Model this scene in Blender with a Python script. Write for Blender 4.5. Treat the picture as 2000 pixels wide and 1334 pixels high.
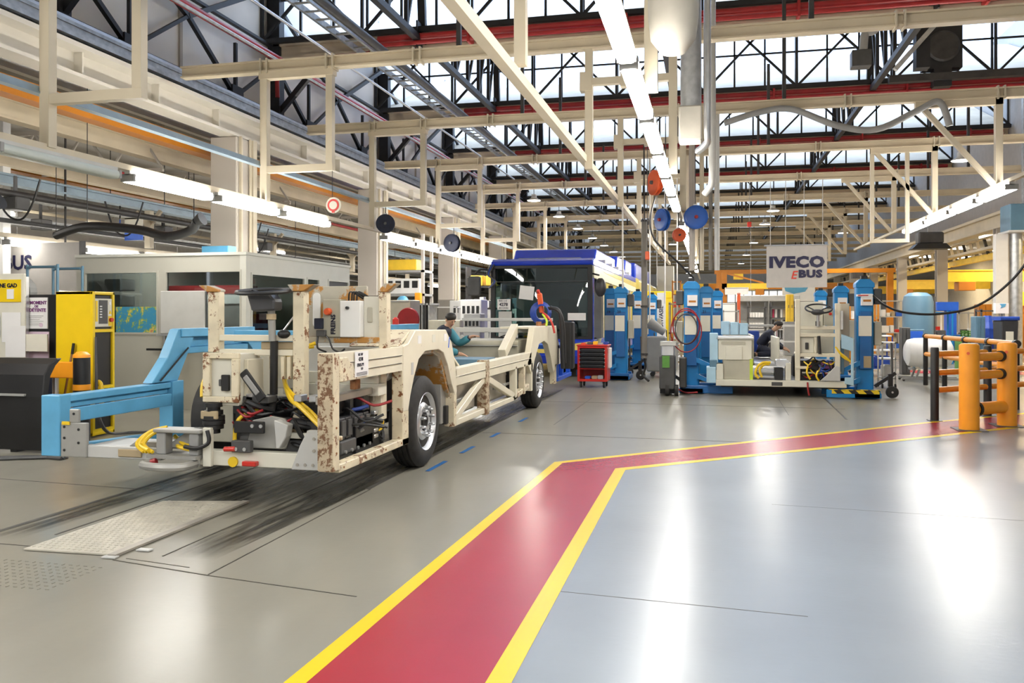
import bpy, math, random
from mathutils import Vector, Matrix
random.seed(7)
S = bpy.context.scene
for o in list(bpy.data.objects): bpy.data.objects.remove(o)
COL = S.collection
PI = math.pi
# ---------------- camera ----------------
cd = bpy.data.cameras.new('camera'); cam = bpy.data.objects.new('camera', cd); COL.objects.link(cam)
cam.location = (0, 0, 1.6); cam.rotation_euler = (PI/2, 0, math.atan(388/1650))
cd.sensor_width = 36; cd.lens = 36*1650/2000; cd.shift_y = -54/2000; cd.clip_end = 400; cd.clip_start = .05
S.camera = cam
# ---------------- sky, exposure ----------------
w = bpy.data.worlds.new('World'); S.world = w; w.use_nodes = True
bg = w.node_tree.nodes['Background']
bg.inputs[0].default_value = (.84, .91, 1.0, 1); bg.inputs[1].default_value = 3.6
S.view_settings.view_transform = 'Standard'; S.view_settings.look = 'None'
S.view_settings.exposure = 0.38; S.view_settings.gamma = 1; S.view_settings.use_curve_mapping = False
S.cycles.max_bounces = 6; S.cycles.diffuse_bounces = 3; S.cycles.glossy_bounces = 3
S.cycles.transparent_max_bounces = 24; S.cycles.transmission_bounces = 4
S.cycles.use_denoising = True; S.cycles.sample_clamp_indirect = 6; S.cycles.caustics_reflective = False
TUBE = 40.0
# ---------------- materials ----------------
M = {}
def lin(c): return tuple((x/12.92 if x <= .04045 else ((x+.055)/1.055)**2.4) for x in c)
def mat(name, rgb, rough=.5, metal=0., var=.10, scale=4., bump=0., rust=0., rscale=7, rustc=(.20,.075,.025), spec=.5, coat=0., emit=0., stretch=None):
    """procedural painted surface: base colour with a little noise; rust>0 adds chipped patches of a second colour"""
    m = bpy.data.materials.new(name); m.use_nodes = True
    nt = m.node_tree; b = nt.nodes['Principled BSDF']; L = nt.links
    b.inputs['Roughness'].default_value = rough; b.inputs['Metallic'].default_value = metal
    b.inputs['Specular IOR Level'].default_value = spec
    if coat: b.inputs['Coat Weight'].default_value = coat; b.inputs['Coat Roughness'].default_value = .12
    b.inputs['Base Color'].default_value = (*rgb, 1)
    if emit:
        b.inputs['Emission Color'].default_value = (*rgb, 1); b.inputs['Emission Strength'].default_value = emit
        M[name] = m; return m
    tc = nt.nodes.new('ShaderNodeTexCoord'); mp = nt.nodes.new('ShaderNodeMapping'); L.new(tc.outputs['Object'], mp.inputs[0])
    if stretch: mp.inputs['Scale'].default_value = stretch
    n = nt.nodes.new('ShaderNodeTexNoise'); n.inputs['Scale'].default_value = scale; n.inputs['Detail'].default_value = 5
    L.new(mp.outputs[0], n.inputs['Vector'])
    r = nt.nodes.new('ShaderNodeValToRGB'); L.new(n.outputs['Fac'], r.inputs[0])
    r.color_ramp.elements[0].position = .3; r.color_ramp.elements[1].position = .7
    r.color_ramp.elements[0].color = (*[c*(1-var) for c in rgb], 1); r.color_ramp.elements[1].color = (*[min(1, c*(1+var)) for c in rgb], 1)
    src = r.outputs[0]
    if rust:
        n2 = nt.nodes.new('ShaderNodeTexNoise'); n2.inputs['Scale'].default_value = rscale; n2.inputs['Detail'].default_value = 9; n2.inputs['Roughness'].default_value = .72
        L.new(tc.outputs['Object'], n2.inputs['Vector'])
        r2 = nt.nodes.new('ShaderNodeValToRGB'); L.new(n2.outputs['Fac'], r2.inputs[0])
        r2.color_ramp.elements[0].position = .72-rust*.3; r2.color_ramp.elements[1].position = .76-rust*.3
        mx = nt.nodes.new('ShaderNodeMix'); mx.data_type = 'RGBA'
        L.new(r2.outputs[0], mx.inputs['Factor']); L.new(src, mx.inputs['A']); mx.inputs['B'].default_value = (*rustc, 1)
        src = mx.outputs['Result']
    L.new(src, b.inputs['Base Color'])
    if bump:
        bp = nt.nodes.new('ShaderNodeBump'); bp.inputs['Strength'].default_value = bump; bp.inputs['Distance'].default_value = .02
        L.new(n.outputs['Fac'], bp.inputs['Height']); L.new(bp.outputs[0], b.inputs['Normal'])
    M[name] = m; return m
mat('cream', (.62,.53,.38), .5, scale=1.5, var=.08); mat('cream_light', (.58,.51,.38), .5, scale=1.5, var=.06)
mat('girder', (.62,.58,.50), .5, scale=.8, var=.07)
mat('chassis', (.74,.685,.54), .42, var=.06, scale=3, rust=.18); mat('chassis_rusty', (.70,.62,.45), .5, var=.12, scale=6, rust=.56, rscale=10)
mat('rust_heavy', (.50,.41,.28), .6, var=.25, scale=6, rust=.74, rscale=14, rustc=(.17,.085,.04)); mat('rust', (.30,.13,.05), .75, var=.5, scale=9); mat('bare_steel', (.42,.39,.34), .45, metal=.4, var=.2, scale=3)
mat('panel_stained', (.45,.42,.34), .5, var=.15, scale=4, rust=.75, rscale=3.2, rustc=(.45,.21,.04))
mat('pillar', (.47,.43,.38), .6, var=.05, scale=.7); mat('pillar_light', (.66,.64,.60), .6, var=.04); mat('pillar_grey', (.20,.185,.16), .6, var=.06)
mat('office', (.46,.45,.39), .5, var=.03, scale=.6); mat('office_trim', (.60,.60,.54), .5, var=.03)
mat('black_steel', (.012,.012,.014), .55, var=.3); mat('dark_steel', (.035,.033,.032), .5, var=.3)
mat('black', (.012,.012,.013), .45, var=.2); mat('dark_plastic', (.035,.035,.038), .4, var=.2); mat('charcoal', (.07,.07,.07), .5, var=.2)
mat('trunking', (.26,.34,.40), .4, metal=.3, var=.1); mat('rubber', (.022,.021,.02), .75, var=.25, scale=14); mat('grey', (.30,.30,.29), .5, var=.08); mat('grey_light', (.52,.52,.50), .45, var=.06)
mat('grey_steel', (.36,.355,.33), .42, metal=.25, var=.1); mat('alu', (.62,.63,.64), .32, metal=.85, var=.1); mat('chrome', (.75,.76,.78), .15, metal=1., var=.05)
mat('galv', (.42,.43,.43), .4, metal=.6, var=.22, scale=7); mat('duct_fabric', (.52,.49,.42), .7, var=.1, scale=3)
mat('wheel_rim', (.66,.67,.69), .28, metal=.7, var=.08)
mat('sky_blue', (.11,.37,.60), .4, var=.10, scale=4, rust=.08, rustc=(.05,.10,.16)); mat('pale_blue', (.40,.60,.74), .4, var=.08)
mat('lift_blue', (.008,.21,.52), .38, var=.10, scale=2); mat('lift_blue_dark', (.01,.12,.36), .4, var=.1)
mat('bus_blue', (.012,.05,.55), .22, var=.08, coat=.6); mat('bus_yellow', (.80,.66,.16), .25, var=.05, coat=.5); mat('bus_cream', (.78,.76,.55), .3, var=.04)
mat('blue', (.015,.06,.36), .45, var=.2, scale=8); mat('bright_blue', (.02,.12,.62), .4, var=.08); mat('reel_blue', (.02,.10,.42), .3, var=.08); mat('tank_blue', (.10,.20,.28), .45, var=.1, scale=2)
mat('red', (.58,.025,.015), .35, var=.06, coat=.3); mat('dark_red', (.30,.012,.015), .45, var=.15); mat('pipe_red', (.42,.022,.022), .4, var=.1)
mat('orange_red', (.72,.11,.03), .4, var=.1); mat('orange', (.95,.36,.02), .38, var=.06); mat('crane_orange', (.46,.16,.006), .45, var=.08, scale=2)
mat('yellow', (.86,.60,.01), .38, var=.04); mat('crane_yellow', (.88,.58,.04), .45, var=.08); mat('cable_yellow', (.82,.55,.02), .4, var=.08); mat('lime', (.55,.72,.05), .5)
mat('white', (.80,.80,.78), .5, var=.03); mat('paper', (.82,.81,.80), .6, var=.03); mat('paper_warm', (.76,.73,.62), .6, var=.05); mat('ivory', (.70,.68,.58), .45, var=.05)
mat('beige_box', (.47,.45,.36), .4, metal=.15, var=.08); mat('brown_card', (.42,.33,.20), .7, var=.1)
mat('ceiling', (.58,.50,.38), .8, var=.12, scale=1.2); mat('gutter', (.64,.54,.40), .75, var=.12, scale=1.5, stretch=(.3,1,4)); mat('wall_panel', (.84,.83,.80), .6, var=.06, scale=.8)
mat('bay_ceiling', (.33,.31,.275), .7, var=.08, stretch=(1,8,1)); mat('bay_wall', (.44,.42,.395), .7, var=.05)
mat('wood', (.30,.15,.06), .6, var=.3, scale=5, stretch=(1,6,1)); mat('plate', (.50,.47,.39), .45, metal=.2, var=.14, scale=8, bump=.3)
mat('green', (.10,.28,.05), .6, var=.2); mat('pink', (.72,.55,.66), .6, var=.1); mat('purple', (.20,.06,.20), .5, var=.1); mat('magenta', (.48,.03,.10), .5)
mat('skin', (.55,.32,.21), .5, var=.06); mat('hair', (.015,.012,.01), .6, var=.2); mat('navy', (.012,.016,.035), .75, var=.25, scale=10); mat('teal', (.06,.26,.33), .7, var=.1)
mat('ink', (.01,.01,.03), .5, var=.0); mat('ink_red', (.60,.05,.03), .5, var=0.); mat('navy_letter', (.012,.012,.05), .5, var=0.)
mat('film', (.82,.82,.81), .35, var=.05, scale=6)
mat('lamp', (1,.96,.90), .5, emit=TUBE); mat('lamp_bay', (1,.95,.88), .5, emit=14); mat('lamp_warm', (1,.88,.68), .5, emit=9); mat('lamp_soft', (1,.95,.86), .5, emit=9); mat('window_glow', (.9,.95,1.), .5, emit=1.25)
mat('diffuser_off', (.50,.55,.52), .3, var=.04)
def glass(name, tint, reflect, rough=.02):
    m = bpy.data.materials.new(name); m.use_nodes = True; nt = m.node_tree
    for n in list(nt.nodes): nt.nodes.remove(n)
    o = nt.nodes.new('ShaderNodeOutputMaterial'); t = nt.nodes.new('ShaderNodeBsdfTransparent'); g = nt.nodes.new('ShaderNodeBsdfGlossy')
    mx = nt.nodes.new('ShaderNodeMixShader'); t.inputs[0].default_value = (*tint, 1); g.inputs['Roughness'].default_value = rough
    mx.inputs[0].default_value = reflect
    nt.links.new(t.outputs[0], mx.inputs[1]); nt.links.new(g.outputs[0], mx.inputs[2]); nt.links.new(mx.outputs[0], o.inputs[0]); M[name] = m
glass('skylight_glass', (.80,.88,1.), .04, .15); glass('office_glass', (.40,.44,.44), .07); glass('bus_glass', (.34,.46,.44), .06)
# world map: water and land patches
def map_mat():
    m = mat('map', (.05,.25,.42), .6); nt = m.node_tree; n = [x for x in nt.nodes if x.type == 'TEX_NOISE'][0]; n.inputs['Scale'].default_value = 5.5; n.inputs['Detail'].default_value = 9; n.inputs['Roughness'].default_value = .7
    r = [x for x in nt.nodes if x.type == 'VALTORGB'][0].color_ramp; r.interpolation = 'CONSTANT'
    r.elements[0].position = 0; r.elements[0].color = (.04,.25,.42,1); r.elements[1].position = .52; r.elements[1].color = (.20,.36,.12,1)
    e = r.elements.new(.57); e.color = (.62,.50,.10,1); e = r.elements.new(.63); e.color = (.50,.22,.12,1)
map_mat()
# hazard stripes
def stripe_mat():
    m = mat('hazard', (.8,.6,.02), .5); nt = m.node_tree; b = nt.nodes['Principled BSDF']
    tc = nt.nodes.new('ShaderNodeTexCoord'); wv = nt.nodes.new('ShaderNodeTexWave'); wv.bands_direction = 'DIAGONAL'; wv.inputs['Scale'].default_value = 2.4
    nt.links.new(tc.outputs['Object'], wv.inputs[0]); r = nt.nodes.new('ShaderNodeValToRGB'); r.color_ramp.interpolation = 'CONSTANT'
    r.color_ramp.elements[0].color = (.012,.012,.012,1); r.color_ramp.elements[1].position = .5; r.color_ramp.elements[1].color = (.80,.58,.02,1)
    nt.links.new(wv.outputs[0], r.inputs[0]); nt.links.new(r.outputs[0], b.inputs['Base Color'])
stripe_mat()
# polished painted floor
def floor_mat(name, rgb, dark, rough):
    m = bpy.data.materials.new(name); m.use_nodes = True; nt = m.node_tree; L = nt.links; b = nt.nodes['Principled BSDF']
    tc = nt.nodes.new('ShaderNodeTexCoord')
    def noise(sc, det, st=None):
        mp = nt.nodes.new('ShaderNodeMapping'); L.new(tc.outputs['Object'], mp.inputs[0])
        if st: mp.inputs['Scale'].default_value = st
        n = nt.nodes.new('ShaderNodeTexNoise'); n.inputs['Scale'].default_value = sc; n.inputs['Detail'].default_value = det; L.new(mp.outputs[0], n.inputs['Vector']); return n.outputs['Fac']
    def ramp(src, a, bb, ca, cb):
        r = nt.nodes.new('ShaderNodeValToRGB'); L.new(src, r.inputs[0]); r.color_ramp.elements[0].position = a; r.color_ramp.elements[1].position = bb
        r.color_ramp.elements[0].color = (*ca, 1); r.color_ramp.elements[1].color = (*cb, 1); return r.outputs[0]
    base = ramp(noise(.5, 6), .3, .7, [c*.9 for c in rgb], [c*1.07 for c in rgb])
    scuff = ramp(noise(1.6, 5, (2.2,.3,1)), .45, .85, (0,0,0), (1,1,1))
    mx = nt.nodes.new('ShaderNodeMix'); mx.data_type = 'RGBA'; L.new(base, mx.inputs['A']); mx.inputs['B'].default_value = (*dark, 1)
    mu = nt.nodes.new('ShaderNodeMath'); mu.operation = 'MULTIPLY'; mu.inputs[1].default_value = .13; L.new(scuff, mu.inputs[0]); L.new(mu.outputs[0], mx.inputs['Factor'])
    speck = ramp(noise(38, 2), .74, .78, (0,0,0), (1,1,1)); m2 = nt.nodes.new('ShaderNodeMath'); m2.operation = 'MULTIPLY'; m2.inputs[1].default_value = .14; L.new(speck, m2.inputs[0])
    mx2 = nt.nodes.new('ShaderNodeMix'); mx2.data_type = 'RGBA'; L.new(mx.outputs['Result'], mx2.inputs['A']); mx2.inputs['B'].default_value = (*[c*.45 for c in rgb], 1); L.new(m2.outputs[0], mx2.inputs['Factor'])
    L.new(mx2.outputs['Result'], b.inputs['Base Color'])
    rr = nt.nodes.new('ShaderNodeMapRange'); L.new(noise(.8, 2), rr.inputs[0]); rr.inputs[3].default_value = rough; rr.inputs[4].default_value = rough; L.new(rr.outputs[0], b.inputs['Roughness'])
    bp = nt.nodes.new('ShaderNodeBump'); bp.inputs['Strength'].default_value = .06; bp.inputs['Distance'].default_value = .01; L.new(noise(26, 1, (.5,1,1)), bp.inputs['Height']); L.new(bp.outputs[0], b.inputs['Normal'])
    b.inputs['Specular IOR Level'].default_value = .36
    M[name] = m
floor_mat('floor_beige', (.265,.252,.208), (.16,.15,.12), .262); floor_mat('floor_blue', (.255,.28,.305), (.22,.23,.24), .262)
floor_mat('floor_red', (.37,.018,.032), (.18,.015,.025), .262); floor_mat('floor_yellow', (.80,.57,.003), (.45,.30,.02), .262)
def stain_mat(name, rgb, amount):
    m = bpy.data.materials.new(name); m.use_nodes = True; nt = m.node_tree; L = nt.links; b = nt.nodes['Principled BSDF']; b.inputs['Base Color'].default_value = (*rgb, 1); b.inputs['Roughness'].default_value = .3
    tc = nt.nodes.new('ShaderNodeTexCoord'); sp = nt.nodes.new('ShaderNodeSeparateXYZ'); L.new(tc.outputs['Generated'], sp.inputs[0])
    def f(op, a, b_=None):
        n = nt.nodes.new('ShaderNodeMath'); n.operation = op; n.use_clamp = True
        for i, v in enumerate((a, b_)):
            if v is None: continue
            if isinstance(v, (int, float)): n.inputs[i].default_value = v
            else: L.new(v, n.inputs[i])
        return n.outputs[0]
    def hump(c, k): return f('MULTIPLY', f('MULTIPLY', c, f('SUBTRACT', 1.0, c)), k)
    mp = nt.nodes.new('ShaderNodeMapping'); mp.inputs['Scale'].default_value = (9, .8, 1); L.new(tc.outputs['Object'], mp.inputs[0])
    n = nt.nodes.new('ShaderNodeTexNoise'); n.inputs['Scale'].default_value = 1.6; n.inputs['Detail'].default_value = 6; L.new(mp.outputs[0], n.inputs['Vector'])
    st = nt.nodes.new('ShaderNodeMapRange'); L.new(n.outputs['Fac'], st.inputs[0]); st.inputs[1].default_value = .32; st.inputs[2].default_value = .68
    a = f('MULTIPLY', f('MULTIPLY', hump(sp.outputs['X'], 4.0), hump(sp.outputs['Y'], 6.0)), st.outputs[0]); L.new(f('MULTIPLY', a, amount), b.inputs['Alpha']); M[name] = m
stain_mat('rubber_mark', (.05,.048,.04), .95)
# ---------------- mesh helpers ----------------
WL = {}                                   # world base point of every object built so far
class B:
    def __init__(s): s.v = []; s.f = []
    def add(s, vs, fs):
        k = len(s.v); s.v += [tuple(v) for v in vs]; s.f += [tuple(i+k for i in f) for f in fs]; return s
    def box(s, x0, y0, z0, x1, y1, z1):
        x0, x1 = sorted((x0, x1)); y0, y1 = sorted((y0, y1)); z0, z1 = sorted((z0, z1))
        return s.add([(x0,y0,z0),(x1,y0,z0),(x1,y1,z0),(x0,y1,z0),(x0,y0,z1),(x1,y0,z1),(x1,y1,z1),(x0,y1,z1)],
                     [(0,3,2,1),(4,5,6,7),(0,1,5,4),(1,2,6,5),(2,3,7,6),(3,0,4,7)])
    def bar(s, p, q, w, h=None, up=(0,0,1)):
        h = h or w; p = Vector(p); q = Vector(q); d = (q-p).normalized(); u = Vector(up)
        if abs(d.dot(u)) > .98: u = Vector((0,1,0))
        r = d.cross(u).normalized()*w/2; u = r.cross(d).normalized()*h/2
        return s.add([p-r-u, p+r-u, p+r+u, p-r+u, q-r-u, q+r-u, q+r+u, q-r+u], [(0,1,2,3),(7,6,5,4),(0,4,5,1),(1,5,6,2),(2,6,7,3),(3,7,4,0)])
    def tube(s, pts, r, n=8):
        pts = [Vector(p) for p in pts]; k = len(s.v); N = len(pts); prev = None
        for i, p in enumerate(pts):
            d = (pts[min(i+1, N-1)]-pts[max(i-1, 0)]).normalized()
            if prev is None:
                a = Vector((0,0,1)) if abs(d.z) < .9 else Vector((1,0,0)); prev = d.cross(a).normalized()
            a = (prev - d*prev.dot(d)).normalized(); prev = a; b = d.cross(a); rr = r[i] if isinstance(r, (list, tuple)) else r
            for j in range(n):
                t = 2*PI*j/n; s.v.append(tuple(p + a*math.cos(t)*rr + b*math.sin(t)*rr))
        for i in range(N-1):
            for j in range(n):
                s.f.append((k+i*n+j, k+i*n+(j+1) % n, k+(i+1)*n+(j+1) % n, k+(i+1)*n+j))
        s.f.append(tuple(k+j for j in reversed(range(n)))); s.f.append(tuple(k+(N-1)*n+j for j in range(n))); return s
    def cyl(s, p, q, r, n=16, r2=None): return s.tube([p, q], [r, r if r2 is None else r2], n)
    def prism(s, pts, ax, a, b):
        """polygon extruded along axis ax from a to b; pts are the two other coordinates in xyz order"""
        n = len(pts)
        ar = sum(pts[i][0]*pts[(i+1) % n][1]-pts[(i+1) % n][0]*pts[i][1] for i in range(n))
        if (ar < 0) != (ax == 'y'): pts = pts[::-1]
        g = {'x': lambda p, t: (t, p[0], p[1]), 'y': lambda p, t: (p[0], t, p[1]), 'z': lambda p, t: (p[0], p[1], t)}[ax]
        a, b = min(a, b), max(a, b)
        return s.add([g(p, a) for p in pts]+[g(p, b) for p in pts], [tuple(reversed(range(n))), tuple(range(n, 2*n))]+[(i, (i+1) % n, (i+1) % n+n, i+n) for i in range(n)])
    def lathe(s, prof, o, axis='z', n=24):
        """profile of (radius, distance along axis) swept round an axis through o"""
        k = len(s.v); o = Vector(o)
        fr = {'z': (Vector((1,0,0)), Vector((0,1,0)), Vector((0,0,1))), 'x': (Vector((0,1,0)), Vector((0,0,1)), Vector((1,0,0))), 'y': (Vector((0,0,1)), Vector((1,0,0)), Vector((0,1,0)))}[axis] if isinstance(axis, str) else axis
        for r, h in prof:
            for j in range(n):
                t = 2*PI*j/n; s.v.append(tuple(o + fr[0]*r*math.cos(t) + fr[1]*r*math.sin(t) + fr[2]*h))
        for i in range(len(prof)-1):
            for j in range(n): s.f.append((k+i*n+j, k+i*n+(j+1) % n, k+(i+1)*n+(j+1) % n, k+(i+1)*n+j))
        s.f.append(tuple(k+j for j in reversed(range(n)))); e = k+(len(prof)-1)*n; s.f.append(tuple(e+j for j in range(n))); return s
    def ball(s, c, rx, ry=None, rz=None, n=14, m=9):
        ry = ry or rx; rz = rz or rx; k = len(s.v)
        for i in range(1, m):
            p = PI*i/m
            for j in range(n): t = 2*PI*j/n; s.v.append((c[0]+rx*math.sin(p)*math.cos(t), c[1]+ry*math.sin(p)*math.sin(t), c[2]-rz*math.cos(p)))
        for i in range(m-2):
            for j in range(n): s.f.append((k+i*n+j, k+i*n+(j+1) % n, k+(i+1)*n+(j+1) % n, k+(i+1)*n+j))
        s.f.append(tuple(k+j for j in reversed(range(n)))); s.f.append(tuple(k+(m-2)*n+j for j in range(n))); return s
    def rbox(s, x0, y0, z0, x1, y1, z1, r, ax='z', n=4):
        a0, a1, b0, b1, lo, hi = {'z': (x0,x1,y0,y1,z0,z1), 'x': (y0,y1,z0,z1,x0,x1), 'y': (x0,x1,z0,z1,y0,y1)}[ax]
        pts = []
        for cx, cy, st in ((a1-r, b1-r, 0), (a0+r, b1-r, PI/2), (a0+r, b0+r, PI), (a1-r, b0+r, 1.5*PI)):
            for i in range(n+1): t = st+PI/2*i/n; pts.append((cx+r*math.cos(t), cy+r*math.sin(t)))
        return s.prism(pts, ax, lo, hi)
    def make(s, name, m, parent=None, smooth=False, bevel=0., kind=None, base=None):
        xs, ys, zs = zip(*s.v)
        c = Vector(base) if base else Vector(((min(xs)+max(xs))/2, (min(ys)+max(ys))/2, min(zs)))
        me = bpy.data.meshes.new(name); me.from_pydata([(x-c.x, y-c.y, z-c.z) for x, y, z in s.v], [], s.f); me.update()
        o = bpy.data.objects.new(name, me); COL.objects.link(o); me.materials.append(M[m] if isinstance(m, str) else m)
        if smooth:
            for p in me.polygons: p.use_smooth = True
            md = o.modifiers.new('edges', 'EDGE_SPLIT'); md.split_angle = math.radians(38)
        if bevel:
            md = o.modifiers.new('bevel', 'BEVEL'); md.width = bevel; md.segments = 1; md.limit_method = 'ANGLE'
        o.location = c; WL[o.name] = c.copy()
        if parent: hang(o, parent)
        if kind: o['kind'] = kind
        return o
def hang(o, parent):
    o.parent = parent; o.matrix_parent_inverse = Matrix.Translation(-WL[parent.name])
def tag(o, label, cat, group=None, kind=None):
    o['label'] = label; o['category'] = cat
    if group: o['group'] = group
    if kind: o['kind'] = kind
    return o
def thing(name, label, cat, loc, group=None):
    o = bpy.data.objects.new(name, None); COL.objects.link(o); o.location = loc; o.empty_display_size = .1; WL[o.name] = Vector(loc)
    return tag(o, label, cat, group)
def dup(o, dloc=(0,0,0), label=None, rotz=0, parent=None):
    """a copy of a thing with copies of its parts and sub-parts, moved by dloc"""
    c = o.copy(); COL.objects.link(c)
    if parent: c.parent = parent
    else:
        c.location = Vector(o.location)+Vector(dloc); c.rotation_euler = (0, 0, rotz)
        if label: c['label'] = label
    for ch in o.children: dup(ch, parent=c)
    return c
def rot_about(o, rz): o.rotation_euler = (0, 0, rz)
def text(s, size, loc, m, parent=None, name='lettering', facing=0., bold=0., shear=0., sx=1., align='LEFT', depth=.003, gap=1.):
    """lettering standing upright, facing -Y turned by `facing` about Z"""
    cu = bpy.data.curves.new(name, 'FONT'); cu.body = s; cu.size = size; cu.extrude = depth; cu.offset = bold; cu.shear = shear; cu.align_x = align; cu.space_character = gap; cu.resolution_u = 2
    t = bpy.data.objects.new('tmp', cu); COL.objects.link(t); bpy.context.view_layer.update()
    me = bpy.data.meshes.new_from_object(t.evaluated_get(bpy.context.evaluated_depsgraph_get())); bpy.data.objects.remove(t); bpy.data.curves.remove(cu)
    me.transform(Matrix.Rotation(facing, 4, 'Z') @ Matrix.Rotation(PI/2, 4, 'X') @ Matrix.Diagonal((sx, 1, 1, 1)))
    o = bpy.data.objects.new(name, me); COL.objects.link(o); me.materials.clear(); me.materials.append(M[m]); o.location = loc; WL[o.name] = Vector(loc)
    if parent: hang(o, parent)
    return o
def curve_pts(pts, n=8):
    """smooth polyline through the given points"""
    P = [Vector(p) for p in pts]; out = []
    for i in range(len(P)-1):
        a, b, c, d = P[max(i-1, 0)], P[i], P[i+1], P[min(i+2, len(P)-1)]
        for j in range(n):
            t = j/n; out.append(.5*((2*b)+(c-a)*t+(2*a-5*b+4*c-d)*t*t+(3*b-a-3*c+d)*t**3))
    out.append(P[-1]); return out
ORD = ['first','second','third','fourth','fifth','sixth','seventh','eighth','ninth','tenth','eleventh','twelfth','thirteenth','fourteenth','fifteenth','sixteenth','seventeenth','eighteenth','nineteenth','twentieth','twenty-first','twenty-second','twenty-third','twenty-fourth']
# ================= floor =================
b = B(); z = 0
b.add([(-24,-12,0),(16,-12,0),(16,110,0),(-24,110,0),(-24,-12,-.3),(16,-12,-.3),(16,110,-.3),(-24,110,-.3)], [(0,1,2,3),(7,6,5,4),(0,4,5,1),(1,5,6,2),(2,6,7,3),(3,7,4,0)])
floor = b.make('floor', 'floor_beige', kind='structure', base=(0,0,0))
def ground(pts, name, m, parent, z=.003): return B().prism(pts, 'z', .0005, z).make(name, m, parent, kind='structure' if parent is None else None, base=(0,0,0))
WA = [(-1.93,-.5),(-1.80,3.34),(-1.64,8.97),(1.78,12.26),(3.15,13.59),(4.28,14.57),(6.6,16.7),(14,23.6)]       # left / far edge of the painted walkway
WB = [(-.84,-.5),(-.84,3.56),(-.85,8.69),(2.44,11.55),(4.25,13.20),(6.6,15.35),(14,22.1)]                      # right / near edge
ground(WB+[(15.9,22.1),(15.9,-2.9),(-.84,-2.9)], 'floor', 'floor_blue', None, .0015)
def inset(P, d):
    out = []
    for i, p in enumerate(P):
        a = Vector(P[max(i-1,0)]); c = Vector(P[min(i+1,len(P)-1)]); t = (c-a).normalized()
        if 0 < i < len(P)-1:
            t1 = (Vector(p)-a).normalized(); t2 = (c-Vector(p)).normalized(); t = (t1+t2).normalized(); k = d/max(.3, t.dot(t1))
        else: k = d
        out.append((p[0]+t.y*k, p[1]-t.x*k))
    return out
WAi = inset(WA, .095); WBi = inset(WB, -.11)
way = ground(WAi+WBi[::-1], 'walkway', 'floor_red', None, .003); way['kind'] = 'structure'
ground(WA+WAi[::-1], 'edge_line', 'floor_yellow', way, .0035); ground(WB+WBi[::-1], 'edge_line', 'floor_yellow', way, .0035)
# a second red walkway far on the right, behind the roll of film
w2 = ground([(5.4,24.6),(12.5,24.6),(12.5,25.9),(5.2,25.9)], 'walkway', 'floor_red', None, .003)
ground([(4.62,5.2),(5.3,5.2),(5.3,5.34),(4.62,5.34)], 'floor_line', 'floor_yellow', None, .003)
# ================= roof: saw-tooth with north lights =================
GY = [5.2, 13.2] + [21.2+8*k for k in range(10)]     # low edges of the teeth
ZL, ZG, ZT = 8.55, 9.12, 12.2                         # gutter underside, gutter top, ridge
XL, XR = -11.9, 11.5
GT = [-10.8, -2.8]+GY
for k in range(1, len(GT)):
    y = GT[k]; y0 = GT[k-1]
    # beige gutter beam with stepped flanges
    g = B(); g.box(XL, y-.10, ZL, XR, y+.5, ZL+.12); g.box(XL, y-.02, ZL+.12, XR, y+.42, ZL+.38); g.box(XL, y-.14, ZL+.38, XR, y+.5, ZG)
    o = g.make('ceiling', 'gutter', kind='structure')
    # sloping roof deck rising away from the viewer
    y1 = GT[k+1] if k+1 < len(GT) else y+8
    B().prism([(y+.3, ZG), (y1+.1, ZT), (y1+.1, ZT+.12), (y+.3, ZG+.12)], 'x', XL, XR).make('ceiling', 'ceiling', kind='structure')
    B().prism([(y+.5, ZG+.13), (y1+.1, ZT+.13), (y1+.1, ZT+.16), (y+.5, ZG+.16)], 'x', XL, XR).make('ceiling', 'white', kind='structure')  # white top sheet added to brighten the view through the glazing
    # glazing above the gutter
    wn = thing('window_%d' % k, '', '', (0, y1, ZG)); del wn['label'], wn['category']; wn['kind'] = 'structure'
    f = B(); nx = 24 if k < 7 else 12
    for i in range(nx+1): x = XL+(XR-XL)*i/nx; f.box(x-.03, y1-.04, ZG, x+.03, y1+.03, ZT)
    for zz in ((ZG, 10.2, 11.2, ZT-.06) if k < 7 else (ZG, 10.6, ZT-.06)): f.box(XL, y1-.04, zz, XR, y1+.03, zz+.05)
    f.make('window_frame', 'black_steel', wn)
    p = B().box(XL, y1+.04, ZG, XR, y1+.05, ZT).make('pane', 'skylight_glass', wn)
# upper side walls above the pillars
B().box(-23.6, -11.6, 0, 16, -11.4, 13).make('wall_front', 'bay_wall', kind='structure')  # unseen wall behind the camera, put in to cut sky fill
wl = B().box(-12.1, -11, 5.9, -11.95, 104, 13).make('wall_left', 'wall_panel', kind='structure')
mu = B()
for k in range(24): mu.box(-11.95, 9.2+4*k, 7.1, -11.90, 9.3+4*k, 12.4)
mu.make('trim_1', 'pillar', kind='structure')
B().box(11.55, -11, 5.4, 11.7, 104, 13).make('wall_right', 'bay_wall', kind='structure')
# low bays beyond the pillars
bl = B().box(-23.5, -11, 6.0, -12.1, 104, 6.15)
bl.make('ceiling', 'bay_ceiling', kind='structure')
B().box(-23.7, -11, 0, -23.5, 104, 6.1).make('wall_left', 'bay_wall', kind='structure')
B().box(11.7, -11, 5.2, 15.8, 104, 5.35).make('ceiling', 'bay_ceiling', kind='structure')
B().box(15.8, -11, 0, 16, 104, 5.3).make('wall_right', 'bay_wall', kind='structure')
B().box(-23.6, 103.8, 0, 16, 104, 13).make('wall_back', 'bay_wall', kind='structure')
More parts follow.
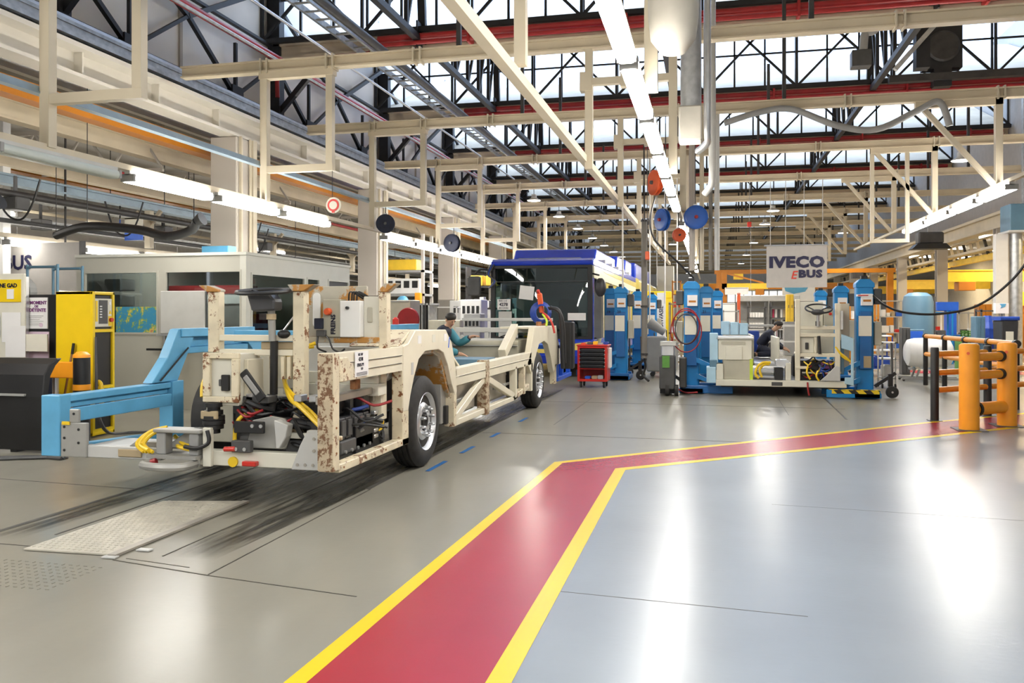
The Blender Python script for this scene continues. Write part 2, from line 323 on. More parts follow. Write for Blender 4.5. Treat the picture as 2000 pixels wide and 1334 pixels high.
# ================= pillars and side girders =================
for k in range(10):
    y = 17.0+8*k
    p = thing('pillar', '%s pale pillar from the camera carrying the left girder' % ORD[k].capitalize(), 'pillar', (-10.4, y, 0), 'left pillars')
    B().box(-10.75, y-.38, 2.15, -10.1, y+.38, 5.5).make('shaft', 'pillar', p, bevel=.02)
    B().box(-10.76, y-.39, 0, -10.09, y+.39, 2.15).make('plinth', 'pillar_grey', p, bevel=.02)
    c = B().box(-10.09, y-.3, .4, -10.03, y-.24, 5.5); c.cyl((-10.05, y+.1, .4), (-10.05, y+.1, 5.5), .03, 8); c.box(-10.09,y+.18,.4,-10.02,y+.34,5.5)
    c.make('conduit', 'cream_light', p)
g = B().box(-10.5, 5, 5.5, -10.1, 100, 5.56); g.box(-10.36, 5, 5.56, -10.30, 100, 5.94); g.box(-10.6, 5, 5.94, -10.0, 100, 6.02)
for k in range(46): g.box(-10.30, 6+2*k, 5.56, -10.14, 6.03+2*k, 5.94)
tag(g.make('girder', 'girder'), 'long pale steel girder resting on the left row of pillars', 'girder')
# grey sheet flashing stepping up from girder to truss
B().prism([(-10.62, 6.02), (-11.9, 6.75), (-11.9, 6.85), (-10.55, 6.12)], 'y', 5, 100).make('trim_2', 'galv', kind='structure')
g = B().box(-11.5, 5, 5.22, -11.2, 100, 5.52)
tag(g.make('crane_beam', 'crane_orange'), 'long orange crane beam running behind the left girder', 'beam')
for nm, x, zz, ww, hh, m, lb in (('cable_tray', -10.75, 6.42, .34, .10, 'galv', 'silver cable tray running above the left girder'), ('conduit', -10.3, 6.2, .08, .08, 'galv', 'thin silver conduit just over the left girder top'), ('conduit', -11.35, 6.86, .12, .12, 'alu', 'bright silver conduit under the left wall truss'),
        ('cable_trunking', -8.36, 4.43, .09, .07, 'trunking', 'blue grey cable trunking under the left hanging brackets')):
    g = B().box(x-ww/2, 5, zz, x+ww/2, 100, zz+hh)
    if ww > .2: g.box(x-ww/2-.02, 5, zz+hh, x-ww/2+.02, 100, zz+hh+.06); g.box(x+ww/2-.02, 5, zz+hh, x+ww/2+.02, 100, zz+hh+.06)
    if nm == 'cable_trunking': g.box(x-ww/2-.02, 5, zz-.03, x+ww/2+.02, 100, zz)
    tag(g.make(nm, m), lb, 'conduit' if nm == 'conduit' else 'cable tray' if nm == 'cable_tray' else 'trunking')
for k in range(8):
    y = 33+8*k
    p = thing('pillar', '%s grey steel column of the right row, counted from the camera' % ORD[k].capitalize(), 'pillar', (10.0, y, 0), 'right columns')
    b = B().box(9.78, y-.2, 0, 10.22, y-.14, 4.62); b.box(9.78, y+.14, 0, 10.22, y+.2, 4.62); b.box(9.96, y-.14, 0, 10.04, y+.14, 4.62)
    b.make('shaft', 'pillar', p); B().box(9.6, y-.35, 0, 10.4, y+.35, .06).make('base_plate', 'dark_steel', p)
g = B().box(9.8, 30, 4.62, 10.2, 100, 4.72); g.box(9.96, 30, 4.72, 10.04, 100, 5.1); g.box(9.8, 30, 5.1, 10.2, 100, 5.2)
tag(g.make('girder', 'cream'), 'long cream girder resting on the right row of columns', 'girder')

for i, (x, z, r_, m, lb) in enumerate(((-10.66,6.30,.03,'alu','Lowest bright conduit on the flashing above the left girder'),(-10.98,6.52,.035,'galv','Second conduit up the flashing above the left girder'),(-11.14,6.60,.03,'trunking','Blue grey conduit halfway up the flashing above the left girder'),(-11.55,6.80,.03,'alu','Topmost thin conduit on the flashing above the left girder'))):
    tag(B().cyl((x,5,z-.06), (x,90,z-.06), r_, 8).make('conduit', m, smooth=True), lb, 'conduit')
# ================= floor details =================
def strip(p, q, w_, name, m, z=.003):
    p = Vector((*p, 0)); q = Vector((*q, 0)); d = (q-p).normalized(); n = Vector((-d.y, d.x, 0))*w_/2
    o = B().prism([tuple((p+n)[:2]), tuple((p-n)[:2]), tuple((q-n)[:2]), tuple((q+n)[:2])], 'z', .0004, z).make(name, m, base=(0,0,0)); o['kind'] = 'structure'; return o
mat('joint', (.05,.045,.035), .8, var=.4, scale=12); mat('groove', (.06,.055,.045), .6, var=.3, scale=4)
for p, q, w_ in (((-3.05,7.2),(-3.05,17.5),.05), ((-3.52,4.9),(-3.52,9.0),.012), ((-5.1,3.0),(-5.1,9.0),.05), ((-4.62,5.2),(-4.62,9.0),.02), ((-3.0,4.62),(-3.02,7.2),.010), ((-4.5,4.9),(-6.4,4.95),.010), ((-3.78,4.75),(-2.98,4.6),.010), ((-2.98,4.6),(-1.95,4.45),.008), ((-3.72,4.8),(-3.2,4.72),.006), ((-6,3.9),(-4.05,3.85),.007), ((-7.6,6.9),(-4.7,6.7),.009), ((-1.6,4.9),(-.9,4.8),.006), ((-.84,4.8),(.5,4.7),.006), ((.5,7.4),(4.5,7.1),.004), ((-2.2,12),(-2.2,16),.006), ((-3.5,11.0),(1.5,10.9),.006), ((-3.45,15.2),(2.2,15.1),.008), ((1.2,14.0),(1.25,17),.01), ((2.0,13.6),(2.1,17),.03), ((-3.6,8.2),(-4.9,8.2),.01)):
    strip(p, q, w_, 'floor_joint', 'joint' if w_ < .03 else 'groove', .0022 if w_ < .03 else .0018)
for p, q, w_ in (((-3.35,4.9),(-3.2,9.2),.42), ((-4.95,5.0),(-4.95,9.4),.36), ((-4.0,5.9),(-4.0,10.6),1.3), ((-3.3,7.8),(-3.2,17.2),.45)): strip(p, q, w_, 'floor_mark', 'rubber_mark', .0012)
# chequered cover plates on the pit
cp_ = thing('cover_plate', 'long worn chequer steel cover plate on the floor before the chassis', 'floor plate', (-4.15,5.6,0))
B().prism([(-4.52,4.80),(-3.86,4.82),(-3.86,6.45),(-4.52,6.3)], 'z', .004, .014).make('plate', 'plate', cp_)
B().prism([(-3.86,4.80),(-3.80,4.80),(-3.80,6.45),(-3.86,6.45)], 'z', .004, .020).make('edge_angle', 'bare_steel', cp_)
b = B(); 
for i in range(14):
    for j in range(30):
        x, y = -4.49+.046*i+(.023 if j % 2 else 0), 4.86+.05*j; s_ = .012
        if x < -3.9: b.prism([(x-s_,y-.003),(x+s_,y-.001),(x+s_,y+.003),(x-s_,y+.001)] if j % 2 else [(x-.003,y-s_),(x+.003,y-s_),(x+.003,y+s_),(x-.003,y+s_)], 'z', .014, .0165)
b.make('tread_pattern', 'plate', cp_)['kind'] = 'stuff'
for i, (x, y) in enumerate(((-3.83,4.78),(-3.72,4.98))): B().box(x-.05, y-.02, .004, x+.05, y+.03, .012).make('hinge_tab', 'grey_light', cp_)
b = B()
for i in range(22):
    for j in range(9):
        x, y = -4.9+.055*i, 4.15+.055*j; b.prism([(x-.012,y-.003),(x+.012,y-.001),(x+.012,y+.003),(x-.012,y+.001)] if (i+j) % 2 else [(x-.003,y-.012),(x+.003,y-.012),(x+.003,y+.012),(x-.003,y+.012)], 'z', .0006, .003)
b.make('floor_tread', 'floor_beige', kind='structure')
# blue tape dashes along the wheel track
for i, (y0, y1) in enumerate(((8.15,8.75),(9.3,9.8),(10.6,11.0),(12.2,12.7))):
    x = -2.80+.015*i; tag(B().prism([(x-.025,y0),(x+.025,y0),(x+.03,y1),(x-.02,y1)], 'z', .003, .005).make('tape_dash', 'lift_blue_dark'), '%s blue tape dash on the floor beside the chassis wheels, from the camera' % ORD[i].capitalize(), 'tape', 'blue tape dashes')
# ================= steel trusses under the roof =================
def lattice(b, f, n, z0, z1, w=.09, x=True):
    """verticals and zig-zag diagonals between two chords; f(t, z) gives a point"""
    for i in range(n+1): b.bar(f(i/n, z0(i/n)), f(i/n, z1(i/n)), w, w)
    for i in range(n):
        b.bar(f(i/n, z0(i/n)), f((i+1)/n, z1((i+1)/n)), w*.8, w*.8)
        if x: b.bar(f(i/n, z1(i/n)), f((i+1)/n, z0((i+1)/n)), w*.6, w*.6)
# truss along the left wall, one bay per tooth
for k in range(9):
    y0, y1 = 5.2+8*k, 13.2+8*k; b = B()
    b.box(-11.85, y0, 7.0, -11.6, y1, 7.14); b.box(-11.8, y0, 8.9, -11.68, y1, 8.97)
    for i in range(2):
        ya, ym, yb = y0+4*i, y0+4*i+2, y0+4*i+4
        b.bar((-11.7,ya,8.45), (-11.7,ym,7.1), .10, .10); b.bar((-11.7,ym,7.1), (-11.7,yb,8.45), .08, .08); b.bar((-11.7,ym,7.1), (-11.7,ym,8.45), .08, .08)
        b.box(-11.78, ym-.25, 7.0, -11.62, ym+.25, 7.35)
    b.box(-11.85, y1-.14, 6.6, -11.5, y1+.14, 10.4); b.bar((-11.6,y1,7.1), (-10.2,y1,8.6), .14, .14); b.bar((-11.7,y1-4,8.45), (-11.7,y1,10.6), .12, .12); b.bar((-11.7,y1-8,10.2), (-11.7,y1-4,8.45), .1, .1)
    tag(b.make('roof_truss', 'black_steel'), '%s black lattice truss bay along the upper left wall from the camera' % ORD[k].capitalize(), 'truss', 'left wall trusses')
# main trusses under each tooth
for k in range(1, 10):
    y = GY[k]; y1 = GY[k+1]
    for j, x in enumerate((-7.4, -1.2, 5.0)):
        b = B(); n = 6
        b.bar((x,y,8.75), (x,y1,8.75), .16, .16); b.bar((x,y+.4,9.05), (x,y1,12.05), .14, .14); b.bar((x,y1,8.6), (x,y1-.3,12.1), .2, .16)
        lattice(b, lambda t, zz: (x, y+.4+(y1-y-.4)*t, zz), n, lambda t: 8.75, lambda t: 9.1+2.9*t, .10, False)
        b.box(x-.02, y1-.5, 8.5, x+.02, y1+.3, 9.2)
        tag(b.make('roof_truss', 'black_steel'), '%s dark roof truss from the camera, %s row under the north lights' % (ORD[k-1].capitalize(), ('left','middle','right')[j]), 'truss', 'roof trusses')
    # cross bracing in front of the glazing
    b = B(); yy = y1-.35; n = 8
    b.bar((XL+.1,yy,9.0), (XR,yy,9.0), .13, .13)
    for i in range(n):
        x0 = XL+(XR-XL)*i/n; x1 = XL+(XR-XL)*(i+1)/n
        b.bar((x0,yy,9.0), (x1,yy,12.0), .07, .07); b.bar((x0,yy,12.0), (x1,yy,9.0), .07, .07); b.bar((x0,yy,9.0), (x0,yy,12.0), .08, .08)
    if k < 7: tag(b.make('bracing_frame', 'black_steel'), '%s black cross bracing in front of the roof glazing, counted from the camera' % ORD[k-1].capitalize(), 'bracing', 'roof bracing')
# ================= pipes along and across the hall =================
def pipe(name, lb, cat, pts, r, m, n=10, smooth=True): return tag(B().tube(pts, r, n).make(name, m, smooth=smooth), lb, cat)
pipe('fire_pipe', 'long red pipe running along the upper left wall', 'pipe', [(-10.75, 6, 8.1), (-10.75, 62, 8.1)], .09, 'pipe_red')
pipe('fire_pipe', 'long thin grey pipe slung beside the red one', 'pipe', [(-10.55, 6, 7.95), (-10.55, 62, 7.95)], .04, 'galv')
pipe('fire_pipe', 'red pipe elbow running off the left wall under the first gutter', 'pipe', curve_pts([(-11.3, 20.6, 7.4), (-11.3, 20.6, 8.2), (-11.1, 20.6, 8.35), (-9, 20.6, 8.38), (-8.65, 20.6, 8.4)], 4), .06, 'dark_red')
for k, y in enumerate((20.9, 28.9, 36.9, 44.9)):
    b = B(); b.cyl((-8.5, y-.1, 8.80), (XR-.3, y-.1, 8.80), .085, 10); b.cyl((-8.5, y-.2, 8.62), (XR-.3, y-.2, 8.62), .06, 10)
    for x in (-6, -2, 2, 6, 10): b.box(x-.03, y-.28, 8.52, x+.03, y+.18, 8.92)
    tag(b.make('fire_pipe', 'pipe_red' if k < 1 else 'dark_red', smooth=True), '%s pair of red pipes crossing the hall under a gutter, from the camera' % ORD[k].capitalize(), 'pipe', 'red cross pipes')
pipe('conduit', 'thin silver conduit running diagonally overhead left of centre', 'conduit', [(-9.3, 8, 8.14), (-9.3, 40, 8.14)], .035, 'alu')
b = B()
for x in (-8.42, -8.02): b.box(x-.03, 7, 8.0, x+.03, 60, 8.14)
for k in range(106): b.box(-8.42, 7+.5*k, 8.02, -8.02, 7.06+.5*k, 8.05)
tag(b.make('cable_ladder', 'galv'), 'long ladder cable tray under the roof left of centre', 'cable tray')
pipe('conduit', 'dark cable bundle hung beside the ladder tray', 'cable', [(-7.7, 7, 7.95), (-7.7, 60, 7.95)], .10, 'dark_steel')
# ================= cream gantry beams hung under the roof =================
ZB = 6.17; BY = [9.15] + [14.55+5.25*k for k in range(17)]
def post(b, x, y, z0, z1, w=.15): b.box(x-w/2, y-w/2, z0, x+w/2, y+w/2, z1)
for k, y in enumerate(BY):
    g = thing('gantry_beam', '%s cream beam crossing the hall overhead, counted from the camera' % ORD[k].capitalize(), 'beam', (0, y, ZB), 'cream gantry beams')
    b = B().box(-10, y-.10, ZB, 10.6, y+.10, ZB+.03); b.box(-10, y-.04, ZB+.03, 10.6, y+.04, ZB+.19); b.box(-10, y-.10, ZB+.19, 10.6, y+.10, ZB+.22)
    b.make('beam', 'cream', g)
    h = B()
    for x in (-8.24, -6.9, -5.2, -.68, 2.9, 5.94): h.box(x-.05, y-.13, ZB-.03, x-.02, y+.13, ZB+.25); h.box(x+.08, y-.13, ZB-.03, x+.11, y+.13, ZB+.25)
    h.make('clamp', 'cream_light', g)
    if k < 7:
        B().box(-8.33, y-.085, ZB-.13, -6.81, y+.085, ZB).make('sub_beam', 'cream', g)
        b = B(); post(b, -8.24, y, 3.72, ZB-.13, .14); b.make('post', 'cream_light', g)
        b = B(); post(b, -6.9, y, 4.395, ZB-.13, .13); b.make('post', 'cream_light', g)
        B().box(-8.172, y-.06, 4.265, -6.83, y+.06, 4.395).make('arm', 'cream_light', g)
        b = B(); post(b, -2.05, y, 4.1 if k else 4.35, ZB, .13); b.make('post', 'cream_light', g)
        b = B(); post(b, -.62, y, 3.98, ZB, .14); b.make('post', 'cream_light', g)
        b = B().box(-2.1, y-.06, ZB-.62, -.55, y+.06, ZB-.5); b.box(-2.2, y-.1, ZB-.72, -2.0, y+.1, ZB-.4); b.box(-1.5, y-.09, ZB-.68, -1.36, y+.09, ZB)
        b.make('sub_beam', 'cream_light', g)
    if 1 < k < 8:
        b = B(); post(b, 5.94, y, 4.31, ZB, .14); b.make('post', 'cream_light', g)
        B().bar((4.35, y, ZB), (5.85, y, 4.35), .1, .1).make('brace', 'cream_light', g)
        B().box(4.3, y-.07, ZB-.14, 6.02, y+.07, ZB).make('sub_beam', 'cream', g)
    if k == 0: b = B(); post(b, -3.0, y, ZB, 8.6, .13); b.make('post', 'cream_light', g)
    if k: b = B(); post(b, -4.4, y, ZB+.22, 8.7, .08); post(b, 1.6, y, ZB+.22, 8.7, .08); post(b, 8.2, y, ZB+.22, 8.7, .08); b.make('hanger', 'dark_steel', g)
b = B().box(-2.2, 5, 4.22, -2.08, 46, 4.34)
tag(b.make('support_rail', 'cream_light'), 'long cream rail slung on posts left of the central lights', 'rail')
# ================= rows of tube lights =================
def light_row(x, z, ys, where, unlit=(), rail=(5,60), w=.17, h=.11, lm='lamp'):
    tag(B().box(x-.045, rail[0], z+h, x+.045, rail[1], z+h+.08).make('lighting_rail', 'cream_light'), 'cream mounting rail of the %s row of tube lights' % where, 'rail')
    for i, (y0, y1) in enumerate(ys):
        off = i in unlit
        t = thing('tube_light', ('Unlit grey fixture at the near end of the %s light row' % where) if off else '%s lit fixture of the %s light row, counted from the camera' % (ORD[i-len(unlit)].capitalize(), where), 'light', (x, (y0+y1)/2, z), '%s tube lights' % where)
        B().box(x-w*.2, y0, z+.045, x+w*.2, y1, z+h).make('housing', 'grey_light', t)
        B().rbox(x-w/2, y0+.04, z-.06, x+w/2, y1-.04, z+.06, .045, 'y').make('diffuser', 'diffuser_off' if off else lm, t, smooth=True)
        B().box(x-w*.5, y0, z-.05, x+w*.5, y0+.05, z+.06).make('end_cap', 'grey', t); B().box(x-w*.5, y1-.05, z-.05, x+w*.5, y1, z+.06).make('end_cap', 'grey', t)
light_row(-8.24, 3.57, [(8.3,10.4),(10.65,12.7),(12.9,14.95),(15.15,17.2),(20.5,22.6),(22.75,24.85),(25.0,27.1),(27.25,29.3),(29.45,31.5),(31.7,33.7),(33.9,35.9),(36.1,38.1)], 'left', (0,), w=.22)
light_row(-.72, 3.86, [(5.4,7.5),(7.65,9.7),(9.85,11.8),(11.95,13.9),(14.1,16.1),(16.4,18.6),(21.6,23.8),(24.1,26.2),(26.4,28.5),(28.8,31),(31.2,33.4),(33.6,35.8),(36,38),(40,42),(44,46)], 'central')
light_row(5.92, 4.16, [(18.9,20.9),(21.1,23.1),(23.3,25.6),(25.8,28.4)], 'right', rail=(15,38), w=.24)

light_row(-.72, 3.86, [(-5.6,-3.6),(-3.4,-1.3),(-1.1,1.0),(1.2,3.3)], 'added rear central', rail=(-6,4.9))  # row added out of view behind the camera to light the near hall
light_row(5.92, 4.16, [(-4,-2),(-1,1),(2.2,4.2)], 'added near right', rail=(-5,9), w=.24)  # unseen fixtures added for more light close to the camera
light_row(-8.24, 3.57, [(-3,-1),(-.6,1.4),(1.6,3.6),(3.8,5.8),(6.0,8.0)], 'added near left', rail=(-4,4.9), w=.22)  # unseen lamps added to brighten the left side near the camera
q = thing('roof_fan', 'black square fan housing set in the right roof glazing', 'fan', (6.95,28.6,9.2)); B().box(6.4, 28.3, 9.15, 7.5, 28.75, 10.5).make('housing', 'black_steel', q); B().lathe([(.42,0),(.48,.05),(.42,.1)], (6.95,28.2,9.82), 'y', 24).make('ring', 'dark_steel', q); B().box(6.7, 28.3, 8.6, 7.2, 28.8, 9.15).make('mount', 'black_steel', q)
tag(B().box(5.4, 28.2, 8.78, XR-.2, 28.45, 9.0).make('purlin', 'dark_steel'), 'dark brown purlin under the right roof glazing', 'beam')
tag(B().bar((4.85,24.6,8.2), (6.6,24.6,10.2), .16, .12).make('roof_strut', 'galv'), 'olive grey sloping strut under the right roof glazing', 'strut')
tag(B().box(5.45, 24.9, 8.3, 5.8, 25.3, 11.2).make('roof_post', 'black_steel'), 'thick black roof post left of the black fan housing', 'post')
pipe('vent_pipe', 'bent grey vent pipe under the right roof glazing', 'pipe', curve_pts([(5.3,24.3,11.0),(4.75,24.3,10.0),(4.5,24.3,9.5),(4.25,24.3,9.2),(4.05,24.3,9.15),(4.0,24.3,8.7)], 5), .11, 'grey', 12)
tag(B().box(3.7, 24.2, 8.25, 4.2, 24.6, 8.7).make('vent_unit', 'charcoal', bevel=.02), 'dark vent unit under the bent grey pipe', 'unit')
# ================= bus chassis in the foreground =================
XF = -2.87                                            # outer plane of its right-hand side frame
ch = thing('bus_chassis', 'chipped cream bus chassis with bare front end and steering wheel, nearest to the camera', 'bus chassis', (-4.3, 8.3, 0))
def P(b, n, m, bevel=.006, par=None, **k): return b.make(n, m, par or ch, bevel=bevel, **k)
def frame_plate(pts, x0=XF-.14, x1=XF): return B().prism(pts, 'x', x0, x1)
# --- right-hand side frame ---
b = B().box(XF-.13, 6.10, .36, XF, 6.22, 1.29); P(b, 'front_post', 'chassis_rusty'); P(B().box(XF-.128, 6.094, .37, XF-.004, 6.10, 1.285), 'post_face', 'rust_heavy', 0)
b = B().box(XF-.10, 6.22, .335, XF, 7.80, .40); P(b, 'lower_rail', 'chassis_rusty')
b = B().box(XF-.11, 7.63, .335, XF, 7.80, 1.06); P(b, 'wheel_post', 'chassis_rusty')
b = B().box(XF-.125, 6.22, 1.055, XF-.003, 7.66, 1.285); b.box(XF-.115, 6.22, 1.13, XF+.004, 7.66, 1.133); b.box(XF-.115, 6.22, 1.205, XF+.004, 7.66, 1.208); P(b, 'side_rail', 'chassis')
for z_ in (1.128, 1.200): P(B().box(XF+.001, 6.42, z_, XF+.005, 7.6, z_+.005), 'seam', 'dark_steel', 0)
gs = B().prism([(6.22,1.055),(6.62,1.055),(6.36,1.25),(6.22,1.25)], 'x', XF-.10, XF+.006); P(gs, 'gusset', 'chassis_rusty')
arch_o = [(7.64,1.29),(7.78,1.31),(7.98,1.435),(8.98,1.425),(9.20,1.27),(9.36,.96),(9.40,.70),(9.33,.66),(9.20,.80),(9.06,1.02),(8.90,1.17),(8.72,1.215),(8.28,1.215),(8.08,1.14),(7.95,.98),(7.84,.80),(7.78,.66),(7.64,.66)]
P(B().prism(arch_o, 'x', XF-.05, XF+.004), 'wheel_arch', 'chassis')
b = B().prism([(7.98,1.435),(8.98,1.425),(8.98,1.39),(7.98,1.40)], 'x', XF-.55, XF-.05); b.prism([(7.62,1.29),(7.98,1.435),(7.98,1.40),(7.66,1.27)], 'x', XF-.55, XF-.05); P(b, 'arch_top', 'chassis_rusty')
P(B().prism([(8.06,1.13),(8.28,1.21),(8.72,1.21),(8.9,1.165),(9.06,1.015),(9.2,.79),(9.33,.66),(9.30,.64),(9.16,.77),(9.02,.98),(8.87,1.13),(8.70,1.175),(8.30,1.175),(8.09,1.10)], 'x', XF-.5, XF-.05), 'arch_liner', 'panel_stained')
P(B().prism([(9.00,1.42),(9.92,.975),(9.95,.94),(9.36,.94),(9.20,1.25)], 'x', XF-.42, XF-.36), 'gusset', 'chassis')
P(B().prism([(9.00,1.42),(9.92,.975),(9.90,.95),(8.97,1.39)], 'x', XF-.40, XF-.12), 'gusset_flange', 'chassis')
P(B().box(XF-.12, 9.30, .30, XF, 9.40, .95), 'post', 'chassis_rusty')
b = B().box(XF-.13, 9.36, .765, XF, 13.6, .965); b.box(XF-.13, 9.36, .87, XF+.006, 13.6, .876); P(b, 'side_rail', 'chassis')
P(B().bar((XF-.06,9.36,.33), (XF-.06,12.65,.325), .09, .07), 'lower_rail', 'chassis')
P(B().box(XF-.12, 10.70, .27, XF+.01, 10.86, .99), 'post', 'rust_heavy')
P(B().box(XF+.001, 9.5, .868, XF+.008, 13.5, .873), 'seam', 'dark_steel', 0)
P(B().bar((XF-.05,9.42,.38), (XF-.05,10.72,.75), .07, .09), 'diagonal_brace', 'chassis')
P(B().bar((XF-.05,10.84,.75), (XF-.05,12.45,.36), .07, .09), 'diagonal_brace', 'chassis')
for y, m in ((12.45,'chassis'), (13.05,'chassis_rusty'), (13.6,'chassis')): P(B().box(XF-.10, y, .33, XF, y+.1, .80), 'post', m)
P(B().bar((XF-.06,12.4,.325), (XF-.06,13.5,.42), .09, .08), 'lower_rail', 'chassis_rusty')
arch2 = [(13.3,.80),(13.55,.98),(13.85,1.38),(15.9,1.375),(16.1,1.1),(16.3,.95),(16.35,.62),(15.9,.62),(15.6,.5),(15.35,.8),(15.05,1.05),(14.7,1.12),(14.25,1.08),(14.0,.92),(13.8,.7),(13.6,.62)]
P(B().prism(arch2, 'x', XF-.10, XF), 'wheel_arch', 'chassis')
P(B().prism([(13.85,1.38),(15.9,1.375),(15.9,1.34),(13.85,1.345)], 'x', XF-.6, XF-.10), 'arch_top', 'chassis')
P(B().bar((XF-.35,13.0,.96), (XF-.35,13.9,1.36), .12, .16), 'arch_brace', 'chassis')
for dy in (0, .22): P(B().cyl((XF-.14, 14.9+dy*2, 1.385), (XF-.14, 14.9+dy*2, 1.46), .05, 10), 'mounting_stud', 'rust')
P(B().box(XF-.10, 15.75, .27, XF, 15.92, .65), 'post', 'chassis_rusty')
# recessed tanks behind the frame
P(B().rbox(XF-.55, 9.5, .36, XF-.14, 10.66, .76, .05, 'y'), 'side_tank', 'bare_steel')
P(B().rbox(XF-.55, 10.9, .36, XF-.14, 12.4, .76, .05, 'y'), 'side_tank', 'bare_steel')
b = B()
for y in (9.6, 10.05, 10.95, 11.6, 12.2): b.box(XF-.14, y, .52, XF-.125, y+.42, .56)
P(b, 'swage_line', 'grey')
P(B().box(XF-.5, 12.6, .4, XF-.12, 13.5, .78), 'control_block', 'dark_steel')
# rear end: blue cradle
r = thing('rear_cradle','','',(XF,16.9,.3)); del r['label'], r['category']; hang(r, ch); r['label'] = 'blue steel cradle at the rear of the chassis'
b = B().box(XF-.1, 16.0, .30, XF+.02, 17.6, .38); P(b, 'lower_bar', 'bright_blue', par=r)
for y in (16.05, 16.6, 17.45): P(B().box(XF-.08, y, .38, XF, y+.12, .98), 'upright', 'bright_blue', par=r)
P(B().box(XF-.9, 16.05, .92, XF, 17.6, 1.0), 'top_plate', 'bright_blue', par=r)
P(B().box(XF-.16, 16.2, .38, XF-.12, 17.4, .92), 'web', 'blue', par=r)
# --- left-hand door-side frame, light blue ---
XB = -5.75
P(B().box(XB-.18, 6.50, .31, XB+.02, 6.64, .86), 'front_post', 'sky_blue')
b = B().box(XB-.16, 6.64, .79, XB+.0, 8.15, .85); b.box(XB-.02, 6.64, .60, XB+.012, 8.15, .73); b.box(XB-.06, 6.64, .73, XB-.04, 8.15, .79); P(b, 'side_rail', 'sky_blue')
P(B().box(XB-.15, 8.15, .33, XB+.02, 8.35, .86), 'post', 'sky_blue')
P(B().prism([(7.85,.86),(8.3,.86),(8.62,1.36),(8.55,1.43),(8.32,1.43),(8.12,1.12)], 'x', XB-.14, XB-.02), 'arch_leg', 'sky_blue')
b = B().box(XB-.14, 8.35, 1.34, XB, 9.9, 1.435); b.box(XB-.13, 8.45, 1.15, XB-.04, 9.8, 1.22); b.box(XB-.16, 8.36, 1.22, XB-.1, 9.89, 1.34); P(b, 'arch_top', 'sky_blue')
P(B().prism([(9.55,1.43),(9.9,1.43),(10.35,.95),(10.1,.95)], 'x', XB-.14, XB-.02), 'arch_leg', 'sky_blue')
P(B().box(XB-.12, 10.0, .80, XB, 13.8, .98), 'side_rail', 'chassis')
P(B().bar((XB-.05,6.65,.36), (XB+.45,8.1,.36), .10, .06), 'lower_rail', 'sky_blue')
P(B().cyl((XB+.01,7.95,.88), (XB+.01,8.45,1.22), .012, 6), 'strut', 'black')
P(B().box(XB+.12, 9.2, 1.26, XB+2.1, 9.32, 1.40), 'cross_member', 'sky_blue')
# front left bracket plates and low platform
b = B().box(XB+.03, 6.5, .31, XB+.30, 6.54, .62); b.box(XB+.12, 6.5, .62, XB+.22, 6.53, .74); P(b, 'bracket_plate', 'grey_steel')
b = B().box(XB+.26, 6.52, .31, XB+1.05, 6.60, .42); b.box(XB+.30, 6.6, .405, XB+1.2, 7.0, .42); P(b, 'platform_sill', 'grey_light')
P(B().box(XB+.62, 6.505, .33, XB+.86, 6.52, .40), 'rust_plate', 'brown_card')
b = B().prism([(-5.05,.42),(-4.45,.42),(-4.30,.60),(-4.42,.60),(-4.62,.47),(-4.98,.47)], 'y', 6.55, 6.6); P(b, 'platform_brace', 'grey_steel')
# tow bracket: U-shaped casting
b = B().tube(curve_pts([(-4.72,6.42,.31),(-4.72,6.30,.31),(-4.58,6.24,.31),(-4.42,6.24,.31),(-4.32,6.30,.31),(-4.32,6.46,.31)]), .035, 8); b.box(-4.76, 6.40, .35, -4.28, 6.62, .38); P(b, 'tow_bracket', 'grey_steel', 0, smooth=True)
for x in (-4.70, -4.38): P(B().box(x, 6.45, .38, x+.09, 6.56, .58), 'bracket_leg', 'grey')
P(B().box(-4.72, 6.43, .57, -4.26, 6.62, .60), 'bracket_top', 'grey_steel')
# --- front cross beam and plates ---
b = B().box(-4.32, 6.52, .29, -3.17, 6.62, .42); P(b, 'front_beam', 'ivory')
P(B().box(-4.26, 6.47, .285, -4.18, 6.52, .62), 'beam_bracket', 'ivory')
P(B().prism([(-3.42,.295),(-3.17,.295),(-3.15,.35),(-3.15,.63),(-3.27,.63),(-3.34,.50)], 'y', 6.46, 6.51), 'end_plate', 'grey_light')
P(B().prism([(-3.15,.30),(-3.12,.30),(-3.12,.62),(-3.15,.63)], 'y', 6.44, 6.66), 'end_flange', 'grey_light')
for i, (x, z) in enumerate(((-3.36,.34),(-3.29,.34),(-3.22,.34),(-3.21,.56),(-3.21,.46))): P(B().cyl((x,6.452,z), (x,6.462,z), .013, 10), 'bolt', 'bare_steel', 0)
for z in (.56, .35): P(B().box(-3.12, 6.42, z, -2.95, 6.46, z+.035), 'spacer', 'chassis_rusty')
P(B().box(-3.85, 6.62, .53, -3.3, 6.66, .58), 'steering_beam', 'ivory')
P(B().prism([(-3.92,.44),(-3.55,.44),(-3.50,.56),(-3.55,.70),(-3.68,.72),(-3.86,.68)], 'y', 6.60, 6.63), 'pedal_plate', 'grey_steel')
P(B().prism([(-3.60,.70),(-3.47,.66),(-3.49,.56),(-3.55,.46),(-3.58,.46)], 'y', 6.50, 6.60), 'pedal_bracket', 'grey_light')
P(B().box(-3.98, 6.50, .58, -3.70, 6.54, .68), 'pedal_mount', 'black')
P(B().box(-3.98, 6.46, .42, -3.80, 6.52, .52), 'valve_block', 'charcoal')
for x in (-3.93, -3.85): P(B().cyl((x,6.45,.45), (x,6.465,.45), .016, 10), 'bolt', 'alu', 0)
for x in (-3.80, -3.72): P(B().cyl((x,6.49,.645), (x,6.50,.645), .016, 10), 'bolt', 'alu', 0)
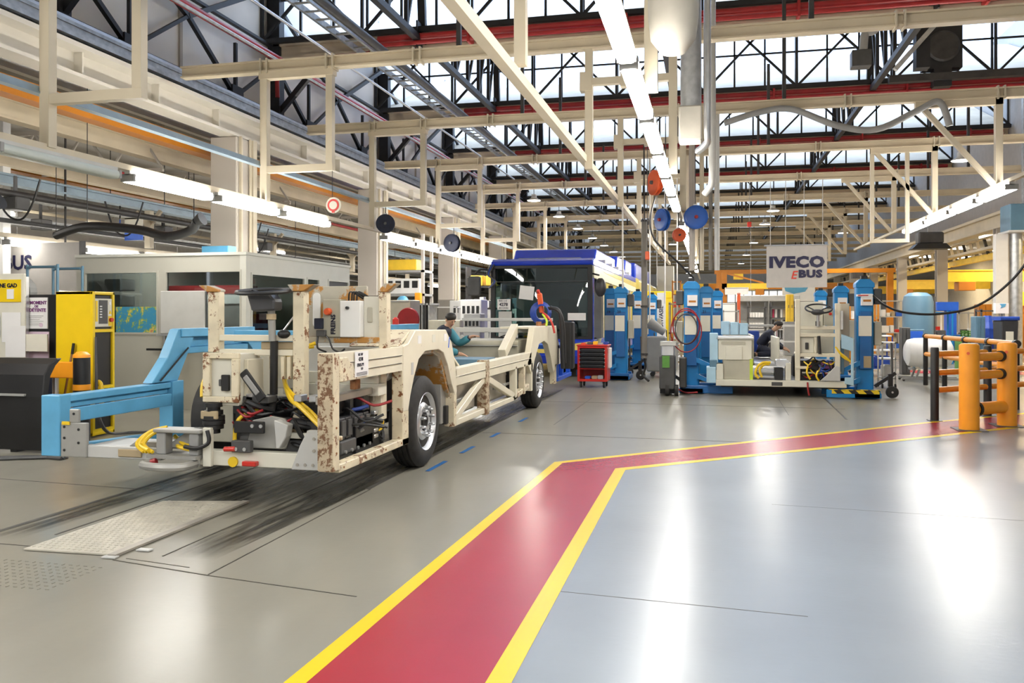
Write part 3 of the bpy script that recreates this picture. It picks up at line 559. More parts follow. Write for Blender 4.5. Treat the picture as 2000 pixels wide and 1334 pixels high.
P(B().lathe([(.0,0),(.045,0),(.045,.03),(.02,.05),(0,.05)], (-3.99,6.50,.33), 'y', 12), 'yellow_cap', 'cable_yellow', 0, smooth=True)
P(B().box(-3.88, 6.46, .305, -3.75, 6.52, .345), 'red_coupling', 'red')
P(B().cyl((-4.04,6.46,.445), (-3.94,6.46,.45), .022, 10), 'red_valve', 'red', 0, smooth=True)
P(B().cyl((-4.66,6.40,.33), (-4.74,6.38,.30), .03, 10), 'red_valve', 'dark_red', 0, smooth=True)
b = B()
for z, rr in ((.60,.085),(.64,.095),(.68,.095),(.725,.08),(.79,.075)): b.cyl((-4.22,6.58,z), (-4.22,6.58,z+.035), rr, 16)
b.cyl((-4.22,6.58,.56), (-4.22,6.58,.80), .055, 12); P(b, 'air_spring', 'black', 0, smooth=True)
P(B().box(-4.30, 6.50, .69, -4.14, 6.53, .76), 'valve_label', 'brown_card')
# dark mechanical mass behind the front beam
P(B().box(-4.15, 6.95, .36, -3.05, 7.6, .60), 'steering_gear', 'black')
P(B().box(-4.1, 7.0, .60, -3.4, 7.5, .80), 'compressor', 'dark_steel')
P(B().cyl((-3.95,6.8,.66), (-3.42,6.85,.62), .05, 12), 'steering_rod', 'dark_plastic', 0, smooth=True)
P(B().cyl((-4.0,6.7,.50), (-3.62,6.72,.50), .075, 14), 'brake_chamber', 'charcoal', 0, smooth=True)
P(B().cyl((-3.60,6.72,.42), (-3.25,6.78,.42), .085, 16), 'air_cylinder', 'black', 0, smooth=True)
P(B().bar((-4.1,6.7,.62), (-3.92,6.85,.78), .06, .06), 'red_link', 'dark_red')
# --- driver's platform frame ---
YD = 6.9
for nm, x, z0 in (('cab_post', -4.40, 1.25), ('cab_post', -3.555, .56)):
    P(B().box(x-.055, YD-.05, z0, x+.055, YD+.05, 1.80), nm, 'chassis_rusty')
    P(B().prism([(x-.055,1.80),(x+.055,1.80),(x+.16,1.86),(x-.10,1.86)] if x > -4 else [(x-.055,1.80),(x+.055,1.80),(x+.055,1.82),(x-.06,1.86),(x-.14,1.86)], 'y', YD-.07, YD+.07), 'post_cap', 'panel_stained')
P(B().box(-3.72, YD-.12, .53, -3.50, YD+.04, .58), 'post_foot', 'chassis_rusty')
for z in (1.355, 1.225): P(B().box(-4.40, YD-.04, z, -3.61, YD+.04, z+.055), 'cab_crossbar', 'chassis')
P(B().box(-3.95, YD+.0, 1.28, -3.62, YD+.03, 1.35), 'mount_strip', 'brown_card')
b = B()
for x in (-4.05, -3.88): b.box(x, YD+.02, 1.10, x+.07, YD+.05, 1.22)
P(b, 'mount_lug', 'chassis_rusty')
# wheel-well box at front left
wb = B().box(-4.32, 6.56, .83, -3.97, 6.60, .88); wb.box(-4.32, 6.56, 1.21, -3.97, 6.60, 1.26); wb.box(-4.32, 6.56, .88, -4.25, 6.60, 1.21); wb.box(-4.04, 6.56, .88, -3.97, 6.60, 1.21); P(wb, 'wheel_box_frame', 'chassis_rusty')
P(B().box(-4.30, 6.60, .80, -3.99, 6.92, 1.25), 'wheel_box', 'ivory')
P(B().box(-4.14, 6.56, .93, -4.07, 6.60, 1.07), 'switch_block', 'black')
P(B().box(-4.17, 6.57, .97, -4.14, 6.60, 1.03), 'switch_lever', 'charcoal')
P(B().box(-3.99, 6.68, .85, -3.95, 6.95, 1.20), 'side_strip', 'chassis')
# white inner wheel housing and platform panels
P(B().rbox(-4.78, 7.5, .62, -4.46, 9.0, 1.2, .12, 'x'), 'wheel_housing', 'beige_box')
P(B().box(-4.7, 7.2, .38, -4.3, 7.6, .82), 'corner_box', 'beige_box')
P(B().box(-3.98, 7.22, .90, -3.66, 7.26, 1.24), 'step_panel', 'ivory')
P(B().rbox(-3.85, 7.6, .94, -3.0, 7.75, 1.28, .10, 'y'), 'dash_panel', 'grey_light')
P(B().box(-3.95, 7.3, .84, -2.98, 7.5, .95), 'floor_beam', 'ivory')
P(B().box(-3.95, 7.32, .95, -3.0, 7.36, 1.06), 'floor_beam', 'ivory')
b = B()
for y in (6.5, 6.95, 7.4): b.box(XF-.24, y, .93, XF-.18, y+.10, 1.02)
P(b, 'wood_block', 'rust')
P(B().box(XF-.25, 6.3, .86, XF-.17, 7.55, .92), 'pallet_rail', 'bare_steel'); P(B().box(XF-.25, 6.3, 1.02, XF-.17, 7.55, 1.055), 'pallet_rail', 'bare_steel')
P(B().box(XF-.26, 7.45, .60, XF-.14, 7.58, 1.06), 'inner_post', 'chassis')
# steering wheel, column and pedals
sw = thing('steering_wheel','','',(-3.86,6.8,1.79)); del sw['label'], sw['category']; hang(sw, ch); sw['label'] = 'black steering wheel on its column'
ax = (Vector((1,0,0)), Vector((0,.94,.10)).normalized(), Vector((0,-.10,.94)).normalized())
ring = [(-3.86+ax[0].x*math.cos(t)*.235, 6.8+ax[1].y*math.sin(t)*.235, 1.80+ax[1].z*math.sin(t)*.235) for t in [2*PI*i/40 for i in range(41)]]
P(B().tube(ring, .019, 8), 'rim', 'black', 0, sw, smooth=True)
b = B()
for t in (.6, 2.5, 4.7): b.bar((-3.86,6.8,1.76), (-3.86+math.cos(t)*.23, 6.8+math.sin(t)*.22, 1.80+math.sin(t)*.02), .04, .02)
P(b, 'spoke', 'black', .004, sw)
P(B().prism([(-3.98,1.78),(-3.76,1.78),(-3.71,1.72),(-3.71,1.63),(-3.93,1.62)], 'y', 6.70, 6.86), 'column_shroud', 'dark_plastic', .015, sw)
b = B().cyl((-3.79,6.82,1.36), (-3.79,6.8,1.63), .032, 12); P(b, 'column_tube', 'grey_steel', 0, sw, smooth=True)
P(B().cyl((-3.79,6.8,1.55), (-3.79,6.8,1.60), .042, 12), 'column_collar', 'brown_card', 0, sw, smooth=True)
P(B().cyl((-3.80,6.86,.88), (-3.785,6.84,1.36), .035, 12), 'column_lower', 'black', 0, sw, smooth=True)
P(B().cyl((-3.79,6.9,1.37), (-3.60,6.92,1.62), .008, 6), 'tilt_lever', 'alu', 0, sw)
P(B().ball((-3.70,6.86,1.42), .06, .05, .04), 'tilt_lock', 'black', 0, sw, smooth=True)
P(B().bar((-3.95,6.60,1.10), (-3.76,6.60,.86), .085, .025, up=(0,1,0)), 'pedal', 'black')
P(B().bar((-3.925,6.585,1.06), (-3.80,6.585,.91), .05, .012, up=(0,1,0)), 'pedal_pad', 'grey')
P(B().box(-3.99, 6.66, .82, -3.74, 6.80, .88), 'pedal_box', 'charcoal')
P(B().cyl((-3.83,6.8,.62), (-3.80,6.84,.88), .045, 12), 'steering_shaft', 'dark_steel', 0, smooth=True)
# --- electrical boxes on the stained panel ---
YE = 7.3
P(B().box(-3.80, YE+.05, 1.35, -3.12, YE+.09, 1.86), 'back_panel', 'panel_stained')
P(B().rbox(-3.66, YE+.035, 1.47, -3.58, YE+.05, 1.80, .04, 'y'), 'cutout_cover', 'white')
P(B().box(-3.72, YE-.06, 1.33, -2.95, YE+.05, 1.385), 'panel_shelf', 'panel_stained')
P(B().box(-3.50, YE-.08, 1.385, -3.32, YE+.05, 1.735), 'control_box', 'beige_box')
P(B().box(-3.32, YE-.10, 1.385, -3.12, YE+.05, 1.72), 'switch_box', 'white')
P(B().box(-3.12, YE-.02, 1.36, -2.93, YE+.12, 1.76), 'relay_box', 'ivory'); P(B().box(-3.08, YE-.03, 1.52, -3.03, YE-.02, 1.66), 'relay_label', 'beige_box')
P(B().lathe([(0,0),(.035,0),(.035,.03),(.028,.05),(0,.05)], (-3.44,YE-.08,1.62), (Vector((1,0,0)),Vector((0,0,1)),Vector((0,-1,0))), 14), 'stop_button', 'orange_red', 0, smooth=True)
P(B().cyl((-3.24,YE-.10,1.655), (-3.24,YE-.13,1.655), .014, 10), 'key_switch', 'black', 0)
P(B().box(-3.56, YE-.14, 1.46, -3.49, YE-.06, 1.56), 'plug_socket', 'navy'); P(B().box(-3.55, YE-.12, 1.39, -3.46, YE-.06, 1.45), 'junction_box', 'charcoal')
P(B().box(-2.96, YE-.05, 1.28, -2.88, YE+.05, 1.80), 'rear_post', 'chassis_rusty'); P(B().prism([(-2.97,1.80),(-2.88,1.80),(-2.78,1.88),(-2.90,1.88)], 'y', YE-.06, YE+.06), 'post_cap', 'panel_stained')
text('FREINS', .06, (-3.375,YE-.083,1.41), 'ink', ch, 'box_lettering', bold=.002).rotation_euler = (0, -PI/2, 0)
b = B()
for i, (x, y) in enumerate(((-3.2,-.05),(-3.25,-.07),(-3.17,-.04),(-3.22,0))): b.tube(curve_pts([(x,YE-.06,1.72),(x+.02,YE-.08,1.80),(x+.06,YE-.02,1.78),(x+.1,YE+.04,1.74)], 4), .008, 5)
P(b, 'wiring', 'black', 0)
# label sheet taped to the rail
sh = P(B().box(XF+.006, 6.50, 1.075, XF+.009, 6.78, 1.285), 'label_sheet', 'paper', 0)
for i, (s_, z_, y_, sz) in enumerate((('GX 137', 1.25, 6.56, .03), ('4278', 1.205, 6.57, .045), ('EBUS P1', 1.16, 6.54, .04), ('LO', 1.13, 6.62, .03))):
    text(s_, sz, (XF+.010, y_, z_), 'ink', sh, 'label_print', facing=PI/2)
b = B()
for z_ in (1.085, 1.095, 1.105): b.box(XF+.009, 6.53, z_, XF+.011, 6.75, z_+.004)
b.make('label_rule', 'ink', sh)
# --- battery and motor pack behind the lower opening ---
XI = XF-.20
P(B().box(XI-.5, 6.66, .36, XI-.01, 7.38, .39), 'battery_tray', 'charcoal', .01)
for i in range(5):
    m_ = thing('battery_module','','',(XI,6.7+.13*i,.53)); del m_['label'], m_['category']; hang(m_, ch)
    P(B().box(XI-.32, 6.68+.13*i, .515, XI-.01, 6.79+.13*i, .70), 'module_case', 'dark_plastic', .006, m_); P(B().box(XI-.01, 6.695+.13*i, .54, XI+.008, 6.775+.13*i, .68), 'module_cover', 'charcoal', .004, m_)
P(B().box(XI-.5, 6.64, .395, XI+.02, 7.34, .51), 'battery_cover', 'charcoal', .01)
for i in range(5): P(B().cyl((XI+.02,6.72+.13*i,.415), (XI+.035,6.72+.13*i,.415), .016, 8), 'bolt', 'alu', 0)
P(B().box(XI-.45, 6.75, .71, XI-.10, 7.4, .84), 'inverter', 'black', .015)
P(B().box(XI-.2, 7.2, .71, XI-.02, 7.36, .88), 'fuse_box', 'dark_plastic', .01)
for i in range(5): P(B().box(XI-.02, 7.36, .44+.055*i, XI+.03, 7.45, .475+.055*i), 'connector', 'alu', .008)
random.seed(3)
for i in range(14):
    y, z = 7.42+random.random()*.12, .42+random.random()*.40
    P(B().tube(curve_pts([(XI+.0,y,z),(XI+.03,y+.04,z+.06*random.choice((-1,1))),(XI,y+.09,z+.03),(XI-.08,y+.12,z-.05)], 3), .012, 5), 'wiring_lead', 'black', 0)
P(B().box(XI-.3, 7.50, .40, XI, 7.60, .56), 'step_plate', 'grey_steel'); P(B().box(XI-.4, 7.0, .335, XI+.05, 7.62, .355), 'floor_tray', 'grey_light')
P(B().tube(curve_pts([(XI+.02,7.46,.64),(XI+.04,7.52,.58),(XI+.02,7.5,.50),(XI-.02,7.44,.52)], 4), .016, 6), 'yellow_lead', 'cable_yellow', 0, smooth=True)
P(B().box(XI-.02, 7.40, .78, XI, 7.60, .90), 'rear_bracket', 'beige_box')
# coloured mess of hoses and leads under the floor
random.seed(11)
for nm, m, n_, zz in (('red_hose','dark_red',7,.75), ('black_hose','black',14,.70), ('grey_hose','grey',5,.66), ('blue_lead','blue',3,.72)):
    b = B()
    for i in range(n_):
        x = -3.95+random.random()*.75; y = 6.85+random.random()*.25; z = zz+random.uniform(-.12,.1)
        b.tube(curve_pts([(x,y,z),(x+.12,y-.06,z+random.uniform(-.06,.08)),(x+.26,y,z+random.uniform(-.08,.06)),(x+.4,y+.08,z)], 4), random.uniform(.010,.02), 6)
    P(b, nm, m, 0, smooth=True)
for pts, r_ in (([(-3.58,7.2,1.30),(-3.72,7.1,1.27),(-3.78,7.0,1.15),(-3.74,6.95,.98),(-3.58,6.75,.86),(-3.40,6.6,.80),(-3.22,6.5,.70),(-3.03,6.36,.60),(-3.0,6.36,.45),(-3.1,6.45,.36),(-3.3,6.62,.40)], .020),
                ([(-3.56,7.2,1.33),(-3.70,7.12,1.25),(-3.74,7.0,1.08),(-3.70,6.9,.96),(-3.50,6.75,.84),(-3.30,6.6,.76),(-3.08,6.45,.62),(-3.06,6.5,.42)], .018),
                ([(-4.48,7.4,1.16),(-4.62,7.2,1.10),(-4.66,7.1,.95),(-4.64,7.05,.82)], .024), ([(-4.5,7.4,1.14),(-4.58,7.2,1.0),(-4.60,7.1,.82)], .022),
                ([(-3.85,6.7,.76),(-3.98,6.62,.70),(-4.02,6.6,.60),(-4.03,6.6,.48)], .018),
                ([(-4.66,6.55,.60),(-4.8,6.5,.56),(-4.86,6.45,.46),(-4.74,6.4,.42)], .018), ([(-4.62,6.6,.52),(-4.5,6.55,.46),(-4.38,6.5,.45)], .018), ([(-4.60,6.6,.44),(-4.5,6.5,.44),(-4.4,6.5,.42)], .018)):
    P(B().tube(curve_pts(pts, 6), r_, 8), 'high_voltage_cable', 'cable_yellow', 0, smooth=True)
P(B().tube(curve_pts([(-4.2,6.45,.60),(-4.18,6.44,.50),(-4.28,6.42,.45),(-4.40,6.42,.46)], 6), .018, 8), 'black_hose', 'black', 0, smooth=True)
for pts in ([(-3.46,7.2,1.40),(-3.40,7.15,1.36),(-3.36,7.14,1.28),(-3.3,7.16,1.25),(-3.26,7.18,1.28)], [(-3.54,7.2,1.40),(-3.53,7.17,1.30),(-3.50,7.17,1.27),(-3.44,7.17,1.25)]):
    P(B().tube(curve_pts(pts, 5), .009, 6), 'black_lead', 'black', 0)
# middle: grey tank, tool tray and rear sub-frame
P(B().rbox(-4.9, 13.6, .70, -3.1, 14.8, 1.16, .06, 'x'), 'roof_tank', 'beige_box')
b = B().box(-4.9, 13.55, 1.06, -3.1, 13.6, 1.08); P(b, 'tank_seam', 'grey')
P(B().box(-4.6, 14.96, 1.26, -3.1, 15.04, 1.35), 'sub_frame_rail', 'grey_light')
for x in (-4.55, -4.0): P(B().box(x-.04, 14.96, .72, x+.04, 15.04, 1.28), 'sub_frame_post', 'grey_light')
P(B().bar((-4.5,15,1.2), (-4.05,15,.75), .06, .06), 'sub_frame_brace', 'grey_light')
P(B().box(-4.75, 15.9, 1.46, -2.95, 15.98, 1.52), 'sub_frame_rail', 'grey_light')
P(B().box(-3.75, 11.6, .72, -3.15, 12.3, .95), 'tool_tray', 'tank_blue')
P(B().box(-5.6, 9.6, .70, -3.0, 9.72, .94), 'cross_member', 'chassis'); P(B().box(-5.6, 12.6, .70, -3.0, 12.7, .92), 'cross_member', 'chassis')
P(B().box(-4.9, 7.6, .62, -4.7, 12.4, .80), 'spine_beam', 'dark_steel'); P(B().box(-5.0, 9.7, .66, -3.05, 12.6, .70), 'floor_sheet', 'bare_steel')
P(B().box(-5.0, 8.2, .46, -3.3, 8.5, .58), 'front_axle', 'dark_steel'); P(B().box(-5.0, 13.95, .42, -3.3, 14.35, .62), 'rear_axle', 'dark_steel')
P(B().box(XF-.42, 9.12, .35, XF-.1, 9.30, .8), 'mud_bracket', 'grey_steel'); P(B().box(XF-.14, 9.2, .34, XF-.06, 9.28, .55), 'rubber_stop', 'rubber')
# wheels
def wheel(name, xo, y, side, parent, r=.475, wd=.28, label=None):
    """side = +1: outer face towards +X"""
    w_ = thing(name, '', '', (xo-side*wd/2, y, r)); del w_['label'], w_['category']; hang(w_, parent)
    s = side; fr = (Vector((0,1,0)), Vector((0,0,1)), Vector((s,0,0)))
    o = (xo-s*wd, y, r); R_ = r
    P(B().lathe([(.29,.0),(R_-.10,0),(R_-.03,.02),(R_-.005,.05),(R_,.06),(R_,.085),(R_-.014,.09),(R_-.014,.10),(R_,.105),(R_,.135),(R_-.014,.14),(R_-.014,.15),(R_,.155),(R_,.19),(R_-.014,.195),(R_-.014,.205),(R_,.21),(R_,.225),(R_-.02,.25),(R_-.04,.265),(R_-.09,wd-.003),(R_-.15,wd),(.305,wd-.01),(.292,wd-.03),(.29,wd-.05)], o, fr, 56), 'tyre', 'rubber', 0, w_, smooth=True)
    P(B().lathe([(.10,wd-.10),(.105,wd-.035),(.165,wd-.025),(.185,wd-.035),(.225,wd-.085),(.255,wd-.105),(.268,wd-.06),(.285,wd-.02),(.300,wd-.004),(.303,wd-.008),(.296,wd-.03),(.285,wd-.16),(.10,wd-.16)], o, fr, 48), 'rim', 'wheel_rim', 0, w_, smooth=True)
    b = B()
    for i in range(10):
        t = 2*PI*i/10; c = Vector(o)+fr[2]*(wd-.103)+fr[0]*math.cos(t)*.232+fr[1]*math.sin(t)*.232
        b.lathe([(0,0),(.027,0),(.027,.012),(0,.012)], c-fr[2]*.0+fr[2]*.02, fr, 12)
    P(b, 'hand_hole', 'black', 0, w_)
    P(B().lathe([(0,wd-.16),(.104,wd-.16),(.104,wd-.06),(.08,wd-.055),(.075,wd-.02),(.055,wd-.015),(.05,wd-.05),(0,wd-.05)], o, fr, 24), 'hub', 'dark_steel', 0, w_, smooth=True)
    for i in range(10):
        t = 2*PI*(i+.5)/10; c = Vector(o)+fr[2]*(wd-.035)+fr[0]*math.cos(t)*.145+fr[1]*math.sin(t)*.145
        P(B().lathe([(0,0),(.018,0),(.018,.05),(.012,.07),(0,.07)], c, fr, 8), 'wheel_nut', 'alu', 0, w_)
    return w_
wheel('wheel', -2.89, 8.42, 1, ch); wheel('wheel', -2.84, 14.15, 1, ch)
for xo, y in ((-5.42,8.42), (-5.42,14.15)):
    w_ = thing('wheel', '', '', (xo+.14, y, .475)); del w_['label'], w_['category']; hang(w_, ch)
    fr = (Vector((0,1,0)), Vector((0,0,1)), Vector((1,0,0))); P(B().lathe([(.29,0),(.40,0),(.475,.05),(.475,.23),(.40,.28),(.29,.28)], (xo,y,.475), fr, 40), 'tyre', 'rubber', 0, w_, smooth=True)
    P(B().lathe([(0,.05),(.29,.02),(.29,.26),(0,.23)], (xo,y,.475), fr, 24), 'rim', 'wheel_rim', 0, w_, smooth=True)
# black wheel arch liner behind the front wheel
P(B().prism([(7.95,.55),(7.98,.95),(8.12,1.12),(8.3,1.19),(8.75,1.19),(8.95,1.08),(9.1,.85),(9.15,.5)], 'x', XF-.62, XF-.58), 'wheel_arch_liner', 'black')
# clamp with red and blue leads standing on the rear arch
lc = thing('jump_lead','','',(-2.95,15.2,1.38)); del lc['label'], lc['category']; hang(lc, ch); lc['label'] = 'red charging gun with coiled blue and red leads'
P(B().bar((-3.02,15.25,1.62), (-3.06,15.2,1.98), .09, .10), 'gun_body', 'orange_red', .02, lc); P(B().bar((-3.06,15.2,1.96), (-3.08,15.15,2.04), .05, .05), 'gun_tip', 'red', .01, lc)
b = B()
for i in range(7): b.tube([(-3.0+math.cos(t)*(.12+.012*i)-.01*i, 15.15+.03*i, 1.62+math.sin(t)*(.14+.01*i)) for t in [2*PI*j/20 for j in range(21)]], .014, 6)
P(b, 'blue_coil', 'blue', 0, lc, smooth=True)
for m, pts in (('red', [(-2.98,15.1,1.62),(-2.88,15.1,1.55),(-2.8,15.1,1.42),(-2.76,15.1,1.25)]), ('red', [(-2.95,15.1,1.55),(-2.84,15.1,1.5),(-2.78,15.1,1.35)]), ('lime', [(-2.98,15.1,1.6),(-2.9,15.08,1.48),(-2.9,15.05,1.38)]), ('black', [(-2.9,15.2,1.7),(-2.72,15.2,1.68),(-2.66,15.2,1.5),(-2.64,15.2,1.0),(-2.62,15.2,.6)]), ('black', [(-2.86,15.2,1.72),(-2.68,15.2,1.62),(-2.62,15.25,1.3),(-2.60,15.25,.7)])):
    P(B().tube(curve_pts(pts, 5), .02 if m != 'black' else .035, 7), m+'_lead' if m != 'lime' else 'green_lead', m, 0, lc, smooth=True)
# loose hose bundle over the rear
P(B().rbox(-2.80, 15.9, .55, -2.55, 16.2, 1.45, .06, 'z'), 'black_cover', 'black', .02)

# finer fittings on the bare front end
for x, z in ((XB+.07,.58),(XB+.07,.48),(XB+.07,.37),(XB+.22,.56),(XB+.22,.44),(XB+.17,.70)): P(B().cyl((x,6.495,z), (x,6.50,z), .012, 10), 'bolt_hole', 'black', 0)
P(B().box(XB+.05, 6.49, .60, XB+.13, 6.50, .63), 'yellow_tag', 'cable_yellow', 0)
random.seed(21)
for i in range(12):
    x, z = random.uniform(-4.12,-3.55), random.uniform(.46,.80); P(B().tube(curve_pts([(x,6.72,z),(x+.08,6.62,z+random.uniform(-.08,.06)),(x+.17,6.64,z+random.uniform(-.12,.05)),(x+.26,6.75,z-.04)], 4), random.choice((.012,.018,.024)), 7), 'black_hose', 'black', 0, smooth=True)
for i in range(4):
    x, z = random.uniform(-4.1,-3.7), random.uniform(.60,.82); P(B().tube(curve_pts([(x,6.66,z),(x+.12,6.6,z-.05),(x+.2,6.66,z-.02)], 4), .012, 6), 'red_hose', 'dark_red', 0, smooth=True)
for i in range(4): P(B().tube(curve_pts([(-4.70+.02*i,6.56,.58),(-4.82+.02*i,6.5,.55),(-4.90+.025*i,6.46,.46),(-4.80+.03*i,6.42,.40)], 5), .016, 7), 'high_voltage_cable', 'cable_yellow', 0, smooth=True)
P(B().box(-4.28, 6.98, .36, -3.12, 7.05, .84), 'bulkhead', 'black', 0)  # black filler sheet added to darken the gap behind the front end
for x in (-4.12, -3.96, -3.5, -3.36): P(B().box(x, 6.66, .84, x+.07, 6.78, .90), 'pipe_clip', 'alu')
for y in (6.3, 6.75, 7.2, 7.6): P(B().cyl((XF,y,.368), (XF+.006,y,.368), .009, 8), 'bolt', 'rust', 0)
for z in (.5, .7, .9): P(B().cyl((XF,6.16,z), (XF+.006,6.16,z), .009, 8), 'bolt', 'rust', 0)
for y in (8.05, 8.5, 8.9): P(B().box(XF+.004, y, 1.30, XF+.008, y+.10, 1.38), 'stencil_mark', 'paper' if y != 8.5 else 'ivory', 0)
P(B().box(XF+.004, 7.86, 1.00, XF+.007, 7.92, 1.12), 'stencil_mark', 'grey_light', 0); P(B().bar((XF+.006,9.06,1.22), (XF+.006,9.10,1.34), .012, .006), 'chalk_mark', 'bright_blue', 0)
for x in (-3.72, -3.66): P(B().box(x, YD-.06, 1.02, x+.03, YD+.0, 1.22), 'hanger_strap', 'chassis_rusty', 0)
# ================= office cabin =================
X0, X1, Y0, Y1, ZO = -10.68, -7.43, 12.5, 16.6, 2.57
of = thing('office_cabin', 'pale grey site office cabin with wide windows behind the chassis', 'office', ((X0+X1)/2, 14.5, 0))
def O(b, n, m, bevel=0, par=None, **k): return b.make(n, m, par or of, bevel=bevel, **k)
b = B(); t = .08
b.box(X0, Y0, 0, X1, Y0+t, 1.25); b.box(X0, Y0, 2.33, X1, Y0+t, ZO)
for xa, xb in ((X0, -10.52), (-9.06, -8.94), (-7.5, X1)): b.box(xa, Y0, 1.25, xb, Y0+t, 2.33)
O(b, 'front_wall', 'office')
b = B(); b.box(X1-t, Y0+t, 0, X1, Y1, 1.2); b.box(X1-t, Y0+t, 2.29, X1, Y1, ZO)
for ya, yb in ((Y0+t, Y0+.16), (14.57, 14.65), (15.19, 15.56), (16.55, Y1)): b.box(X1-t, ya, 1.2, X1, yb, 2.29)
O(b, 'side_wall', 'office_trim')
O(B().box(X0, Y1-t, 0, X1-t, Y1, ZO), 'back_wall', 'office'); O(B().box(X0, Y0+t, 0, X0+t, Y1-t, ZO), 'end_wall', 'office')
O(B().box(X0-.02, Y0-.02, ZO, X1+.02, Y1+.02, ZO+.05), 'roof', 'office_trim')
O(B().box(X0+t, Y0+t, .0, X1-t, Y1-t, .04), 'cabin_floor', 'grey')
O(B().box(X1-.10, Y0-.01, 0, X1+.012, Y0+.10, ZO), 'corner_trim', 'office_trim')
def win(nm, x0, x1, z0, z1, y):
    f = B().box(x0, y-.015, z0, x1, y+.06, z0+.035); f.box(x0, y-.015, z1-.035, x1, y+.06, z1); f.box(x0, y-.015, z0+.035, x0+.035, y+.06, z1-.035); f.box(x1-.035, y-.015, z0+.035, x1, y+.06, z1-.035)
    fo = O(f, 'window_frame', 'office'); O(B().box(x0+.035, y+.02, z0+.035, x1-.035, y+.026, z1-.035), 'pane', 'office_glass', par=fo)
win('a', -10.52, -9.06, 1.25, 2.33, Y0); win('b', -8.94, -7.5, 1.25, 2.33, Y0)
for ya, yb, g_ in ((Y0+.16, 14.57, 'office_glass'), (14.65, 15.19, 'office_glass'), (15.56, 16.55, 'charcoal')):
    f = B(); x = X1+.012; f.box(X1-.05, ya, 1.2, x, yb, 1.235); f.box(X1-.05, ya, 2.255, x, yb, 2.29); f.box(X1-.05, ya, 1.235, x, ya+.035, 2.255); f.box(X1-.05, yb-.035, 1.235, x, yb, 2.255)
    fo = O(f, 'window_frame', 'office_trim'); O(B().box(X1-.03, ya+.035, 1.235, X1-.024, yb-.035, 2.255), 'pane', g_, par=fo)
tag(B().box(-9.88, Y0-.012, 1.26, -9.08, Y0-.004, 1.72).make('wall_map', 'map'), 'colourful world map taped in the left office window', 'map')
wb = thing('whiteboard', 'blank whiteboard standing before the right office window', 'whiteboard', (-8.5,12.3,1.24))
B().box(-8.93, 12.36, 1.27, -8.10, 12.40, 1.98).make('board', 'grey_light', wb, bevel=.01); B().box(-8.95, 12.28, 1.235, -8.08, 12.40, 1.27).make('pen_tray', 'alu', wb)
for x in (-8.90, -8.14): B().box(x, 12.40, 0, x+.04, 12.44, 1.98).make('leg', 'alu', wb)
tag(B().box(-9.15, 12.30, .965, -8.35, 12.36, 1.0).make('wall_bar', 'black'), 'short black bar fixed on the office wall under the windows', 'bar').location.z = .99
sh = thing('banded_unit', 'grey unit with red and white bands inside the left office window', 'cupboard', (-9.7,15.2,.04))
B().box(-10.55, 14.9, .04, -8.9, 15.4, 2.0).make('body', 'grey', sh); B().box(-10.55, 14.88, 2.0, -8.9, 15.42, 2.16).make('red_band', 'dark_red', sh); B().box(-10.55, 14.87, 1.80, -8.9, 14.9, 1.97).make('white_band', 'white', sh)  # block with a red and a white band set behind the left window
for i in range(3): tag(B().rbox(-10.52, 13.0, 1.45+.28*i, -10.2, 13.4, 1.66+.28*i, .03, 'y').make('file_box', 'grey_light'), '%s pale file box of the stack inside the left office window' % ('Lowest','Middle','Top')[i], 'box', 'office file boxes')
tag(B().box(-10.55, 12.9, .04, -10.15, 13.5, 1.45).make('cabinet', 'grey', bevel=.01), 'grey cabinet under the file boxes inside the office', 'cabinet')
ol = thing('office_fill_lamp', 'added fill lamp inside the office cabin', 'light', (-9.6,14.4,2.5)); B().box(-10.3, 14.3, 2.50, -8.9, 14.5, 2.56).make('diffuser', 'lamp', ol)  # source added to brighten the cabin interior behind the glass
# a desk worker's things behind the right window
dk = thing('desk', 'grey desk with monitor inside the office corner', 'desk', (-8.2,14.6,.04)); B().box(-8.9, 14.2, .72, -7.6, 15, .76).make('desk_top', 'grey_light', dk)
for x in (-8.85, -7.7): B().box(x, 14.25, .04, x+.05, 14.95, .72).make('leg', 'grey', dk)
mo = thing('monitor', 'dark computer monitor on the office desk', 'monitor', (-8.3,14.6,.76)); B().box(-8.6, 14.58, .9, -8.0, 14.62, 1.28).make('screen', 'black', mo); B().box(-8.35, 14.58, .76, -8.25, 14.68, .92).make('stand', 'black', mo)
tag(B().rbox(-7.85, 13.2, .04, -7.55, 13.5, 1.6, .1, 'z').make('water_cooler', 'dark_red'), 'dark red cylinder standing inside the office corner window', 'cylinder')
# ================= yellow electrical cabinet =================
yc = thing('electrical_cabinet', 'tall yellow electrical cabinet with control panel left of the chassis', 'cabinet', (-8.05,9.6,0))
b = B().box(-8.33, 9.38, .02, -7.80, 9.42, 1.89); b.box(-8.33, 9.42, .02, -8.29, 9.80, 1.89); b.box(-8.33, 9.76, .02, -7.77, 9.80, 1.89); b.box(-8.33, 9.38, 1.85, -7.77, 9.80, 1.89); b.box(-8.33, 9.38, .02, -7.77, 9.80, .06)
b.make('housing', 'yellow', yc, bevel=.006)
b = B()
for z in (.06, .62, 1.36): b.box(-7.80, 9.42, z, -7.77, 9.76, z+.04)
b.box(-7.80, 9.38, .02, -7.765, 9.42, 1.89); b.make('door_frame', 'yellow', yc)
B().box(-8.28, 9.43, .07, -7.80, 9.755, 1.84).make('inner_back', 'black', yc)
cp = B().box(-7.95, 9.43, 1.43, -7.775, 9.75, 1.80).make('control_panel', 'ivory', yc, bevel=.005)
B().box(-7.775, 9.50, 1.47, -7.768, 9.66, 1.78).make('display', 'charcoal', cp); B().box(-7.775, 9.44, 1.50, -7.769, 9.475, 1.77).make('yellow_label', 'yellow', cp)
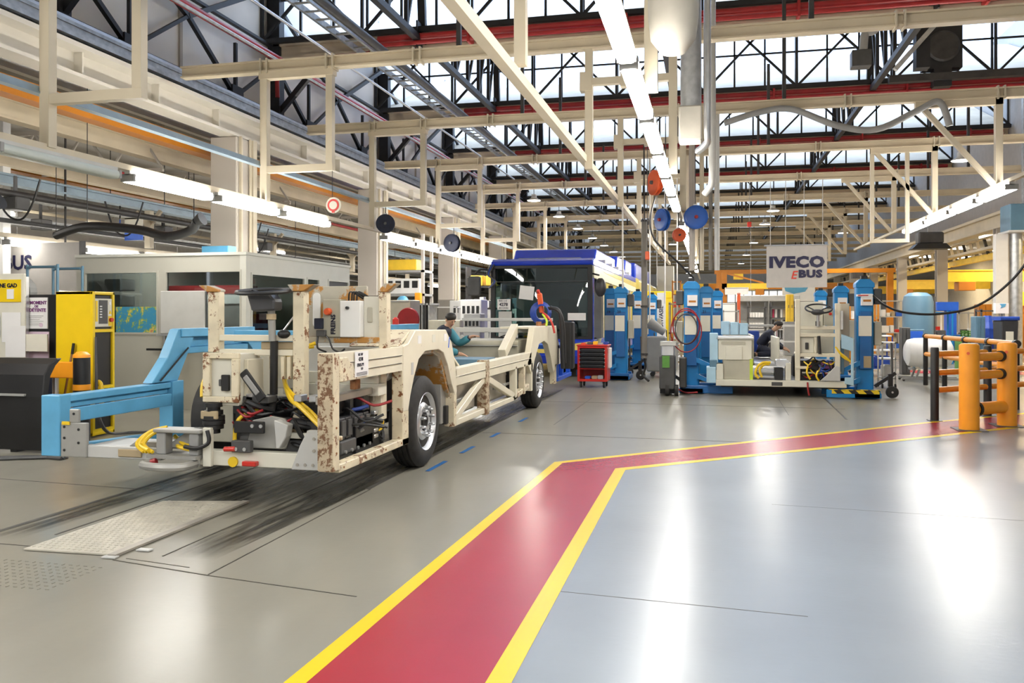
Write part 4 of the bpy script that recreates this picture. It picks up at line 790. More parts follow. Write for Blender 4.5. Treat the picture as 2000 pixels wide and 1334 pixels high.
for i in range(5): B().box(-7.768, 9.51, 1.55+.035*i, -7.764, 9.55, 1.565+.035*i).make('display_key', 'paper', cp)
B().box(-7.775, 9.68, 1.44, -7.77, 9.745, 1.57).make('switch_plate', 'yellow', cp); B().cyl((-7.77,9.715,1.52), (-7.74,9.715,1.52), .028, 14).make('rotary_switch', 'red', cp, smooth=True)
B().prism([(9.69,1.60),(9.74,1.60),(9.715,1.65)], 'x', -7.775, -7.771).make('warning_sign', 'yellow', cp); B().box(-7.775, 9.69, 1.72, -7.771, 9.73, 1.76).make('small_label', 'paper', cp)
for i in range(4): B().tube(curve_pts([(-7.85,9.46+.03*i,1.43),(-7.84,9.48+.03*i,1.34),(-7.86,9.55+.03*i,1.25),(-7.9,9.60+.02*i,1.22)], 4), .008, 5).make('lead', 'grey_light', yc)
for i in range(3): B().tube(curve_pts([(-7.74,9.40,1.30),(-7.73,9.39+.01*i,.8),(-7.72,9.40+.01*i,.35),(-7.66+.02*i,9.5,.06),(-7.5-.03*i,9.75+.05*i,.02),(-7.35,9.9,.02)], 5), .012, 6).make('cable', 'charcoal', yc)
B().tube(curve_pts([(-7.75,9.46,.72),(-7.70,9.45,.66),(-7.70,9.46,.4),(-7.74,9.48,.32)], 4), .03, 8).make('yellow_loop', 'cable_yellow', yc, smooth=True)
# broom and orange crash barrier
br = thing('broom', 'broom with dark handle leaning on the yellow cabinet', 'broom', (-8.12,9.3,0))
B().cyl((-8.2,9.28,.1), (-8.02,9.34,1.22), .014, 8).make('handle', 'wood', br); B().cyl((-8.04,9.335,1.08), (-8.02,9.34,1.22), .018, 8).make('grip', 'black', br); B().box(-8.34, 9.2, 0, -8.06, 9.3, .1).make('brush_head', 'wood', br)
cb = thing('crash_post', 'black post with orange cap and planks before the yellow cabinet', 'barrier post', (-7.55,8.95,0))
B().cyl((-7.57,8.95,0), (-7.57,8.95,1.07), .098, 28).make('sleeve', 'black', cb, smooth=True); B().lathe([(0,1.14),(.06,1.13),(.10,1.09),(.103,1.06),(0,1.06)], (-7.57,8.95,0), 'z', 28).make('cap', 'orange', cb, smooth=True)
B().cyl((-7.57,8.95,.66), (-7.57,8.95,.73), .103, 28).make('band', 'orange', cb, smooth=True)
for z0, z1 in ((.80,1.00), (.38,.56)): B().box(-8.4, 8.95, z0, -7.62, 9.05, z1).make('plank', 'orange', cb, bevel=.01)
B().cyl((-8.1,9.12,0), (-8.1,9.12,1.0), .04, 12).make('stay', 'alu', cb)
# ================= black body panel at far left =================
pr = [(8.18,.03),(8.14,.30),(8.13,.65),(8.16,.90),(8.24,1.02),(8.36,1.08),(8.44,1.08),(8.34,1.0),(8.26,.88),(8.22,.65),(8.24,.03)]
fp = thing('body_panel', 'large glossy black curved body panel standing at the far left', 'body panel', (-8.7,8.3,0))
B().prism([(p_, q_) for p_, q_ in pr], 'x', -10.4, -7.40).make('shell', 'black', fp, bevel=.01); B().box(-10.4, 8.10, .66, -7.62, 8.135, .685).make('silver_strip', 'grey', fp)
for x in (-9.8, -7.9): B().box(x, 8.2, 0, x+.08, 8.6, .05).make('foot', 'black', fp)
for i in range(3): tag(B().tube(curve_pts([(-9.2,6.9+.05*i,.02),(-8.2,7.25+.06*i,.02),(-7.4,7.75+.05*i,.02),(-6.9,7.95-.05*i,.02)], 6), .018, 7).make('floor_cable', 'charcoal', smooth=True), '%s grey cable lying on the floor before the black panel' % ('Nearest','Middle','Farthest')[i], 'cable', 'floor cables')
# ================= notice boards and snack corner =================
nb = thing('notice_board', 'white notice board with yellow sign at the left edge of the frame', 'notice board', (-9.3,9.5,0))
B().box(-10.4, 9.5, .9, -8.93, 9.54, 2.14).make('board', 'ivory', nb, bevel=.01); 
for x in (-10.2, -9.0): B().box(x, 9.54, 0, x+.05, 9.6, 2.1).make('leg', 'alu', nb)
ys = B().box(-10.2, 9.485, 1.76, -8.98, 9.5, 2.06).make('yellow_sign', 'yellow', nb)
text('ZONE GAD', .075, (-9.03, 9.483, 1.955), 'ink', ys, 'sign_lettering', align='RIGHT', bold=.003)
B().box(-9.19, 9.478, 1.80, -9.08, 9.484, 1.93).make('sign_notice', 'paper', ys)
for i, (x, z, w_, h_) in enumerate(((-9.28,1.22,.30,.40),(-9.22,1.02,.32,.42),(-9.5,1.3,.2,.3))): B().box(x, 9.49-.004*i, z, x+w_, 9.494-.004*i, z+h_).make('pinned_sheet', 'paper', nb)
B().lathe([(0,0),(.07,0),(.07,.004),(0,.004)], (-9.52,9.488,1.66), (Vector((1,0,0)),Vector((0,0,1)),Vector((0,-1,0))), 24).make('blue_disc', 'bright_blue', nb)
fc = thing('poster_stand', 'dark framed poster stand with pink handwritten poster', 'poster', (-8.85,9.62,0))
B().box(-9.05, 9.64, .9, -8.48, 9.68, 1.86).make('frame', 'black', fc, bevel=.01); B().box(-9.0, 9.63, .2, -8.55, 9.69, .9).make('stand', 'navy', fc)
ps = B().box(-9.02, 9.625, 1.40, -8.68, 9.64, 1.82).make('poster', 'paper', fc); B().box(-9.02, 9.628, .96, -8.66, 9.64, 1.36).make('lower_poster', 'pink', fc)
for s_, x_, z_, sz in (('MOMENT', -8.955, 1.73, .062), ('DE', -8.88, 1.685, .045), ('DÉTENTE', -8.965, 1.63, .062)): text(s_, sz, (x_, 9.622, z_), 'purple', ps, 'poster_lettering', bold=.002)
for i in range(6): B().box(-8.97, 9.621, 1.57-.024*i, -8.74-.03*(i % 3), 9.624, 1.575-.024*i).make('poster_line', 'grey', ps)
B().lathe([(0,0),(.03,0),(.03,.003),(0,.003)], (-8.78,9.624,1.45), (Vector((1,0,0)),Vector((0,0,1)),Vector((0,-1,0))), 16).make('poster_spot', 'pink', ps)
B().box(-8.99, 9.622, 1.12, -8.90, 9.627, 1.30).make('picture', 'magenta', fc)
tag(B().box(-8.93, 9.50, 1.10, -8.57, 9.52, 1.33).make('cardboard_sheet', 'paper_warm'), 'blank beige card clipped over the lower pink poster', 'card')
vm = thing('vending_machine', 'pale vending machine between poster stand and yellow cabinet', 'vending machine', (-8.6,9.9,0))
B().box(-8.72, 9.7, .0, -8.36, 10.3, 1.86).make('body', 'ivory', vm, bevel=.01); B().box(-8.62, 9.69, 1.68, -8.50, 9.70, 1.76).make('display', 'charcoal', vm); B().box(-8.62, 9.69, 1.52, -8.50, 9.70, 1.56).make('blue_label', 'sky_blue', vm); B().box(-8.58, 9.68, 1.38, -8.50, 9.70, 1.46).make('card_reader', 'black', vm)
for r_ in range(7):
    for c_ in range(3): B().box(-8.66+.08*c_, 9.692, .98+.055*r_, -8.61+.08*c_, 9.70, 1.01+.055*r_).make('key', 'white', vm)
# blue platform ladder
ld = thing('platform_ladder', 'blue and white tubular platform ladder behind the notice boards', 'ladder', (-10.3,11.6,0))
for x, y in ((-10.75,11.5),(-10.18,11.5),(-10.75,12.05),(-10.18,12.05)): B().tube(curve_pts([(x,y,0),(x,y,2.2),(x,y,2.32),(x+(.06 if x < -10.4 else -.06),y,2.36)], 4), .022, 8).make('upright', 'tank_blue', ld, smooth=True)
for y in (11.5, 12.05): B().cyl((-10.7,y,2.355), (-10.22,y,2.355), .022, 8).make('top_rail', 'tank_blue', ld)
B().box(-10.75, 11.5, 1.4, -10.18, 12.05, 1.46).make('platform', 'galv', ld)
for i in range(4): B().box(-10.73, 11.47-.0*i, .28+.28*i, -10.2, 11.60, .31+.28*i).make('tread', 'galv', ld)
for z in (1.95,): B().cyl((-10.18,11.5,z), (-10.18,12.05,z), .025, 8).make('white_sleeve', 'white', ld)
fn = thing('fan', 'grey round fan head beside the blue ladder', 'fan', (-11.0,11.7,1.2)); B().cyl((-11.05,11.6,1.95), (-11.05,11.75,1.95), .26, 20).make('cage', 'grey', fn); B().cyl((-11.05,11.57,1.95), (-11.05,11.6,1.95), .1, 12).make('hub', 'charcoal', fn); B().cyl((-11.05,11.7,0), (-11.05,11.7,1.7), .03, 8).make('pole', 'charcoal', fn)
# sign panel on the far left
sg = thing('sign_panel', 'large pale hanging panel lettered in dark blue at far left', 'sign', (-14.4,15.1,2.1))
B().box(-17, 15.1, 2.05, -12.75, 15.14, 3.1).make('panel', 'bay_wall', sg); text('EBUS', .42, (-14.0, 15.09, 2.55), 'navy_letter', sg, 'sign_lettering', align='RIGHT', bold=.012)
b = B().box(-12.80, 15.06, 2.02, -12.74, 15.18, 3.12); b.make('edge_frame', 'dark_steel', sg)
for x in (-16.5, -13.2): B().box(x, 15.1, 3.1, x+.03, 15.13, 6.0).make('hanger', 'dark_steel', sg)
po = tag(B().box(-14.45, 14.6, 0, -14.25, 14.8, 6.0).make('post', 'white'), 'white square post in front of the far left sign', 'post')
# ================= left bay: beams, tracks, lights, hoses =================
for i, (x, z, m, h_) in enumerate(((-12.6,5.2,'cream',.3),(-14.2,4.7,'cream',.28),(-13.3,4.15,'trunking',.12),(-15.6,4.9,'crane_orange',.22),(-17.5,5.2,'cream',.3),(-16.2,3.75,'galv',.12),(-19.5,5.0,'cream',.28))):
    b = B().box(x-.07, 8, z, x+.07, 70, z+h_); b.box(x-.14, 8, z+h_, x+.14, 70, z+h_+.04); b.box(x-.14, 8, z-.04, x+.14, 70, z)
    tag(b.make('track_beam', m), '%s long %s track beam under the left bay roof, from the main hall' % (ORD[i].capitalize(), {'cream':'cream','trunking':'blue grey','crane_orange':'orange','galv':'silver'}[m]), 'beam')
for k in range(7):
    y = 11+6*k; b = B(); b.bar((-23.4,y,5.9), (-12.2,y,5.9), .08, .10); b.bar((-23.4,y,4.9), (-12.2,y,4.9), .07, .08)
    for i in range(8): xa = -23.4+1.4*i; b.bar((xa,y,4.9), (xa+.7,y,5.9), .045, .045); b.bar((xa+.7,y,5.9), (xa+1.4,y,4.9), .045, .045)
    tag(b.make('roof_truss', 'pillar'), '%s pale lattice truss across the left bay, from the camera' % ORD[k].capitalize(), 'truss', 'left bay trusses')
    if k < 5:
        bk = thing('track_bracket', '%s pale forked bracket carrying the left bay track, from the camera' % ORD[k].capitalize(), 'bracket', (-12.9,y+1,3.2), 'track brackets')
        B().box(-13.4, y+.95, 3.2, -13.25, y+1.1, 4.11).make('post', 'cream_light', bk); B().bar((-13.33,y+1.02,3.7), (-13.0,y+1.02,4.1), .08, .08).make('arm', 'cream_light', bk); B().bar((-13.33,y+1.02,3.7), (-13.66,y+1.02,4.1), .08, .08).make('arm', 'cream_light', bk)
light_row(-14.0, 3.06, [(12.3,14.2),(14.4,16.3),(16.6,18.5),(18.7,20.6),(23,25),(25.2,27.2),(27.4,29.4),(33,35),(35.2,37.2),(41,43)], 'left bay', rail=(9,50), w=.18, lm='lamp_bay')
light_row(-18.5, 4.3, [(15,17),(17.3,19.3),(22,24),(24.3,26.3),(30,32),(32.3,34.3)], 'far left bay', rail=(9,50), w=.18, lm='lamp_bay')
for i, pts in enumerate(([(-13.0,11.6,3.22),(-12.3,11.4,3.15),(-11.6,11.3,3.2),(-11.2,11.3,3.35)], [(-12.6,14.2,3.15),(-11.8,14.1,3.3),(-10.6,14.0,3.2),(-9.9,13.9,3.05),(-9.4,13.9,3.15),(-9.2,13.8,3.3)])):
    h_ = thing('extraction_hose', ('Upper left thick black extraction hose hung over the notice boards', 'Long sagging black extraction hose hung above the office roof')[i], 'hose', pts[1])
    B().tube(curve_pts(pts, 8), .085, 12).make('hose', 'black', h_, smooth=True); e = Vector(pts[-1]); B().tube([e, e+Vector((.12,0,.05))], [.085,.13], 12).make('nozzle', 'black', h_, smooth=True)
    for j in (0, 1): B().cyl(pts[j], (pts[j][0], pts[j][1], 6.02 if pts[j][0] < -12.1 else 6.9), .008, 5).make('hanger', 'black', h_)
pipe('drain_pipe', 'silver spiral duct dropping from the upper left', 'duct', [(-10.55,10.55,3.9),(-10.55,10.55,5.45)], .13, 'galv', 14)
tag(B().rbox(-9.9, 15.0, 2.62, -9.3, 15.3, 2.95, .02, 'z').make('sky_picture_box', 'sky_blue'), 'small sky blue box sitting on the office roof', 'box')
for i, (x, z, h_) in enumerate(((-13.2,3.3,.28),(-13.2,3.62,.2))): tag(B().box(x-.02, 17.0, z, x+.45, 17.03, z+h_).box(x-.16,17.0,z+h_-.03,x+.45,17.02,z+h_).box(x-.16,17.0,z+h_-.03,x-.14,17.02,4.15).make('hanging_sign', ('bright_blue','paper_warm')[i]), ('Lower blue hanging sign in the left bay', 'Upper pale hanging sign in the left bay')[i], 'sign')
# round sign and two dark reels hanging on the left
rs = thing('round_sign', 'round white sign with red ring hung left of the second pillar', 'sign', (-6.85,14.55,3.4)); FR = (Vector((1,0,0)), Vector((0,0,1)), Vector((0,-1,0)))
B().lathe([(0,0),(.15,0),(.15,.02),(0,.02)], (-6.83,14.55,3.62), FR, 28).make('disc', 'paper_warm', rs); B().lathe([(.075,.021),(.115,.021),(.115,.026),(.075,.026)], (-6.83,14.55,3.62), FR, 28).make('ring', 'red', rs); B().lathe([(0,.022),(.078,.022),(.078,.029),(0,.029)], (-6.83,14.55,3.62), FR, 24).make('centre', 'paper_warm', rs); B().box(-6.86, 14.525, 3.48, -6.80, 14.53, 3.56).make('tail', 'red', rs)
B().cyl((-6.86,14.55,3.77), (-6.86,14.55,4.3), .006, 5).make('wire', 'black', rs)
def reel(name, lb, c, r, m, facing, top, arm_m='white'):
    q = thing(name, lb, 'hose reel', c); d = Vector((math.sin(facing), -math.cos(facing), 0)); fr = (Vector((math.cos(facing), math.sin(facing), 0)), Vector((0,0,1)), d); c = Vector(c); w_ = r*.5
    B().lathe([(0,0),(r*.9,0),(r,w_*.1),(r,w_*.3),(r*.86,w_*.36),(r*.86,w_*.7),(r,w_*.76),(r,w_*.92),(r*.93,w_),(r*.8,w_*1.04),(r*.3,w_*1.02),(0,w_*1.1)], c-d*w_/2, fr, 36).make('drum', m, q, smooth=True)
    B().lathe([(0,0),(r*.16,0),(r*.14,.05),(0,.05)], c+d*w_*.55, fr, 14).make('hub', 'dark_red' if 'blue' in m else 'charcoal', q)
    B().bar(c-d*w_*.7+Vector((0,0,-.05)), c-d*w_*.7+Vector((0,0,r*1.15)), .08, .03).make('bracket', arm_m, q)
    B().cyl(c-d*w_*.7+Vector((0,0,r*1.15)), (c.x-d.x*w_*.7, c.y-d.y*w_*.7, top), .012, 6).make('hanger', 'charcoal', q)
    return q
reel('hose_reel', 'dark round hose reel hung beside the second left pillar', (-7.9,19.8,3.85), .235, 'navy', .3, 4.28); reel('hose_reel', 'dark blue round hose reel hung before the third left pillar', (-7.8,25.05,3.79), .28, 'navy', -.3, 4.28)

for i, (x, z, r_, m, lb) in enumerate(((-12.75,3.85,.07,'dark_steel','dark pipe running along the left bay just beyond the pillars'),(-13.6,3.45,.05,'charcoal','thin black pipe under the left bay tracks'),(-15.2,4.3,.16,'galv','wide silver duct along the middle of the left bay'),(-18.1,3.3,.06,'dark_steel','dark pipe low in the far part of the left bay'),(-12.9,4.75,.05,'dark_red','thin dark red pipe under the left bay roof'),(-19.0,3.7,.14,'dark_steel','thick dark duct along the far left wall'))):
    q = thing('service_pipe', lb, 'pipe', (x,30,z)); B().cyl((x,9,z), (x,70,z), r_, 10).make('pipe', m, q, smooth=True)
    for k in range(8): B().cyl((x,12+7*k,z), (x,12+7*k,6.0), .012, 5).make('hanger', 'dark_steel', q)
for k, (x, y) in enumerate(((-12.75,13.2),(-13.4,18.5),(-13.4,23.5),(-15.2,16.5))): tag(B().box(x-.16, y, 3.55, x+.16, y+.35, 3.8).box(x-.02, y+.1, 3.8, x+.02, y+.2, 4.2).make('drive_unit', 'charcoal', bevel=.02), '%s dark drive box hung under the left bay tracks, from the camera' % ORD[k].capitalize(), 'box', 'drive boxes')
for k, (x, y) in enumerate(((-12.9,13.0),(-13.1,16.2),(-12.7,20.6),(-13.38,22.2))): tag(B().tube(curve_pts([(x,y,4.1),(x+.15,y+.1,3.5),(x+.4,y+.2,3.35),(x+.6,y+.25,3.6),(x+.75,y+.3,4.1)], 5), .02, 6).make('loop_cable', 'black', smooth=True), '%s black looped cable hung in the left bay, from the camera' % ORD[k].capitalize(), 'cable', 'left bay cables')
# ================= blue bus body behind the chassis =================
bs = thing('bus', 'blue bus body with large dark windscreen and yellow side band behind the chassis', 'bus', (-4.15, 27, 0))
def Q(b, n, m, bevel=0, par=None, **k): return b.make(n, m, par or bs, bevel=bevel, **k)
XA, XC, YF, YR = -5.47, -2.83, 20.8, 33.0
Q(B().prism([(YF+.10,2.80),(YF+.02,2.84),(YF+.05,2.93),(YF+.25,3.0),(YR,3.0),(YR,2.80)], 'x', XA, XC), 'roof', 'bus_blue', .03)
Q(B().prism([(YF+.05,.35),(YF-.05,.55),(YF-.05,.92),(YF+.02,.98),(YF+.14,.98),(YF+.14,.35)], 'x', XA+.02, XC-.02), 'front_apron', 'bus_blue', .02)
Q(B().prism([(XA+.9,.70),(XC-.25,.70),(XC-.05,.92),(XC-.6,.84),(XA+.9,.80)], 'y', YF-.06, YF-.045), 'yellow_flash', 'bus_yellow')
Q(B().box(XA+.5, YF-.07, .62, XA+1.6, YF-.05, .72), 'yellow_flash', 'bus_yellow')
fr_ = Q(B().prism([(XA+.02,.96),(XC-.02,.96),(XC-.02,2.82),(XA+.02,2.82),(XA+.02,2.74),(XC-.14,2.74),(XC-.14,1.04),(XA+.14,1.04),(XA+.14,2.74),(XA+.02,2.74)], 'y', YF+.0, YF+.08), 'windscreen_frame', 'black', .01)
cx = (XA+XC)/2; b = B(); n = 12; vs = []
for i in range(n+1):
    t = -1+2*i/n; x = cx+t*(XC-XA-.2)/2; y = YF-.06+.10*t*t
    vs += [(x,y,1.0),(x,y+.06,2.78)]
b.add(vs, [(2*i,2*i+2,2*i+3,2*i+1) for i in range(n)]); k_ = len(b.v); b.add([(x,y+.008,z) for x,y,z in vs], [(2*i+1,2*i+3,2*i+2,2*i) for i in range(n)])
Q(b, 'windscreen', 'bus_glass', smooth=True)
Q(B().box(XA+.1, YF-.045, 2.40, XC-.1, YF-.02, 2.415), 'wiper_line', 'charcoal')
for pts in ([(XA+.3,YF-.09,1.02),(XA+.6,YF-.10,1.10),(XA+1.1,YF-.11,1.06)], [(XC-1.5,YF-.11,1.02),(XC-1.1,YF-.12,1.14),(XC-.4,YF-.10,1.12)]): Q(B().tube(curve_pts(pts, 4), .015, 6), 'wiper', 'black')
for nm, x0, x1, z0, z1, m in (('paper_sheet',-4.70,-4.33,1.96,2.30,'paper'),('paper_notice',-5.25,-4.91,1.70,1.97,'paper'),('paper_strip',-5.22,-4.88,1.02,1.66,'grey_light'),('paper_strip',-4.9,-4.72,1.0,1.3,'paper'),('dash_notice',-3.45,-3.0,1.44,1.62,'paper')):
    o = B().box(x0, YF-.085, z0, x1, YF-.08, z1); o = Q(o, nm, m)
    if nm == 'paper_sheet': o.rotation_euler = (0, .12, 0)
    if nm == 'paper_notice': text('4278', .11, (x0+.05, YF-.09, 1.80), 'ink', o, 'notice_print', bold=.003); text('BUS 12 E', .055, (x0+.04, YF-.09, 1.91), 'ink', o, 'notice_print'); text('EN COURS', .05, (x0+.04, YF-.09, 1.73), 'ink', o, 'notice_print')
# cab interior
Q(B().box(XA+.06, YF+.3, .35, XC-.06, YR-.1, .42), 'floor', 'dark_steel'); Q(B().box(XA+.1, YF+2.6, .42, XC-.1, YF+2.66, 2.78), 'bulkhead', 'grey')
Q(B().box(XA+.15, YF+.16, 2.35, XC-.15, YF+.5, 2.74), 'destination_box', 'charcoal'); Q(B().prism([(YF+.15,1.0),(YF+.15,1.12),(YF+.65,1.25),(YF+.75,1.0)], 'x', XC-1.3, XC-.15), 'dashboard', 'charcoal')
Q(B().rbox(-3.95, YF+1.4, .9, -3.4, YF+1.55, 2.0, .1, 'y'), 'driver_seat', 'charcoal', .02); Q(B().box(-3.95, YF+.95, .8, -3.4, YF+1.5, .95), 'seat_cushion', 'charcoal', .03)
ring = [(-3.68+.22*math.cos(t), YF+.72+.16*math.sin(t), 1.32+.14*math.sin(t)) for t in [2*PI*i/24 for i in range(25)]]; Q(B().tube(ring, .016, 6), 'steering_wheel', 'black')
# open right-hand side: posts, cant rail in cream-yellow, lower panels
Q(B().prism([(YF+.14,2.50),(YF+.14,2.80),(YR,2.80),(YR,2.42)], 'x', XC-.06, XC+.005), 'cant_panel', 'bus_cream')
Q(B().prism([(YF+.30,2.80),(YR,2.80),(YR,2.62),(YF+3,2.70)], 'x', XC+.0, XC+.012), 'yellow_band', 'bus_yellow')
for i in range(7): Q(B().box(XC-.07, YF+.12+2.0*i, .95, XC-.01, YF+.26+2.0*i, 2.5), 'side_post', 'bus_blue' if i == 0 else 'cream_light')
Q(B().box(XC-.06, YF+.14, .35, XC-.005, YR, .95), 'lower_panel', 'bus_blue', .01); Q(B().prism([(YF+.3,.5),(YF+.9,.95),(YF+1.6,.95),(YF+.9,.40)], 'x', XC-.005, XC+.006), 'yellow_flash', 'bus_yellow')
Q(B().box(XA, YF+.14, .35, XA+.05, YR, .95), 'lower_panel', 'bus_blue'); Q(B().box(XA, YF+.14, 2.45, XA+.05, YR, 2.8), 'cant_panel', 'bus_blue')
for i in range(7): Q(B().box(XA+.0, YF+.12+2.0*i, .95, XA+.06, YF+.24+2.0*i, 2.5), 'side_post', 'charcoal')
# roof pods
for i, (y0, y1, z1, x0, x1) in enumerate(((21.6,22.6,3.08,-5.0,-3.3),(22.4,27.2,3.36,-5.25,-3.0),(27.4,30.0,3.50,-5.25,-2.98),(30.2,32.8,3.55,-5.25,-2.98))):
    Q(B().prism([(y0,3.0),(y0+.35,z1),(y1,z1),(y1,3.0)], 'x', x0, x1), 'roof_pod', 'charcoal' if i == 0 else 'bus_blue', .03)
for y in (23.5,25.2,27.0,28.8,30.6): Q(B().box(-3.0, y, 2.98, -2.86, y+.14, 3.10), 'pod_clip', 'bus_cream')
# mirrors
mr = Q(B().tube(curve_pts([(XA+.06,YF,2.70),(XA-.18,YF-.18,2.72),(XA-.32,YF-.22,2.62)], 4), .025, 8), 'mirror_arm', 'black'); Q(B().rbox(-5.98, YF-.30, 2.06, -5.66, YF-.14, 2.55, .05, 'y'), 'mirror', 'charcoal', .02, mr)
mr = Q(B().tube(curve_pts([(XC-.03,YF+.05,2.6),(XC+.16,YF-.12,2.55)], 4), .022, 8), 'mirror_arm', 'black'); Q(B().ball((XC+.20,YF-.14,2.25), .14, .09, .24), 'mirror', 'dark_plastic', 0, mr, smooth=True)
for i in range(3): Q(B().tube(curve_pts([(XA+.12-.04*i,YF-.04,2.85),(XA+.02-.03*i,YF-.1,2.6),(XA+.12+.03*i,YF-.08,2.42),(XA+.0,YF-.1,2.25)], 5), .018, 6), 'coiled_cable', 'blue' if i % 2 else 'charcoal')
for x in (XA+.35, XC-.35):
    for y in (23.5, 30.2): Q(B().lathe([(0,-.14),(.40,-.14),(.48,-.08),(.48,.08),(.40,.14),(0,.14)], (x,y,.48), 'x', 24), 'wheel', 'rubber', smooth=True)
# second bus queued behind
b2 = thing('bus', 'second bus with yellow side waiting behind the blue bus', 'bus', (-4.15, 40, 0))
B().rbox(XA, 34.6, .4, XC, 46, 3.05, .15, 'y').make('body', 'bus_yellow', b2); B().box(-5.2, 35, 3.05, -3.0, 44, 3.7).make('roof_pod', 'bus_blue', b2, bevel=.05); B().box(XC, 35.2, 1.3, XC+.01, 45.5, 2.3).make('side_glass', 'charcoal', b2); B().box(XC, 34.8, .45, XC+.012, 45.8, .9).make('skirt', 'bus_blue', b2)
for y in (37, 43.5): B().cyl((XC-.3,y,.48), (XC+.0,y,.48), .48, 20).make('wheel', 'rubber', b2); B().cyl((XA+.0,y,.48), (XA+.3,y,.48), .48, 20).make('wheel', 'rubber', b2)
# ================= mobile lift columns =================
def lift(label, x, y, side, flip=1, h=2.2, m='lift_blue', fork=1.0, number='', hz=False, group='mobile lift columns'):
    """side: direction along X in which the fork reaches"""
    q = thing('lift_column', label, 'lift', (x, y, 0), group); s = side
    B().rbox(x-.155, y-.12, .10, x+.155, y+.16, h-.10, .03, 'z').make('mast', m, q)
    B().prism([(x-.17,h-.10),(x+.17,h-.10),(x+.17,h-.02),(x+.09,h+.06),(x-.09,h+.06),(x-.17,h-.02)], 'y', y-.14, y+.18).make('mast_cap', m, q, bevel=.01)
    B().box(x-.06, y-.04, h+.06, x+.06, y+.08, h+.13).make('top_motor', 'black', q, bevel=.01)
    B().box(x-.11, y-.20, .55, x+.11, y-.12, h-.55).make('carriage', 'lift_blue_dark' if m == 'lift_blue' else m, q, bevel=.01)
    B().box(x-.13, y-.215, 1.18, x+.10, y-.20, 1.56).make('notice', 'paper_warm', q); B().box(x-.08, y-.21, 1.76, x+.12, y-.122, 1.98).make('data_plate', 'paper', q)
    B().box(x-.05, y-.212, 1.83, x+.09, y-.206, 1.87).make('plate_print', 'crane_orange', q)
    B().box(x+s*-.17, y-.10, 1.0, x+s*-.30, y+.12, 1.45).make('control_box', 'beige_box', q, bevel=.01); B().box(x+s*-.16, y-.1, 1.78, x+s*-.31, y+.12, 2.08).make('motor_box', 'charcoal', q, bevel=.02)
    f = B()
    for yy in (y-.42, y+.30): f.prism([(x-s*.22,yy),(x+s*.55*fork,yy),(x+s*.85*fork,yy+.03),(x+s*.85*fork,yy+.10),(x+s*.5*fork,yy+.14),(x-s*.22,yy+.14)], 'z', .02, .17)
    f.box(x-.24, y-.42, .02, x+.24, y+.44, .12); f.make('base_fork', 'lift_blue_dark' if not hz else 'lift_blue', q, bevel=.01)
    if hz: B().prism([(x-s*.22,y-.43),(x+s*.55*fork,y-.43),(x+s*.82*fork,y-.40),(x+s*.82*fork,y-.34),(x-s*.22,y-.36)], 'z', .17, .178).make('hazard_strip', 'hazard', q); B().box(x-s*.2, y-.425, .10, x+s*.75*fork, y-.42, .168).make('hazard_edge', 'hazard', q)
    for zz in (.30, .62): B().prism([(x+s*.1,zz-.0),(x+s*.45*fork,zz-.12),(x+s*.45*fork,zz-.05),(x+s*.1,zz+.1)], 'y', y-.20, y-.14).make('carry_arm', m, q)
    # tow bar with castor wheel
    B().bar((x-s*.18,y-.05,.22), (x-s*.55,y-.05,.48), .06, .06).make('tow_arm', 'black', q); B().cyl((x-s*.50,y-.05,.40), (x-s*.48,y-.05,1.05), .02, 8).make('tow_handle', 'charcoal', q)
    B().box(x-s*.46-.04, y-.09, .22, x-s*.46+.04, y-.01, .46).make('castor_fork', 'black', q); B().lathe([(0,-.03),(.05,-.035),(.10,-.03),(.115,-.015),(.115,.015),(.10,.03),(.05,.035),(0,.03)], (x-s*.48,y-.11,.118), 'y', 22).make('castor_wheel', 'rubber', q, smooth=True); B().cyl((x-s*.48,y-.15,.118), (x-s*.48,y-.145,.118), .02, 8).make('axle_nut', 'alu', q)
    if number: text(number, .09, (x-.08, y-.203, 1.62), 'ink', q, 'column_number', bold=.002)
    return q
lift('Blue lift column standing right behind the red tool trolley', -2.13, 20.75, -1, number='20')
lift('Blue lift column half hidden on the left of the column behind the red trolley', -2.52, 21.9, -1, number='19')
lift('Blue lift column just left of the dark vertical exhaust pipe', -2.08, 25.0, -1)
lift('Farthest blue lift column, just right of the dark vertical exhaust pipe', -1.93, 29.0, -1)
la = lift('Nearest blue lift column left of the second chassis, red hose hung on it', -.38, 17.65, 1, number='22', fork=.95)
lift('Second blue lift column left of the second chassis, behind the hose column', -.11, 21.0, 1, number='21', fork=.6); lift('Third and farthest blue lift column left of the second chassis', .18, 25.0, 1, fork=.6)
ld_ = lift('Nearest blue lift column right of the second chassis with hazard striped foot', 2.86, 17.3, -1, number='', hz=True, fork=.85)
lift('Second blue lift column right of the second chassis, behind the hazard one', 3.0, 21.3, -1, fork=.6); lift('Farthest blue lift column right of the second chassis, above the steering wheel', 3.03, 25.3, -1, fork=.6)
# tall board on top of the hazard column, label and grip
B().box(2.70, 17.08, 1.93, 2.98, 17.17, 1.97).make('red_label', 'paper', ld_); B().box(2.72, 17.075, 1.94, 2.9, 17.08, 1.96).make('label_print', 'red', ld_); B().box(2.82, 17.085, .58, 2.95, 17.10, .80).make('brown_label', 'brown_card', ld_)
